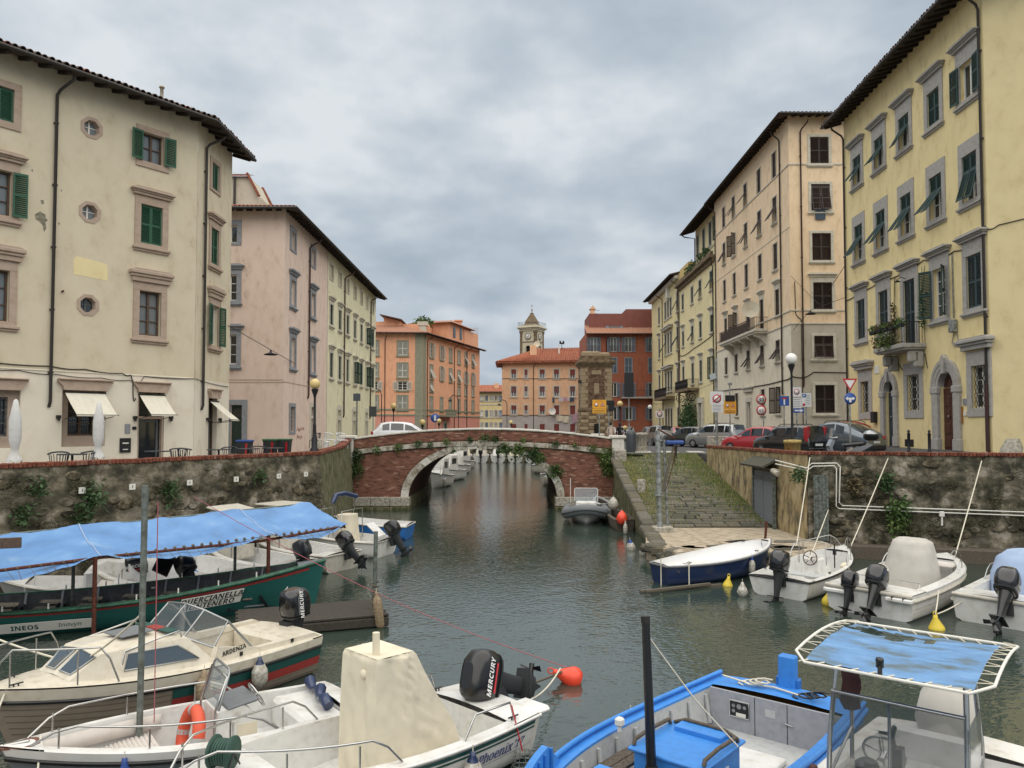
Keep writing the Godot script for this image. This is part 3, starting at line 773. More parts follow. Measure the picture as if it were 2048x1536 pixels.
func pink_house():
	var L = v2(-22.21, 44.4); var C = v2(-13.21, 44.4); var E = v2(-13.21, 54.66)
	var t = thing("pink_house", "pale pink house with grey window surrounds on the far side of the lane", "house", at(L, 2.9))
	var F = wall_frame(L, C, 0, t); var G = wall_frame(C, E, 0, t)
	var ra = [[5.4, 6.2, 15.2, 16.22], [5.4, 6.22, 11.81, 13.33], [5.4, 6.25, 8.1, 9.82], [5.97, 6.62, 2.5, 5.74]]
	facade(t, F, 9, 17.3, rects(ra), "pink")
	for j in 3: win(t, F, ra[j][0], ra[j][1], ra[j][2], ra[j][3], {"sur": 0.26, "sm": "trim_blue", "corn": 0.2 if j else 0.0, "top": 0.3, "sill": j > 0, "bars": 2 if j else 0})
	var d = part(t, "door", mb().box(v3(6.295, 7.29 - 3.05, -0.2), v3(0.64, 3.2, 0.05)), "door_green", F)
	part(d, "door_surround", mb().box(v3(6.78, 4.4, 0.02), v3(0.3, 3.3, 0.08)).box(v3(5.82, 4.4, 0.02), v3(0.3, 3.3, 0.08)).box(v3(6.3, 5.9, 0.02), v3(0.66, 0.3, 0.08)), "trim_blue")
	part(d, "transom", bx(6.295, 5.25, -0.16, 0.6, 0.5, 0.03), "glass")
	var hb = []
	var cols = [[1.15, 2.05], [5.8, 6.7]]
	for c in cols:
		hb += [[c[0], c[1], 15.15, 16.2], [c[0] + 0.08, c[1] + 0.08, 11.81, 13.3], [c[0] + 0.2, c[1] + 0.2, 8.1, 9.83]]
	hb += [[1.38, 2.22, 4.2, 5.67], [6.1, 7.1, 2.5, 5.79]]
	facade(t, G, 10.26, 17.3, rects(hb), "pink")
	for i in 6: win(t, G, hb[i][0], hb[i][1], hb[i][2], hb[i][3], {"sur": 0.24, "sm": "trim_blue", "corn": 0.2 if i % 3 else 0.0, "top": 0.3, "sill": i % 3 > 0, "bars": 2 if i % 3 else 0})
	win(t, G, 1.38, 2.22, 4.2, 5.67, {"sur": 0.24, "sm": "trim_blue", "sh": "bars", "sill": false})
	var e = part(t, "door", bx(6.6, 4.0, -0.2, 1.0, 2.1, 0.05), "glass_pale", G)
	part(e, "door_surround", mb().box(v3(5.95, 4.4, 0.02), v3(0.3, 3.4, 0.06)).box(v3(7.25, 4.4, 0.02), v3(0.3, 3.4, 0.06)).box(v3(6.6, 5.94, 0.02), v3(1.0, 0.3, 0.06)).box(v3(6.6, 5.12, -0.1), v3(1.0, 0.2, 0.1)), "trim_pale")
	part(e, "transom", bx(6.6, 5.5, -0.18, 0.95, 0.56, 0.03), "glass_pale")
	eaves(t, [L, C, E], 16.95, 0.85, {"near": false, "tile": "tile", "rows": 10, "rafter": 0.55, "pitch": 0.24})
	pipe_down(t, G, 5.2, 6.4, 16.2, 0.75, "pipe_brown")
	for y in [7.05, 7.2]: part(t, "stucco_band", mb().box(v3(6.5, y, 0.0), v3(5.0, 0.05, 0.03)), "taupe", F)
	part(t, "stucco_band", mb().box(v3(2.5, 7.1, 0.0), v3(5.0, 0.05, 0.03)), "taupe", G)
	rear(t, [E, E + v2(-9, 0), L], 0, 17.3, "pink")
	var sb := mb()
	for k in 16:
		var x = 2.7 + (k % 9) * 0.2; var y = 4.35 - 0.55 * int(k / 9) + rn.randf_range(-0.05, 0.05)
		sb.tube([v3(x, y, 0.006), v3(x + 0.05, y + rn.randf_range(-0.2, 0.2), 0.006), v3(x + 0.12, y + rn.randf_range(-0.15, 0.15), 0.006), v3(x + 0.15, y - 0.05, 0.006)], 0.012, 4)
	part(t, "scrawl", sb, "shade_red", G)

func yellow_row_house():
	var C = v2(-13.21, 54.66); var E = v2(-13.21, 74.22)
	var t = thing("yellow_row_house", "pale yellow house with green shutters adjoining the pink house", "house", at(C, 2.9))
	var G = wall_frame(C, E, 0, t)
	var xs = [1.2, 3.97, 6.75, 9.6, 12.35, 15.0, 17.9]
	var holes = []
	for x in xs:
		holes += [[x - 0.47, x + 0.47, 15.26, 16.3], [x - 0.4, x + 0.54, 11.92, 13.4], [x - 0.32, x + 0.62, 8.1, 9.86]]
	for x in [4.1, 9.7, 15.1]: holes += [[x - 0.5, x + 0.5, 5.25, 5.75], [x - 0.5, x + 0.5, 2.5, 4.98]]
	facade(t, G, 19.56, 17.3, rects(holes), "pale_yellow")
	for i in 21:
		var j = i % 3
		var r = holes[i]
		var open = (i / 3 == 3 and j == 2) or (i / 3 == 5 and j == 2) or (i / 3 == 5 and j == 1)
		win(t, G, r[0], r[1], r[2], r[3], {"sur": 0.16, "sm": "trim_pale", "corn": 0.18 if j else 0.0, "top": 0.3 if j else 0.16, "sill": j > 0, "sh": "none" if j == 0 else ("open" if open else "closed"), "shm": "shut_dark", "swing": 60.0 if open else 8.0})
	for k in 3:
		var x = [4.1, 9.7, 15.1][k]
		var d = part(t, "door", bx(x, 3.9, -0.18, 1.0, 2.1, 0.05), "door_green", G)
		part(d, "door_surround", mb().box(v3(x - 0.65, 4.4, 0.02), v3(0.3, 3.2, 0.06)).box(v3(x + 0.65, 4.4, 0.02), v3(0.3, 3.2, 0.06)).box(v3(x, 5.95, 0.02), v3(1.0, 0.4, 0.06)).box(v3(x, 5.11, -0.05), v3(1.0, 0.26, 0.16)), "trim_pale")
		part(d, "transom", bx(x, 5.5, -0.2, 1.0, 0.5, 0.03), "glass"); part(d, "notice", bx(x + 0.1, 3.9, -0.15, 0.2, 0.6, 0.01), "plaque")
	eaves(t, [C, E], 16.95, 0.85, {"tile": "tile", "ext1": 0.8, "rafter": 0.55, "rows": 3, "pitch": 0.3})
	for s in [5.4, 16.6]: pipe_down(t, G, s, 5.3, 16.2, 0.75, "pipe_brown")
	part(t, "wall_joint", bx(0.05, 10, 0.01, 0.1, 14, 0.04), "trim_pale", G)
	rear(t, [E, E + v2(-10, 0), C + v2(-10, 0)], 0, 17.3, "pale_yellow")

func salmon_house():
	var L = v2(-26.72, 109.0); var C = v2(-12.72, 110.0); var E = v2(-5.67, 134.51)
	var t = thing("salmon_house", "tall salmon orange house with pale shutters and a roof terrace", "house", at(L, 2.9))
	var F = wall_frame(L, C, 0, t); var G = wall_frame(C, E, 0, t)
	var rows = [[14.7, 16.65], [11.55, 13.5], [9.7, 10.9], [6.9, 8.85]]
	var ha = []
	for c in [[6.3, 7.6], [10.43, 11.75]]:
		for r in rows: ha.append([c[0], c[1], r[0], r[1]])
	bands(t, F, 14.036, [[0, 6.1, "salmon_low"], [6.1, 18.0, "salmon"]], rects(ha), 0.2)
	for i in 8:
		var r = ha[i]
		win(t, F, r[0], r[1], r[2], r[3], {"sur": 0.2, "sm": "trim_olive", "sh": "open" if i % 4 == 2 else "closed", "shm": "shut_white", "deep": 0.2})
	var hb = []
	for i in 6:
		var x = [3.07, 7.2, 11.05, 14.9, 18.3, 21.9][i]
		for j in 4:
			if j == 2 and (i == 1 or i == 2): continue
			hb.append([x - 0.55, x + 0.55, rows[j][0], rows[j][1], i, j])
	bands(t, G, 25.5, [[0, 6.1, "salmon_low"], [6.1, 18.0, "salmon"]], rects(hb), 0.2)
	for r in hb:
		var i = r[4]; var j = r[5]
		var sh = "closed"
		if (j == 0 and (i == 4 or i == 5)) or (j == 1 and (i == 0 or i == 2 or i == 3)) or (j == 2 and i == 0): sh = "ajar"
		elif (j == 0 and i < 2) or (j == 1 and i in [1, 4, 5]): sh = "open"
		win(t, G, r[0], r[1], r[2], r[3], {"sur": 0.2, "sm": "trim_olive", "sh": sh, "shm": "shut_white", "deep": 0.2})
	for y in [6.95, 6.15]:
		belt(t, F, 14.03, y, 0.22, 0.1, "trim_olive"); belt(t, G, 25.5, y, 0.22, 0.1, "trim_olive")
	part(t, "corner_pilaster", mb().box(v3(13.45, 9, 0.03), v3(1.15, 18, 0.1)), "trim_olive", F); part(t, "corner_pilaster", mb().box(v3(0.5, 9, 0.03), v3(0.9, 18, 0.1)), "trim_olive", G)
	eaves(t, [L, C, E], 17.75, 0.9, {"tile": "tile_pink", "ext1": 0.8, "rows": 5, "pitch": 0.4, "rafter": 0.9, "gutm": "pipe_brown"})
	for s in [1.4, 12.6, 18.6]: pipe_down(t, G, s, 3, 17, 0.8, "pipe_brown")
	pipe_down(t, F, 8.6, 3, 17, 0.8, "pipe_brown")
	var bal := mb()
	bal.box(v3(8.5, 6.1, 0.6), v3(4.6, 0.25, 1.2)); bal.box(v3(8.5, 7.05, 1.1), v3(4.6, 0.14, 0.16))
	for k in 16: bal.lathe([v2(0.05, 0), v2(0.09, 0.25), v2(0.05, 0.5), v2(0.05, 0.75)], 5, move(v3(6.3 + k * 0.29, 6.22, 1.1)))
	part(t, "balcony", bal, "trim_olive", G)
	var dr := mb()
	dr.prism([v2(7.8, 2.9), v2(9.4, 2.9), v2(9.4, 4.6), v2(9.0, 5.3), v2(8.6, 5.5), v2(8.2, 5.3), v2(7.8, 4.6)], 0, 0.12)
	var de = part(t, "portal", dr, "trim_grey", G)
	part(de, "door", bx(8.6, 3.9, 0.13, 0.9, 2.2, 0.02), "door_green")
	rear(t, [E, E + v2(-16, 4), L + v2(-2, 24), L], 0, 18, "salmon")
	# set-back roof storeys
	var top := mb()
	top.box(v3(-11.2, 19.1, -124.6) - t.position, v3(6, 3.0, 10), rot(UP, -16))
	top.box(v3(-8.9, 18.9, -129.0) - t.position, v3(4.4, 2.8, 7), rot(UP, -16))
	top.prism([v2(-24.2, 18), v2(-16.6, 18), v2(-16.6, 20.2), v2(-19.1, 20.8), v2(-19.1, 20.1), v2(-24.2, 20.1)], -118, -114, move(-t.position))
	top.box(v3(-14.6, 18.8, -118) - t.position, v3(4.2, 2.2, 6))
	var rs = part(t, "roof_storey", top, "salmon")
	var rb := mb()
	var R = func(c: Vector3, w: float, d: float, h: float, a: float):
		var B = rot(UP, a)
		var q = []
		for s in [[-1, -1], [1, -1], [1, 1], [-1, 1]]: q.append(c - t.position + B * v3(s[0] * w / 2, 0, s[1] * d / 2))
		var u = c - t.position + B * v3(-w * 0.2, h, 0); var v = c - t.position + B * v3(w * 0.2, h, 0)
		rb.quad(q[3], q[2], v, u); rb.quad(q[1], q[0], u, v); rb.tri(q[0], q[3], u); rb.tri(q[2], q[1], v); rb.quad(q[0], q[1], q[2], q[3])
	R.call(v3(-11.2, 20.62, -124.6), 7.4, 11.6, 1.1, -16)
	part(rs, "roof", rb, "tile_pink")
	part(rs, "lean_to_roof", mb().box(v3(-17.9, 20.65, -115.5) - t.position, v3(3.3, 0.12, 5.4), rot(BCK, -13)), "tile_dark")
	for q in [2.0, 5.0, 8.6]:
		var p = v3(-9.72 + q * 0.276 + 0.03, 19.4, -119.0 - q * 0.96) - t.position
		part(rs, "attic_window", mb().prism([v2(-0.5, -0.9), v2(0.5, -0.9), v2(0.5, 0.5), v2(0.3, 0.85), v2(0, 0.95), v2(-0.3, 0.85), v2(-0.5, 0.5)], -0.1, 0.08, Transform3D(rot(UP, 74), p)), "glass")
	part(rs, "chimney", mb().box(v3(-8.9, 21.3, -127) - t.position, v3(1.0, 1.4, 1.0)).box(v3(-8.9, 22.0, -127) - t.position, v3(1.4, 0.2, 1.4)), "salmon")
	part(rs, "chimney", mb().box(v3(-13.2, 19.0, -113.5) - t.position, v3(1.0, 1.4, 1.0)).box(v3(-13.2, 19.7, -113.5) - t.position, v3(1.5, 0.6, 1.2)), "trim_pale")
	part(rs, "glass_screen", bx(0, 0, 0, 3.4, 1.1, 0.03), "clear", Transform3D(rot(UP, -16), v3(-7.4, 20.8, -131) - t.position))
	part(t, "roof_shrub", clump(v3(-13.6, 20.4, -117) - t.position, v3(1.5, 0.9, 1.2), 420, 0.5), "leaf0")

func far_yellow_house():
	var L = v2(-14, 172.0); var E = v2(6, 171.0)
	var t = thing("far_yellow_house", "low yellow house closing the view beside the salmon house", "house", at(L, 2.9))
	var F = wall_frame(L, E, 0, t)
	var h = []
	for i in 9:
		var x = 5.2 + i * 1.05
		for r in [[3.6, 5.4], [6.6, 8.1], [10.2, 11.4]]: h.append([x - 0.3, x + 0.3, r[0], r[1], i])
	facade(t, F, 20.02, 12.3, rects(h), "far_yellow", 0.2)
	for r in h: win(t, F, r[0], r[1], r[2], r[3], {"sur": 0.12, "sm": "trim_pale", "sh": ["closed", "open", "ajar", "closed"][r[4] % 4] if r[2] > 5 else "closed", "shm": "shut_white" if r[4] % 3 else "shut_blue", "deep": 0.2})
	belt(t, F, 20.0, 9.4, 0.25, 0.1, "trim_pale")
	eaves(t, [L, E], 12.1, 0.9, {"tile": "tile_far", "deep": 5.0, "rows": 3, "pitch": 0.5, "rafter": 1.2})
	for x in [5.6, 10.4]: part(t, "chimney", mb().box(v3(x, 13.6, -2.4), v3(0.9, 1.4, 0.9)), "peach", F)
	rear(t, [E, E + v2(0, 12), L + v2(0, 12), L], 0, 12.3, "far_yellow")

func peach_house():
	var L = v2(-1.79, 138.0); var E = v2(15.0, 138.0)
	var t = thing("peach_house", "peach house with red roller blinds and washing behind the bridge", "house", at(L, 2.9))
	var F = wall_frame(L, E, 0, t)
	var cols = [[1.65, 2.55], [4.04, 4.58], [6.77, 7.67], [9.34, 10.24], [12.22, 13.12]]
	var rows = [[13.16, 14.75], [9.89, 11.69], [6.66, 8.27], [3.6, 4.95]]
	var h = []
	for i in 5:
		for j in 4: h.append([cols[i][0], cols[i][1], rows[j][0], rows[j][1], i, j])
	bands(t, F, 16.79, [[0, 6.5, "grey_render"], [6.5, 16.3, "peach"]], rects(h), 0.2)
	for r in h:
		var i = r[4]; var j = r[5]
		win(t, F, r[0], r[1], r[2], r[3], {"sur": 0.22 if j < 3 else 0.0, "sm": "trim_pale", "sh": "shade", "drop": 1.0 if j == 3 or (j == 2 and i > 2) else [0.45, 0.6, 0.45, 0.5, 0.62][(i + j) % 5], "shm": "shade_red" if j != 1 else "shade_mauve", "bars": 0, "deep": 0.2, "glass": "glass_pale", "sill": j < 3})
	belt(t, F, 16.79, 13.1, 0.12, 0.06, "tower_infill"); belt(t, F, 16.79, 6.55, 0.12, 0.08, "tower_infill")
	pipe_down(t, F, 5.65, 3.2, 15.3, 0.8, "pipe_brown"); pipe_down(t, F, 0.0, 14.9, 15.3, 0.8, "pipe_dark")
	var rb := mb()
	var O = -t.position
	var q = [v3(-3.0, 16.0, -137.0) + O, v3(16, 16.3, -137.0) + O, v3(16, 19.3, -143.5) + O, v3(5.2, 19.0, -143.5) + O, v3(-3.0, 16.0, -150) + O]
	rb.quad(q[0], q[1], q[2], q[3]); rb.tri(q[0], q[3], q[4]); rb.quad(q[4], q[3], q[2], v3(16, 16.0, -150) + O)
	rb.quad(q[0] - v3(0, 0.2, 0), q[1] - v3(0, 0.2, 0), q[1], q[0])
	var rf = part(t, "roof", rb, "tile_far")
	var tb := mb()
	for k in 60:
		var a = (k + 0.5) / 60.0
		var p0 = q[0].lerp(q[1], a) + v3(0, 0.08, 0); var p1 = (v3(5.2, 19.0, -143.5) + O).lerp(q[2], clamp((a * 19.0 - 8.2) / 10.8, 0.0, 1.0)) + v3(0, 0.08, 0)
		tb.tube([p0, p1], 0.11, 4, false)
	stuff(part(rf, "roof_tiles", tb, "tile_far"))
	part(t, "soffit", mb().quad(q[0] - v3(0, 0.2, 0), v3(-3, 15.95, -138) + O, v3(16, 16.1, -138) + O, q[1] - v3(0, 0.2, 0)), "soffit") if false else null
	part(rf, "chimney", mb().box(v3(3.9, 18.3, -140.5) + O, v3(1.2, 1.6, 1)).box(v3(3.9, 19.2, -140.5) + O, v3(0.9, 0.4, 0.9)), "peach")
	part(rf, "vent_pipe", mb().bar(v3(8.6, 17.6, -140.5) + O, v3(8.6, 19.4, -140.5) + O, 0.14), "frame_white")
	part(rf, "aerial", mb().bar(v3(9.3, 18.8, -143) + O, v3(9.3, 20.2, -143) + O, 0.06).box(v3(9.3, 20.0, -143) + O, v3(0.9, 0.25, 0.3)).box(v3(9.6, 20.2, -143) + O, v3(0.3, 0.5, 0.3)).box(v3(9.0, 20.2, -143) + O, v3(0.3, 0.5, 0.3)), "iron")
	part(rf, "satellite_dish", mb().lathe([v2(0.02, 0), v2(0.35, 0.06), v2(0.62, 0.2)], 12, Transform3D(rot(v3(1, 0, 0.4).normalized(), 70), v3(4.6, 19.6, -141) + O)), "attic")
	var mb := mb()
	mb.bar(v3(15.4, 18.5, -143) + O, v3(15.4, 26.3, -143) + O, 0.06)
	for y in [[26.2, 1.0], [25.6, 0.6], [25.2, 0.7]]: mb.bar(v3(15.4 - y[1], y[0], -143) + O, v3(15.4 + y[1], y[0], -143) + O, 0.03)
	for k in 6: mb.bar(v3(14.6 + k * 0.32, 26.2, -143.3) + O, v3(14.6 + k * 0.32, 26.2, -142.7) + O, 0.02)
	part(rf, "aerial_mast", mb, "iron")
	part(t, "satellite_dish", mb().lathe([v2(0.02, 0), v2(0.4, 0.08), v2(0.7, 0.25)], 12, Transform3D(rot(v3(1, 0, -0.3).normalized(), 75), v3(8.9, 7.2, 0.6))), "plaque", F)
	rear(t, [E, E + v2(0, 12), L + v2(0, 12), L], 0, 16.2, "peach")
	# washing on the line
	var wl := mb()
	wl.bar(v3(9.0, 9.7, 0.7), v3(13.0, 9.75, 0.7), 0.015, 4)
	var w = solo("washing_line", "washing line hung below the windows of the peach house", "washing line", wl, "rope", v3(-1.79, 0, -138.0))
	for k in 8:
		var m = ["laundry_a", "laundry_b", "laundry_b", "laundry_c", "laundry_c", "laundry_b", "laundry_a", "laundry_a"][k]
		var hh = [1.0, 0.7, 0.8, 0.6, 0.7, 0.6, 0.9, 0.8][k]
		var x = [9.2, 10.3, 10.7, 11.1, 11.5, 11.9, 12.3, 12.7][k]
		var g := mb()
		var rws = []
		for a in 5:
			var r_ = []
			for c in 4: r_.append(v3(-0.2 + 0.4 * a / 4, -hh * c / 3.0, 0.05 * sin(a * 2.0 + c)))
			rws.append(r_)
		g.grid(rws); g.box(v3(0, -0.03, 0.0), v3(0.4, 0.06, 0.03))
		solo("garment", ["dark blue shirt at the left end of the washing line", "white towel hanging second on the washing line", "white cloth hanging third on the washing line", "pink towel in the middle of the washing line", "pink cloth right of the middle of the washing line", "pale cloth beside the dark trousers on the washing line", "dark trousers hanging second from right on the washing line", "dark jumper at the right end of the washing line"][k], "garment", g, m, v3(-1.79 + x, 9.72, -137.3), 0, "washing on the line")
	for k in 2:
		var g := mb()
		var rws = []
		for a in 9:
			var r_ = []
			for c in 5: r_.append(v3((a - 4) * [0.28, 0.18][k], (0.1 * sin(a * 0.7)) * (c / 4.0) - c * [0.28, 0.42][k] - a * [0.02, -0.09][k], 0.08 * sin(a * 1.7 + c)))
			rws.append(r_)
		g.grid(rws)
		solo("banner", ["off white lettered cloth banner on the grey wall of the peach house", "faded pink and violet banner hanging beside the stone tower"][k], "banner", g, ["canvas", "banner"][k], v3([9.05, 11.5][k], [6.5, 6.55][k], -137.8))

func clock_tower():
	var D = 190.0
	var c = v3(5.0, 2.9, -192.0)
	var t = thing("clock_tower", "sandy bell tower with clock faces and a small spire", "tower", c, d2r(-28))
	var w = 4.3
	for k in 4:
		var B = Transform3D(rot(UP, 90 * k), O3) * move(v3(-w / 2, 0, w / 2))
		facade(t, B, w, 26.0, [Rect2(1.5, 19.3, 1.3, 2.4)], "tower_plaster", 0.5)
		var b := mb()
		for s in [0.25, w - 0.25]:
			b.box(v3(s, 13, 0.06), v3(0.55, 24.6, 0.16)); b.box(v3(s, 25.1, 0.1), v3(0.75, 0.5, 0.3))
		b.box(v3(w / 2, 22.6, 0.04), v3(w - 1.1, 0.2, 0.12))
		part(t, "pilasters", b, "tower_stone", B)
		var ar := mb()
		var po = []; var pi = []
		for i in 13:
			var a = PI * i / 12
			po.append(v3(w / 2 + cos(a) * 0.95, 21.05 + sin(a) * 0.95, 0.1)); pi.append(v3(w / 2 + cos(a) * 0.65, 21.05 + sin(a) * 0.65, 0.1))
		ar.grid([po, pi], false, true)
		for s in [-0.8, 0.8]: ar.box(v3(w / 2 + s, 20.1, 0.05), v3(0.3, 1.9, 0.1))
		for s in [-1, 1]: ar.prism([v2(w / 2 + s * 0.66, 21.05), v2(w / 2 + s * 0.66, 21.71), v2(w / 2 + s * 0.05, 21.71), v2(w / 2 + s * 0.3, 21.62), v2(w / 2 + s * 0.55, 21.35)], -0.1, -0.02)
		part(t, "arch_trim", ar, "tower_plaster", B)
		part(t, "belfry_opening", bx(w / 2, 20.5, -0.48, 1.3, 2.4, 0.05), "interior", B)
		var f = part(t, "clock_face", mb().lathe([v2(0.001, 0.06), v2(0.72, 0.06), v2(0.72, 0)], 24, Transform3D(rot(RGT, 90), v3(w / 2, 23.95, 0.06))), "plaque", B)
		part(f, "clock_ring", mb().tube(range(24).map(func(i): return v3(w / 2 + cos(TAU * i / 24) * 0.78, 23.95 + sin(TAU * i / 24) * 0.78, 0.1)), 0.07, 5, false, true), "tower_stone")
		var hd := mb()
		part(f, "clock_hand", mb().box(v3(w / 2 + 0.12, 24.08, 0.15), v3(0.07, 0.6, 0.03), rot(BCK, -40)), "ink"); part(f, "clock_hand", mb().box(v3(w / 2 + 0.05, 23.98, 0.17), v3(0.09, 0.5, 0.03), rot(BCK, -47)), "ink")
		for i in 12: hd.box(v3(w / 2 + sin(TAU * i / 12) * 0.6, 23.95 + cos(TAU * i / 12) * 0.6, 0.14), v3(0.05, 0.12, 0.02), rot(BCK, -30 * i))
		stuff(part(f, "hour_marks", hd, "ink"))
	var cb := mb()
	cb.box(v3(0, 25.55, 0), v3(w + 0.4, 0.4, w + 0.4)); cb.cbox(v3(0, 26.2, 0), v3(w + 1.5, 0.35, w + 1.5), 0.1); cb.box(v3(0, 25.9, 0), v3(w + 0.9, 0.3, w + 0.9)); cb.box(v3(0, 26.6, 0), v3(w - 0.1, 0.5, w - 0.1))
	part(t, "cornice", cb, "tower_plaster")
	var sp := mb()
	sp.lathe([v2(2.3, 26.7), v2(1.75, 27.6), v2(1.9, 27.6), v2(1.8, 27.85), v2(0.4, 29.9), v2(0.5, 29.9), v2(0.5, 30.05), v2(0.01, 30.05)], 4, Transform3D(rot(UP, 45), O3), true)
	part(t, "spire", sp, "tower_stone")
	part(t, "finial", mb().lathe([v2(0.12, 30.0), v2(0.12, 30.5), v2(0.3, 30.8), v2(0.1, 31.1), v2(0.05, 31.2)], 8).box(v3(0, 31.7, 0), v3(0.09, 1.1, 0.09)).box(v3(0, 31.9, 0), v3(0.75, 0.09, 0.09)), "trim_grey")
	var rl := mb()
	for k in 4:
		var B = rot(UP, 90 * k)
		for i in 12: rl.box(B * v3(-2.6 + i * 0.46, 27.0, 2.65), v3(0.04, 1.0, 0.04))
		rl.box(B * v3(0, 27.5, 2.65), v3(5.3, 0.05, 0.05), B)
	part(t, "roof_railing", rl, "galv")

func rust_house():
	var L = v2(11.42, 118.0); var E = v2(24.0, 118.0)
	var t = thing("rust_house", "rust red house with blue grey shutters behind the stone tower", "house", at(L, 2.9))
	var F = wall_frame(L, E, 0, t)
	var cols = [[0.63, 1.68], [3.71, 4.69], [5.96, 7.02], [9.57, 10.62]]
	var rows = [[16.0, 18.2], [12.7, 15.05], [9.1, 11.2], [5.5, 7.5]]
	var h = []
	for i in 4:
		for j in 4: h.append([cols[i][0], cols[i][1], rows[j][0], rows[j][1], i, j])
	facade(t, F, 12.58, 18.9, rects(h), "rust_red", 0.2)
	for r in h: win(t, F, r[0], r[1], r[2], r[3], {"sur": 0.1, "sm": "trim_blue", "sh": "closed" if r[5] == 1 else "open", "shm": "shut_blue", "cas": "frame_white", "bars": 0, "deep": 0.2, "glass": "glass_pale" if r[5] == 0 else "glass", "sill": false})
	for i in 4:
		var b := mb()
		for k in 8: b.box(v3(cols[i][0] + 0.15 * k, 16.45, 0.16), v3(0.025, 0.9, 0.025))
		b.box(v3((cols[i][0] + cols[i][1]) / 2, 16.9, 0.16), v3(1.1, 0.04, 0.04))
		part(t, "railing", b, "iron", F)
	var bl := mb()
	bl.box(v3(8.9, 8.9, 0.7), v3(7.2, 0.25, 1.4))
	var bp = part(t, "balcony", bl, "trim_grey", F)
	var br := mb()
	for k in 36: br.box(v3(5.4 + k * 0.2, 9.5, 1.35), v3(0.025, 1.0, 0.025))
	br.box(v3(8.9, 10.0, 1.35), v3(7.2, 0.04, 0.04))
	part(bp, "railing", br, "iron")
	eaves(t, [L, E], 18.6, 0.9, {"tile": "tile_pink", "deep": 3.2, "slope": 0.42, "rows": 4, "pitch": 0.4, "rafter": 0.9, "gutm": "pipe_brown"})
	pipe_down(t, F, 3.1, 3.2, 17.9, 0.8, "pipe_brown")
	var up := mb()
	up.box(v3(3.6, 20.6, -6), v3(5.8, 3.2, 8)); up.box(v3(9.4, 20.9, -6), v3(5.9, 4.0, 8.02))
	var us = part(t, "roof_storey", up, "rust_dark", F)
	part(us, "chimney", mb().box(v3(1.3, 22.4, -3), v3(0.7, 1.2, 0.7)).prism([v2(0.8, 23), v2(1.8, 23), v2(1.3, 23.6)], -3.5, -2.5), "peach")
	part(us, "dormer_window", bx(4.6, 19.8, -1.95, 1.5, 0.9, 0.1), "glass_pale"); part(us, "shutter", bx(3.5, 19.8, -1.9, 0.5, 0.9, 0.08), "shut_blue"); part(us, "shutter", bx(5.7, 19.8, -1.9, 0.5, 0.9, 0.08), "shut_blue")
	part(us, "dormer_window", bx(7.2, 19.7, -1.95, 0.7, 0.6, 0.1), "trim_pale")
	rear(t, [E, E + v2(0, 12), L + v2(0, 12), L], 0, 18.9, "rust_red")

func stone_pylon():
	var c = v3(7.55, 2.9, -70.0)
	var t = thing("stone_pylon", "square weathered sandstone pylon standing behind the bridge end", "pylon", c)
	var H = 8.6
	var b := mb()
	var w0 = 3.3; var w1 = 2.75
	b.lathe([v2(w0 * 0.707, 0), v2(w1 * 0.707 + 0.02, 3.0), v2(w1 * 0.707 + 0.14, 3.02), v2(w1 * 0.707 + 0.14, 3.2), v2(w1 * 0.707, 3.24), v2(w1 * 0.707, 6.9), v2(w1 * 0.707 + 0.15, 7.05), v2(w1 * 0.707 + 0.4, 7.3), v2(w1 * 0.707 + 0.4, 7.5), v2(w1 * 0.707 - 0.05, 7.55), v2(w1 * 0.707 - 0.02, 7.95), v2(0.01, 8.0)], 4, Transform3D(rot(UP, 45), O3), true)
	part(t, "shaft", b, "tower_stone")
	for k in 3:
		var B = Transform3D(rot(UP, [0, 90, -90][k]), O3)
		for i in 11:
			for s in [-1, 1]:
				var wd = 0.62 if (i % 2 == 0) else 0.44
				part(t, "quoin_block", mb().cbox(v3(s * (w1 / 2 - wd / 2 + 0.02), 3.42 + i * 0.32, w1 / 2), v3(wd, 0.31, 0.07), 0.02), "tower_block", B)
		part(t, "panel", bx(0, 6.45, w1 / 2, 0.85, 0.36, 0.03), "tower_block", B); part(t, "panel", bx(0, 5.0, w1 / 2, 0.42, 0.95, 0.03), "tower_block", B)
		part(t, "infill", bx(0, 5.1, w1 / 2, 1.35, 3.6, 0.012), "tower_infill", B)
		for i in 9:
			for s in 4:
				var y = 0.16 + i * 0.32
				var wy = lerp(w0, w1, y / 3.0)
				part(t, "base_block", mb().cbox(v3(-wy / 2 + wy * (s + 0.5) / 4 , y, wy / 2 + 0.01), v3(wy / 4 - 0.04, 0.29, 0.07), 0.03, rot(RGT, -5.0)), "tower_stone" if (i + s) % 2 else "tower_block", B)
	part(t, "coping_wreck", mb().cbox(v3(-0.5, 8.1, 0.9), v3(1.6, 0.5, 0.7), 0.1).cbox(v3(0.7, 8.05, 0.9), v3(1.1, 0.4, 0.7), 0.1), "tower_block")
	part(t, "niche", bx(0.0, 1.1, 1.6, 0.5, 1.5, 0.08), "interior")
	part(t, "floodlight", bx(-1.5, 5.6, 1.5, 0.3, 0.25, 0.3), "iron")

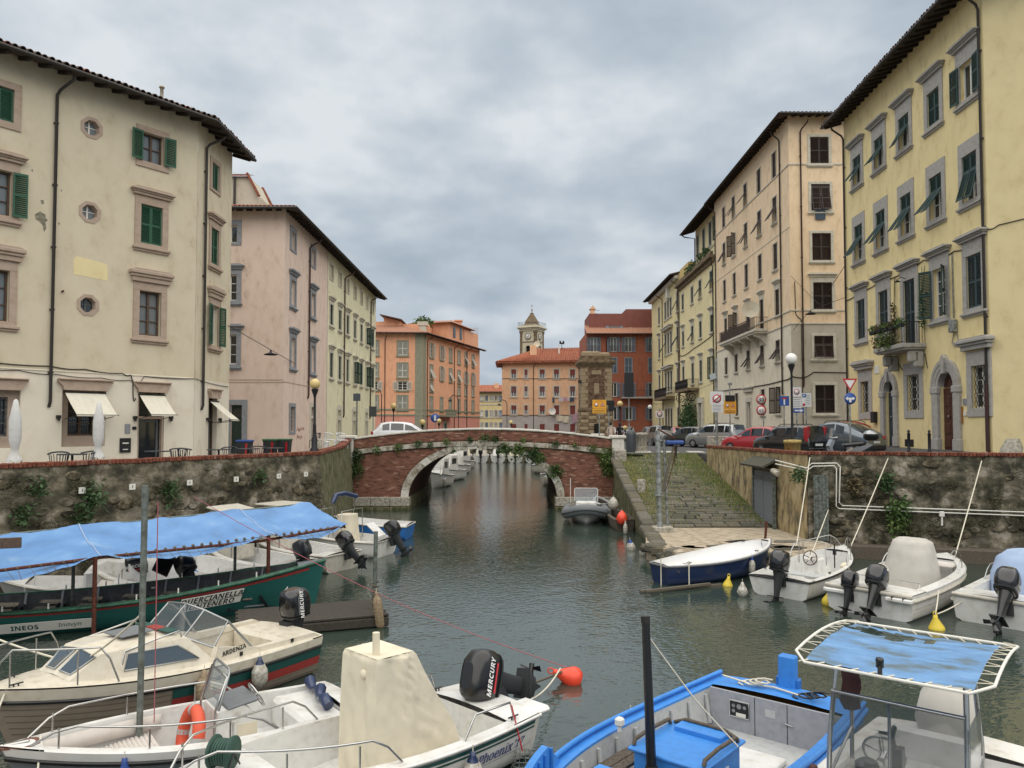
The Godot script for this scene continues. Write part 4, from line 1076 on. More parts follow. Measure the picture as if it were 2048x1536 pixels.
func balcony_rail(b: MB, s0: float, s1: float, z: float, y: float, h := 0.95, step := 0.13):
	b.box(v3((s0 + s1) / 2, y + h, z), v3(s1 - s0, 0.04, 0.05)); b.box(v3((s0 + s1) / 2, y + 0.08, z), v3(s1 - s0, 0.03, 0.03))
	for k in int((s1 - s0) / step) + 1: b.box(v3(s0 + k * step, y + h / 2, z), v3(0.018, h, 0.018))
	for s in [s0, s1]:
		b.box(v3(s, y + h, z / 2), v3(0.04, 0.04, z))
		for k in int(z / step): b.box(v3(s, y + h / 2, k * step + 0.05), v3(0.018, h, 0.018))

func apricot_house():
	var Lf = v2(20.9, 78.64); var C = v2(20.59, 56.5); var R = v2(29.59, 56.5)
	var t = thing("apricot_house", "tall apricot house with dark brown shutters behind the parked cars", "house", at(C, 2.9))
	var F = wall_frame(C, R, 0, t); var G = wall_frame(Lf, C, 0, t)
	var L = (Lf - C).length()
	var rows = [[24.05, 26.05], [20.5, 22.5], [16.8, 18.82], [13.15, 15.15], [9.55, 11.18], [5.5, 7.55]]
	var h = []
	for j in 6: h.append([1.6 + j * 0.02, 2.98 + j * 0.03, rows[j][0], rows[j][1]])
	bands(t, F, 9, [[0, 12.1, "apricot_grey"], [12.1, 27.8, "apricot"]], rects(h))
	for j in 6: win(t, F, h[j][0], h[j][1], h[j][2], h[j][3], {"sur": 0.2, "sm": "trim_pale", "shm": "shut_brown", "sh": ["closed", "ajar", "closed", "closed", "ajar", "closed"][j], "fix": 0.1 if j == 1 else 0.4, "tilt": 14.0, "corn": 0.18 if j == 3 else 0.0, "top": 0.4 if j == 3 else 0.2})
	part(t, "hanging_towel", bx(2.25, 20.2, 0.1, 0.75, 0.75, 0.03), "laundry_a", F)
	var xs = [18.85, 14.95, 11.05, 7.2, 3.7]
	var hb = []
	for i in 5:
		for j in 6:
			if i == 2 and j == 5: continue
			if i == 4 and j == 5: continue
			var x = xs[i] + (0.28 if j > 2 else 0.0) + 0.02 * j
			var y0 = rows[j][0]; var y1 = rows[j][1]
			if j == 3 and i > 0: y0 = 12.5; y1 = 15.0
			hb.append([x - 0.5, x + 0.5, y0, y1, i, j])
	hb.append([10.85, 12.0, 2.5, 6.6, 9, 9])
	bands(t, G, L, [[0, 12.1, "apricot_low"], [12.1, 27.8, "apricot"]], rects(hb))
	var st = [[0, 1, 0, 0, 1, 2], [0, 1, 0, 0, 1, 0], [1, 1, 0, 0, 1, 0], [1, 2, 0, 2, 0, 0], [0, 1, 0, 0, 0, 0]]
	for r in hb:
		if r[4] == 9: continue
		var s = st[r[4]][r[5]]
		win(t, G, r[0], r[1], r[2], r[3], {"sur": 0.09, "sm": "trim_pale", "shm": "shut_brown", "sh": ["closed", "ajar", "open"][s], "swing": 50.0 if s == 2 else 0.0, "tilt": 32.0, "corn": 0.2 if r[5] == 3 else 0.0, "top": 0.45 if r[5] == 3 else 0.09, "sill": r[5] > 0 and not (r[5] == 3 and r[4] > 0)})
	var d = part(t, "doorway", mb().box(v3(10.7, 4.7, 0.03), v3(0.3, 4.0, 0.1)).box(v3(12.15, 4.7, 0.03), v3(0.3, 4.0, 0.1)).box(v3(11.43, 6.85, 0.03), v3(1.75, 0.4, 0.1)), "trim_pale", G)
	part(d, "door", bx(11.43, 4.5, -0.22, 1.15, 4.2, 0.05), "frame_grey"); part(d, "cornice", mb().cbox(v3(11.43, 7.9, 0.15), v3(2.6, 0.16, 0.36), 0.03).cbox(v3(11.43, 7.65, 0.1), v3(2.2, 0.34, 0.22), 0.05), "trim_pale")
	for y in [24.0, 13.08, 12.1]:
		belt(t, F, 9, y, 0.12, 0.06, "trim_pale"); belt(t, G, L, y, 0.12, 0.06, "trim_pale")
	belt(t, G, L, 19.9 - 0.6, 0.06, 0.03, "trim_pale")
	eaves(t, [Lf, C, R], 27.4, 0.95, {"tile": "tile_dark", "rows": 4, "pitch": 0.3, "rafter": 0.6, "near": false})
	pipe_down(t, F, 0.85, 7.5, 26.5, 0.85, "pipe_brown"); pipe_down(t, G, 20.3, 7.0, 26.5, 0.85, "pipe_dark"); pipe_down(t, G, 0.5, 6.6, 26.5, 0.85, "pipe_dark")
	var bl := mb()
	bl.cbox(v3(11.2, 12.3, 0.55), v3(11.2, 0.22, 1.1), 0.03); bl.box(v3(11.2, 12.12, 0.5), v3(11.0, 0.14, 1.0))
	for s in [6.6, 9.2, 11.8, 14.2, 16.2]: bl.prism([v2(0, 12.1), v2(1.0, 12.1), v2(0.9, 11.85), v2(0.4, 11.6), v2(0, 11.1)], s - 0.16, s + 0.16, Transform3D(Basis(BCK, UP, Vector3.LEFT), v3(0, 0, 0)) * Transform3D(Basis.from_scale(v3(1, 1, -1)), O3))
	var bp = part(t, "balcony", bl, "trim_pale", G)
	var br := mb(); balcony_rail(br, 5.65, 16.75, 1.05, 12.4, 0.95, 0.14)
	part(bp, "railing", br, "pipe_brown")
	part(bp, "wind_screen", mb().box(v3(10.4, 12.85, 1.0), v3(9, 0.75, 0.01)), "seat_wood")
	rear(t, [R, R + v2(0, 16), Lf + v2(9, 0), Lf], 0, 27.8, "apricot")
	cable(t, G, [v2(0.5, 8.1), v2(6, 8.0), v2(14, 7.9), v2(20.3, 8.0), v2(22.1, 8.1)], 0.05); cable(t, F, [v2(0, 8.2), v2(0.9, 8.1), v2(1.6, 8.5), v2(9, 8.5)], 0.04)
	cable(t, F, [v2(0.3, 15.2), v2(0.35, 12.8), v2(0.75, 12.4), v2(0.8, 3.2)], 0.03)
	var k = thing("balcony_satellite_dish", "round satellite dish on the apricot house's balcony", "satellite dish", at(v2(19.7, 63.4), 12.5))
	part(k, "dish", mb().lathe([v2(0.02, 0), v2(0.4, 0.06), v2(0.72, 0.22)], 14, Transform3D(rot(v3(1, 0, 0.3).normalized(), 75), v3(0, 1.6, 0.2))), "attic"); part(k, "arm", mb().bar(v3(0, 0, 0), v3(0, 1.5, 0), 0.04), "galv")

func terrace_house():
	var Lf = v2(21.15, 96.87); var C = v2(20.9, 78.64)
	var t = thing("terrace_house", "yellow house with a planted roof terrace and an ivy grown doorway", "house", at(Lf, 2.9))
	var G = wall_frame(Lf, C, 0, t)
	var xs = [2.4, 7.6, 11.65, 16.7]
	var h = []
	for i in 4:
		for r in [[18.9, 20.8, 0], [14.4, 16.2, 1], [9.5, 11.85, 2]]:
			h.append([xs[i] - 0.6, xs[i] + 0.6, r[0], r[1], i, r[2]])
	h.append([11.2, 12.6, 2.5, 7.2, 9, 9])
	facade(t, G, 18.23, 22.0, rects(h), "butter")
	for r in h:
		if r[4] == 9: continue
		var aj = (r[5] == 0 and (r[4] == 2 or r[4] == 3)) or (r[5] == 1 and r[4] == 1)
		win(t, G, r[0], r[1], r[2], r[3], {"sur": 0.16, "sm": "trim_pale", "shm": "shut_dark", "sh": "ajar" if aj else ("open" if r[5] == 2 and r[4] == 3 else "closed"), "corn": 0.0 if r[5] == 0 else 0.22, "top": 0.2 if r[5] == 0 else 0.55})
	part(t, "portal", mb().box(v3(11.0, 4.9, 0.1), v3(0.5, 4.4, 0.3)).box(v3(12.8, 4.9, 0.1), v3(0.5, 4.4, 0.3)).box(v3(11.9, 7.4, 0.1), v3(2.4, 0.6, 0.4)), "trim_pale", G)
	part(t, "door", bx(11.9, 4.6, -0.22, 1.4, 4.6, 0.05), "shut_brown", G)
	part(t, "terrace_cornice", mb().cbox(v3(9.1, 22.1, 0.2), v3(18.2, 0.35, 0.8), 0.08).box(v3(9.1, 21.75, 0.1), v3(18.2, 0.4, 0.3)).box(v3(9.1, 22.45, 0.3), v3(18.2, 0.35, 0.25)), "tower_stone", G)
	var bl := mb()
	bl.box(v3(7.0, 8.7, 0.65), v3(7.4, 0.3, 1.3))
	var bp = part(t, "balcony", bl, "tower_stone", G)
	var br := mb(); balcony_rail(br, 3.4, 10.6, 1.25, 8.85, 1.0, 0.1)
	for k in 18: br.tube([v3(3.6 + k * 0.4, 9.3, 1.26), v3(3.7 + k * 0.4, 9.5, 1.26), v3(3.8 + k * 0.4, 9.3, 1.26), v3(3.7 + k * 0.4, 9.1, 1.26)], 0.03, 4, false, true)
	part(bp, "railing", br, "iron")
	for s in [4.2, 10.2]:
		part(bp, "scroll_bracket", mb().tube(range(20).map(func(i): return v3(s, 7.9 + cos(i * 0.6) * (0.62 - i * 0.025), 0.75 + sin(i * 0.6) * (0.62 - i * 0.025))), 0.05, 5), "iron")
	# set-back storey under the upper roof
	var U = v2(21.9, 91.0); var V = v2(21.72, 78.64)
	var K = wall_frame(U, V, 0, t)
	var hu = []
	for x in [1.2, 4.2, 7.2, 10.4]: hu.append([x - 0.6, x + 0.6, 24.4, 27.0])
	facade(t, K, (U - V).length(), 27.9, rects(hu), "butter")
	for i in 4: win(t, K, hu[i][0], hu[i][1], 24.4, 27.0, {"sur": 0.1, "sm": "trim_pale", "sh": "closed" if i < 3 else "open", "shm": "shut_slate" if i < 3 else "shut_dark"})
	for x in [1.4, 4.4, 7.4, 10.6]: part(t, "terrace_window", bx(x, 23.0, 0.01, 0.8, 1.1, 0.04), "glass", K)
	belt(t, K, 12.3, 24.1, 0.2, 0.08, "trim_pale")
	eaves(t, [U, V], 27.5, 1.6, {"tile": "tile_dark", "ext0": 0.9, "rows": 3, "pitch": 0.35})
	part(t, "drainpipe", mb().tube([v3(-0.8, 27.6, 1.6), v3(-0.5, 27.2, 1.2), v3(0.05, 26.9, 0.1), v3(0.05, 22.3, 0.1)], 0.07, 6), "pipe_dark", K)
	part(t, "parapet_block", mb().box(v3(2.6, 23.2, -1.3), v3(5.0, 2.2, 2.4)), "ochre_block", G)
	for q in [[7.0, 22.9], [9.4, 22.9], [13.0, 23.0], [15.6, 23.1]]:
		part(t, "terrace_plant", clump(v3(q[0], q[1], 0.3), v3(1.1, 0.5, 0.4), 120, 0.28), "leaf2", G)
	pipe_down(t, G, 0.4, 3.2, 21.2, 0.3, "pipe_brown"); pipe_down(t, G, 17.6, 3.2, 21.2, 0.3, "pipe_dark")
	cable(t, G, [v2(0.4, 13.4), v2(3, 13.2), v2(8, 13.5), v2(17, 14.0)], 0.05)
	rear(t, [V, C, C + v2(9, 0), Lf + v2(9, 0), Lf], 0, 22, "butter"); lid(t, [Lf, C, C + v2(9, 0), Lf + v2(9, 0)], 21.9, "paving", "terrace_floor")
	rear(t, [V, V + v2(8, 0), U + v2(8, 0), U], 22, 27.9, "butter")
	plant("climbing_ivy", "dark ivy thicket hanging over the doorway of the yellow terrace house", "ivy", at(v2(20.5, 89.5), 5.3), v3(0.8, 2.6, 3.6), 2600, 0.3, "leaf2", 1.2)

func ochre_row_house():
	var Lf = v2(21.43, 117.37); var C = v2(21.15, 96.87)
	var t = thing("triple_window_house", "pale yellow house with triple windows at the far end of the street", "house", at(Lf, 2.9))
	var G = wall_frame(Lf, C, 0, t)
	var h = []
	for x in [6.4, 11.3, 13.25, 15.2, 19.6]:
		for r in [[19.3, 21.7, 0], [14.4, 17.2, 1], [9.3, 11.9, 2], [3.6, 6.9, 3]]: h.append([x - 0.6, x + 0.6, r[0], r[1], x, r[2]])
	facade(t, G, 20.5, 23.9, rects(h), "ochre_yellow")
	for r in h:
		var one = r[4] < 11 or r[4] > 16
		win(t, G, r[0], r[1], r[2], r[3], {"sur": 0.2, "sm": "trim_pale", "shm": "shut_slate" if r[5] < 3 else "shut_brown", "sh": "ajar" if (r[5] == 1 and r[4] == 11.3) or (r[5] == 0 and r[4] == 19.6) or (r[5] == 1 and r[4] == 19.6) else "closed", "corn": 0.25 if one and r[5] in [1, 2] else 0.0, "top": 0.5 if one and r[5] in [1, 2] else 0.2})
	for y in [17.75, 12.4]: part(t, "long_cornice", mb().cbox(v3(13.25, y, 0.25), v3(6.2, 0.3, 0.5), 0.08).box(v3(13.25, y + 0.25, 0.3), v3(6.6, 0.18, 0.6)), "trim_pale", G)
	var bl := mb()
	bl.box(v3(13.0, 8.3, 0.6), v3(9.0, 0.35, 1.2))
	var bp = part(t, "balcony", bl, "tower_stone", G)
	var br := mb(); balcony_rail(br, 8.6, 17.4, 1.15, 8.5, 1.1, 0.11); br.box(v3(13, 8.95, 1.17), v3(8.8, 0.6, 0.03))
	part(bp, "railing", br, "iron")
	part(t, "roof_cornice", mb().cbox(v3(10.2, 23.5, 0.25), v3(20.4, 0.6, 0.6), 0.15), "trim_pale", G)
	eaves(t, [Lf, C], 23.7, 1.1, {"tile": "tile_dark", "ext0": 0.9, "rows": 3, "pitch": 0.4, "slope": 0.25})
	pipe_down(t, G, 9.2, 3.2, 22.5, 1.0, "pipe_brown"); pipe_down(t, G, 20.2, 3.2, 22.5, 1.0, "pipe_brown")
	part(t, "chimney_flue", bx(14.0, 22.6, 0.2, 1.0, 1.6, 0.4), "plaque", G)
	rear(t, [C, C + v2(9, 0), Lf + v2(9, 0), Lf], 0, 23.9, "ochre_yellow")

func arch_portal(t, G, s0: float, s1: float, y0: float, spring: float, dm: String, wsur: float, glazed: bool):
	# stone surround with imposts and a keystone, an arched door inside
	var c = (s0 + s1) / 2; var r = (s1 - s0) / 2
	var b := mb()
	for s in [-1, 1]:
		b.cbox(v3(c + s * (r + wsur / 2), (y0 + spring) / 2, 0.05), v3(wsur, spring - y0, 0.16), 0.015)
		b.cbox(v3(c + s * (r + wsur / 2), (y0 + spring) / 2, 0.07), v3(wsur * 0.5, spring - y0 - 0.02, 0.18), 0.03)
		b.cbox(v3(c + s * (r + wsur / 2 + 0.01), spring + 0.12, 0.07), v3(wsur + 0.1, 0.3, 0.22), 0.03)
		b.cbox(v3(c + s * (r + wsur / 2 + 0.01), y0 + 0.25, 0.06), v3(wsur + 0.06, 0.5, 0.22), 0.02)
	var R = r + wsur
	var q = [r, r + wsur * 0.3, r + wsur * 0.33, r + wsur * 0.66, r + wsur * 0.7, R]
	var z = [0.1, 0.1, 0.13, 0.13, 0.16, 0.16]
	var rows = []
	for i in 25:
		var a = PI * i / 24
		var row = [v3(c + cos(a) * r, spring + 0.27 + sin(a) * r * 1.04, -0.25)]
		for k in 6: row.append(v3(c + cos(a) * q[k], spring + 0.27 + sin(a) * q[k] * 1.04, z[k]))
		row.append(v3(c + cos(a) * R, spring + 0.27 + sin(a) * R * 1.04, -0.02))
		rows.append(row)
	b.grid(rows, false, true)
	var top = spring + 0.27 + R * 1.04
	# keystone
	b.prism([v2(c - 0.1, top - wsur - 0.12), v2(c + 0.1, top - wsur - 0.12), v2(c + 0.17, top + 0.02), v2(c, top + 0.2), v2(c - 0.17, top + 0.02)], 0.0, 0.22)
	var d = part(t, "portal", b, "trim_grey", G)
	# door leaves
	var dl := mb()
	var dh = spring + 0.2
	for s in [-1, 1]:
		dl.box(v3(c + s * r / 2, (y0 + dh) / 2, -0.2), v3(r - 0.01, dh - y0, 0.06))
		for k in 4:
			dl.cbox(v3(c + s * r / 2, y0 + 0.35 + (dh - y0 - 0.3) * k / 4.0, -0.16), v3(r - 0.2, (dh - y0) / 4 - 0.22, 0.05), 0.025)
	part(d, "door_leaf", dl, dm)
	var ar := mb()
	var pp = []
	for i in 17: pp.append(v2(c + cos(PI * i / 16) * r, dh + 0.05 + sin(PI * i / 16) * r * 1.0))
	ar.prism(pp, -0.24, -0.2)
	part(d, "tympanum", ar, "glass" if glazed else dm)
	if glazed:
		var g := mb()
		for i in range(1, 8): g.bar(v3(c, dh + 0.05, -0.18), v3(c + cos(PI * i / 8) * r, dh + 0.05 + sin(PI * i / 8) * r, -0.18), 0.015, 4)
		for f in [0.4, 0.75]: g.tube(range(13).map(func(i): return v3(c + cos(PI * i / 12) * r * f, dh + 0.05 + sin(PI * i / 12) * r * f, -0.17)), 0.014, 4)
		part(d, "fanlight", g, "iron")
	else:
		part(d, "moulding", mb().tube(range(13).map(func(i): return v3(c + cos(PI * i / 12) * r * 0.7, dh + 0.1 + sin(PI * i / 12) * r * 0.65, -0.19)), 0.03, 4), dm)
	# stone filling the corners of the square opening behind the arch
	var f := mb()
	for s in [-1, 1]:
		var w = []
		for i in 9: w.append(v2(c + s * cos(PI / 2 * i / 8) * r, spring + 0.27 + sin(PI / 2 * i / 8) * r * 1.04))
		w.append(v2(c + s * (r + 0.001), spring + 0.27 + r * 1.04 + 0.01))
		f.prism(w, -0.06, -0.004)
	part(d, "spandrel", f, "trim_grey")
	part(d, "knocker", mb().ball(v3(c - 0.12, y0 + 1.5, -0.1), v3(0.04, 0.04, 0.04), 6, 4), "rim")

func palazzo():
	var Lf = v2(19.72, 45.09); var C = v2(19.09, 30.58); var X = v2(23.69, 25.08)
	var t = thing("yellow_palazzo", "large yellow house with grey stone trim and green shutters on the right quay", "house", at(Lf, 3.2))
	var G = wall_frame(Lf, C, 0, t); var K = wall_frame(C, X, 0, t)
	var L = (Lf - C).length()
	var cs = [1.88, 4.75, 7.6, 10.5, 13.3]
	var h = []
	for i in 5:
		h.append([cs[i] - 0.55, cs[i] + 0.55, 18.3, 19.85, i, 0]); h.append([cs[i] + 0.05 - 0.55, cs[i] + 0.05 + 0.55, 13.95, 15.9, i, 1])
		if i == 2: h.append([7.23, 8.41, 8.45, 11.65, 2, 2])
		else: h.append([cs[i] + 0.2 - 0.56, cs[i] + 0.2 + 0.56, 9.42, 11.62, i, 2])
	var gw = [[1.92, 2.99], [7.45, 8.66], [13.16, 14.2]]
	for g in gw: h.append([g[0], g[1], 5.25, 7.0, g[0], 3])
	h.append([4.94, 6.03, 2.5, 7.16, 0, 9]); h.append([10.49, 11.8, 2.5, 7.3, 1, 9])
	facade(t, G, L, 22.9, rects(h), "r_yellow")
	for r in h:
		var i = r[4]; var j = r[5]
		if j == 9: continue
		if j == 3:
			win(t, G, r[0], r[1], r[2], r[3], {"sur": 0.36, "sm": "trim_grey", "sh": "grille", "top": 0.6, "bot": 0.35, "sill": false, "corn": 0.3 if i > 9 or i < 3 else 0.0, "big": true, "cgap": 0.06})
		elif j == 2:
			win(t, G, r[0], r[1], r[2], r[3], {"sur": 0.3, "top": 0.62 if i != 2 else 0.6, "corn": 0.24, "shm": "shut_slate" if i != 3 else "shut_dark", "sh": "open" if i == 3 else "closed", "swing": 35.0 if i == 3 else 0.0, "bars": 3, "sill": i != 2})
		elif j == 1:
			win(t, G, r[0], r[1], r[2], r[3], {"sur": 0.3, "top": 0.62, "sh": "ajar" if i < 4 else "ajar", "tilt": 34.0 if i < 4 else 12.0, "shm": "shut_dark", "cas": "frame_white"})
		else:
			win(t, G, r[0], r[1], r[2], r[3], {"sur": 0.3, "top": 0.7, "corn": 0.24, "sh": ["ajar", "ajar", "ajar", "closed", "open"][i], "tilt": 34.0, "shm": "shut_dark", "cas": "frame_white", "bars": 0})
	arch_portal(t, G, 4.94, 6.03, 3.5, 6.05, "door_blue", 0.4, true)
	arch_portal(t, G, 10.49, 11.8, 3.45, 6.0, "door_brown", 0.52, false)
	# balcony over the small door
	var bl := mb()
	bl.cbox(v3(7.8, 8.3, 0.55), v3(3.2, 0.2, 1.12), 0.02); bl.box(v3(7.8, 8.16, 0.5), v3(3.0, 0.1, 1.0))
	for s in [6.5, 9.1]:
		for q in [[0.0, 0.5], [0.5, 0.36]]: bl.cbox(v3(s, 8.12 - q[1] * 0.9, 0.25 + q[0] * 0.5), v3(0.26, q[1] * 1.6, 0.5), 0.08)
	var bp = part(t, "balcony", bl, "trim_grey", G)
	var br := mb(); balcony_rail(br, 6.25, 9.35, 1.05, 8.4, 1.0, 0.12)
	part(bp, "railing", br, "iron")
	eaves(t, [Lf, C, X], 22.45, 1.0, {"near": true, "tile": "tile_dark", "ext0": 0.7, "rows": 12, "rafter": 0.55, "fresh": 0.05})
	pipe_down(t, G, 0.12, 3.7, 21.6, 0.9); pipe_down(t, G, 14.35, 3.5, 21.6, 0.9)
	part(t, "drainpipe_shoe", mb().bar(v3(14.35, 3.5, 0.1), v3(14.35, 6.2, 0.1), 0.075, 8), "pipe_brown", G)
	var kh = (C - X).length()
	facade(t, K, kh, 22.9, [], "r_yellow_light")
	rear(t, [X, X + v2(6, 6), Lf + v2(9, 2), Lf], 0, 22.9, "r_yellow")
	cable(t, G, [v2(0.1, 11.9), v2(1.9, 12.05), v2(4.7, 12.15), v2(7.6, 12.1), v2(9.3, 12.3), v2(10.7, 12.05), v2(12.0, 12.1), v2(13.4, 12.0), v2(14.5, 12.4)], 0.025, "pipe_dark"); cable(t, K, [v2(0, 12.4), v2(0.4, 12.5), v2(4, 12.9)], 0.02)
	for s in [11.82, 11.9]: cable(t, G, [v2(s, 12.05), v2(s + 0.02, 9.2)], 0.015, "galv")
	part(t, "junction_box", mb().cbox(v3(11.95, 8.85, 0.12), v3(0.42, 0.55, 0.2), 0.03), "galv", G)
	cable(t, G, [v2(11.85, 8.6), v2(11.7, 8.2), v2(11.95, 7.95), v2(12.2, 8.2), v2(12.1, 8.6)], 0.018, "galv")
	cable(t, G, [v2(6.4, 7.9), v2(7.0, 7.3), v2(7.6, 7.5), v2(8.8, 7.95), v2(9.3, 7.9), v2(9.5, 7.2)], 0.02)
	part(t, "street_plate", bx(4.0, 7.55, 0.02, 0.55, 0.42, 0.03), "plaque", G); part(t, "brass_plate", bx(12.65, 5.55, 0.02, 0.4, 0.26, 0.03), "trim_blue", G); part(t, "intercom", bx(12.35, 5.0, 0.03, 0.16, 0.7, 0.05), "varnish", G); part(t, "letter_slot", bx(12.6, 5.05, 0.03, 0.18, 0.18, 0.05), "plaque", G)
	part(t, "letter_box", mb().cbox(v3(3.78, 5.0, 0.12), v3(0.4, 0.6, 0.22), 0.02), "iron", G)
	for s in [3.3, 7.5]: part(t, "cellar_grate", bx(s, 3.7, 0.0, 0.9, 0.35, 0.03), "interior", G)
	part(t, "porch_lamp", mb().tube([v3(7.55, 11.75, 0.02), v3(7.55, 11.85, 0.3), v3(7.55, 11.7, 0.45)], 0.02, 4).lathe([v2(0.02, 0.1), v2(0.16, 0), v2(0.03, 0.02)], 8, move(v3(7.55, 11.6, 0.45))), "iron", G)
	for s in [6.4, 9.35]:
		var v := mb()
		for k in 90: v.leaf(v3(s + rn.randfn(0, 0.1), rn.randf_range(9.2, 10.8), 0.12 + rn.randf() * 0.12), 0.16, rn)
		for k in 3: v.tube([v3(s + rn.randfn(0, 0.08), 9.0, 0.12), v3(s + rn.randfn(0, 0.1), 10.5, 0.12), v3(s + rn.randfn(0.1, 0.15), 12.0, 0.08)], 0.012, 4)
		part(t, "dry_creeper", v, "ivy_brown" if s < 7 else "leaf2", G)
	# pots along the railing
	var fr = Transform3D(G.basis, G.origin + t.position)
	for k in 5:
		var s = [6.3, 7.0, 7.7, 8.5, 9.2][k]
		var q = thing("railing_planter", ["planter box with trailing greenery at the far end of the balcony railing", "second planter box along the balcony railing of the yellow house", "planter box in the middle of the balcony railing of the yellow house", "planter box right of the middle on the balcony railing", "planter box at the near corner of the balcony railing"][k], "planter", fr * v3(s, 9.35, 1.12), fr.basis.get_euler().y, "planters on the balcony")
		part(q, "box", mb().cbox(v3(0, -0.1, 0), v3(0.6, 0.2, 0.2), 0.02), "plastic")
		part(q, "foliage", clump(v3(0, 0.08, 0), v3(0.45, 0.25, 0.22), 150, 0.13, 0.2), ["leaf0", "ivy_brown", "leaf1", "ivy_brown", "leaf0"][k])
	plant("balcony_shrub", "bushy green shrub bulging through the balcony railing of the yellow house", "shrub", fr * v3(8.0, 8.65, 1.15), v3(0.55, 0.5, 0.3), 420, 0.12, "leaf1")
	plant("balcony_creeper", "brown tangled plants behind the balcony railing of the yellow house", "shrub", fr * v3(6.9, 8.65, 0.85), v3(0.7, 0.35, 0.25), 300, 0.12, "ivy_brown")

# ------------------------------------------------------------------ light, water, streets, quays, bridge
func set_view():
	var cam := Camera3D.new()
	cam.name = "camera"
	cam.projection = Camera3D.PROJECTION_FRUSTUM
	cam.near = 0.1; cam.far = 900.0
	cam.size = 0.2 * 768.0 / 1538.0
	cam.frustum_offset = v2(0, 0.1 * 26.0 / 1538.0)
	cam.position = v3(0, 4.5, 0)
	cam.rotation_degrees.x = 2.2
	add_child(cam)
	cam.current = true
	var sky_mat := PanoramaSkyMaterial.new()
	sky_mat.panorama = cloud_panorama()
	var sky := Sky.new()
	sky.sky_material = sky_mat
	var env := Environment.new()
	env.background_mode = Environment.BG_SKY
	env.sky = sky
	env.background_energy_multiplier = 0.335
	env.tonemap_mode = Environment.TONE_MAPPER_LINEAR
	env.tonemap_exposure = 2.55
	env.sdfgi_enabled = true; env.ssao_enabled = true; env.ssil_enabled = true
	var we := WorldEnvironment.new()
	we.name = "world"
	we.environment = env
	add_child(we)
	var sun := DirectionalLight3D.new()
	sun.name = "overcast_sun"
	sun.light_energy = 0.5
	sun.light_color = Color(1.0, 0.965, 0.91)
	sun.light_angular_distance = 120.0
	sun.shadow_enabled = true
	sun.rotation_degrees = v3(-76, 20, 0)
	add_child(sun)

func cloud_panorama() -> ImageTexture:
	# layers of stratus from noise on the sphere; even all round
	var w = 2048; var h = 1024
	var big := FastNoiseLite.new(); big.seed = 5; big.frequency = 1.5; big.fractal_octaves = 4; big.noise_type = FastNoiseLite.TYPE_SIMPLEX_SMOOTH
	var puff := FastNoiseLite.new(); puff.seed = 9; puff.frequency = 2.2; puff.fractal_octaves = 6; puff.fractal_gain = 0.6; puff.noise_type = FastNoiseLite.TYPE_SIMPLEX_SMOOTH
	var data = PackedByteArray()
	data.resize(w * h * 3)
	var half = h / 2
	var low = Color(0.70, 0.76, 0.815); var mid = Color(0.79, 0.835, 0.88); var hi = Color(0.93, 0.955, 0.975)
	var ww = w / 2
	for y in half:
		var el = PI * (0.5 - (y + 0.5) / h)
		# cloud sheet some height above: directions meet the sheet ever farther away towards the horizon
		var k = 1.0 / (sin(el) + 0.22)
		for x in ww:
			var az = TAU * (x * 2 + 1.0) / w
			var p = v2(sin(az) * cos(el) * k, cos(az) * cos(el) * k)
			var v = big.get_noise_3d(p.x * 0.6, p.y * 0.6, 0.0) * 0.65 + puff.get_noise_3d(p.x * 1.2, p.y * 1.2, 3.0) * 0.48
			v = clamp(v * 1.2 + 0.43, 0.0, 1.0)
			var c = low.lerp(mid, v * 2.0) if v < 0.5 else mid.lerp(hi, v * 2.0 - 1.0)
			var i = (y * w + x * 2) * 3
			var r = int(c.r * 255); var g = int(c.g * 255); var b = int(c.b * 255)
			data[i] = r; data[i + 1] = g; data[i + 2] = b
			data[i + 3] = r; data[i + 4] = g; data[i + 5] = b
	for i in range(half * w * 3, h * w * 3, 3):
		data[i] = 112; data[i + 1] = 116; data[i + 2] = 116
	var im := Image.create_from_data(w, h, false, Image.FORMAT_RGB8, data)
	return ImageTexture.create_from_image(im)

func slab(called, pts: Array, y0: float, y1: float, m):
	var pp = []
	for p in pts: pp.append(p)
	return struct(called, mb().prism(pp, y0, y1, Transform3D(Basis(RGT, Vector3.FORWARD, UP), O3)), m)

func rough_wall(pts: Array, y0: Array, y1: Array, batter: float, amp := 0.06, step := 0.22, from := 0, upto := 99) -> MB:
	# masonry face along plan points (left to right seen from the water), uneven by noise
	var f := FastNoiseLite.new(); f.seed = 71; f.frequency = 0.9; f.fractal_octaves = 4
	var b := mb()
	var cols = []
	var mit = offset_line(pts, 1.0)
	for i in pts.size() - 1:
		if i < from or i >= upto: continue
		var e = pts[i + 1] - pts[i]; var L = e.length(); e /= L
		var k = max(1, int(L / step))
		for s in range(k + (1 if i == min(pts.size(), upto + 1) - 2 else 0)):
			var a = float(s) / k
			var p = pts[i] + e * L * a
			var n = (mit[i] - pts[i]).lerp(mit[i + 1] - pts[i + 1], a)
			var lo = lerp(float(y0[i]), float(y0[i + 1]), a); var hi = lerp(float(y1[i]), float(y1[i + 1]), a)
			var col = []
			var m = max(2, int((hi - lo) / step))
			for r in 17:
				var y = lerp(lo, hi, r / 16.0)
				var d = f.get_noise_3d(p.x, y * 1.4, p.y) * amp * (0.4 if r == 16 else 1.0) + batter * (1.0 - r / 16.0)
				col.append(at(p + n * d, y))
			cols.append(col)
	b.grid(cols)
	return b

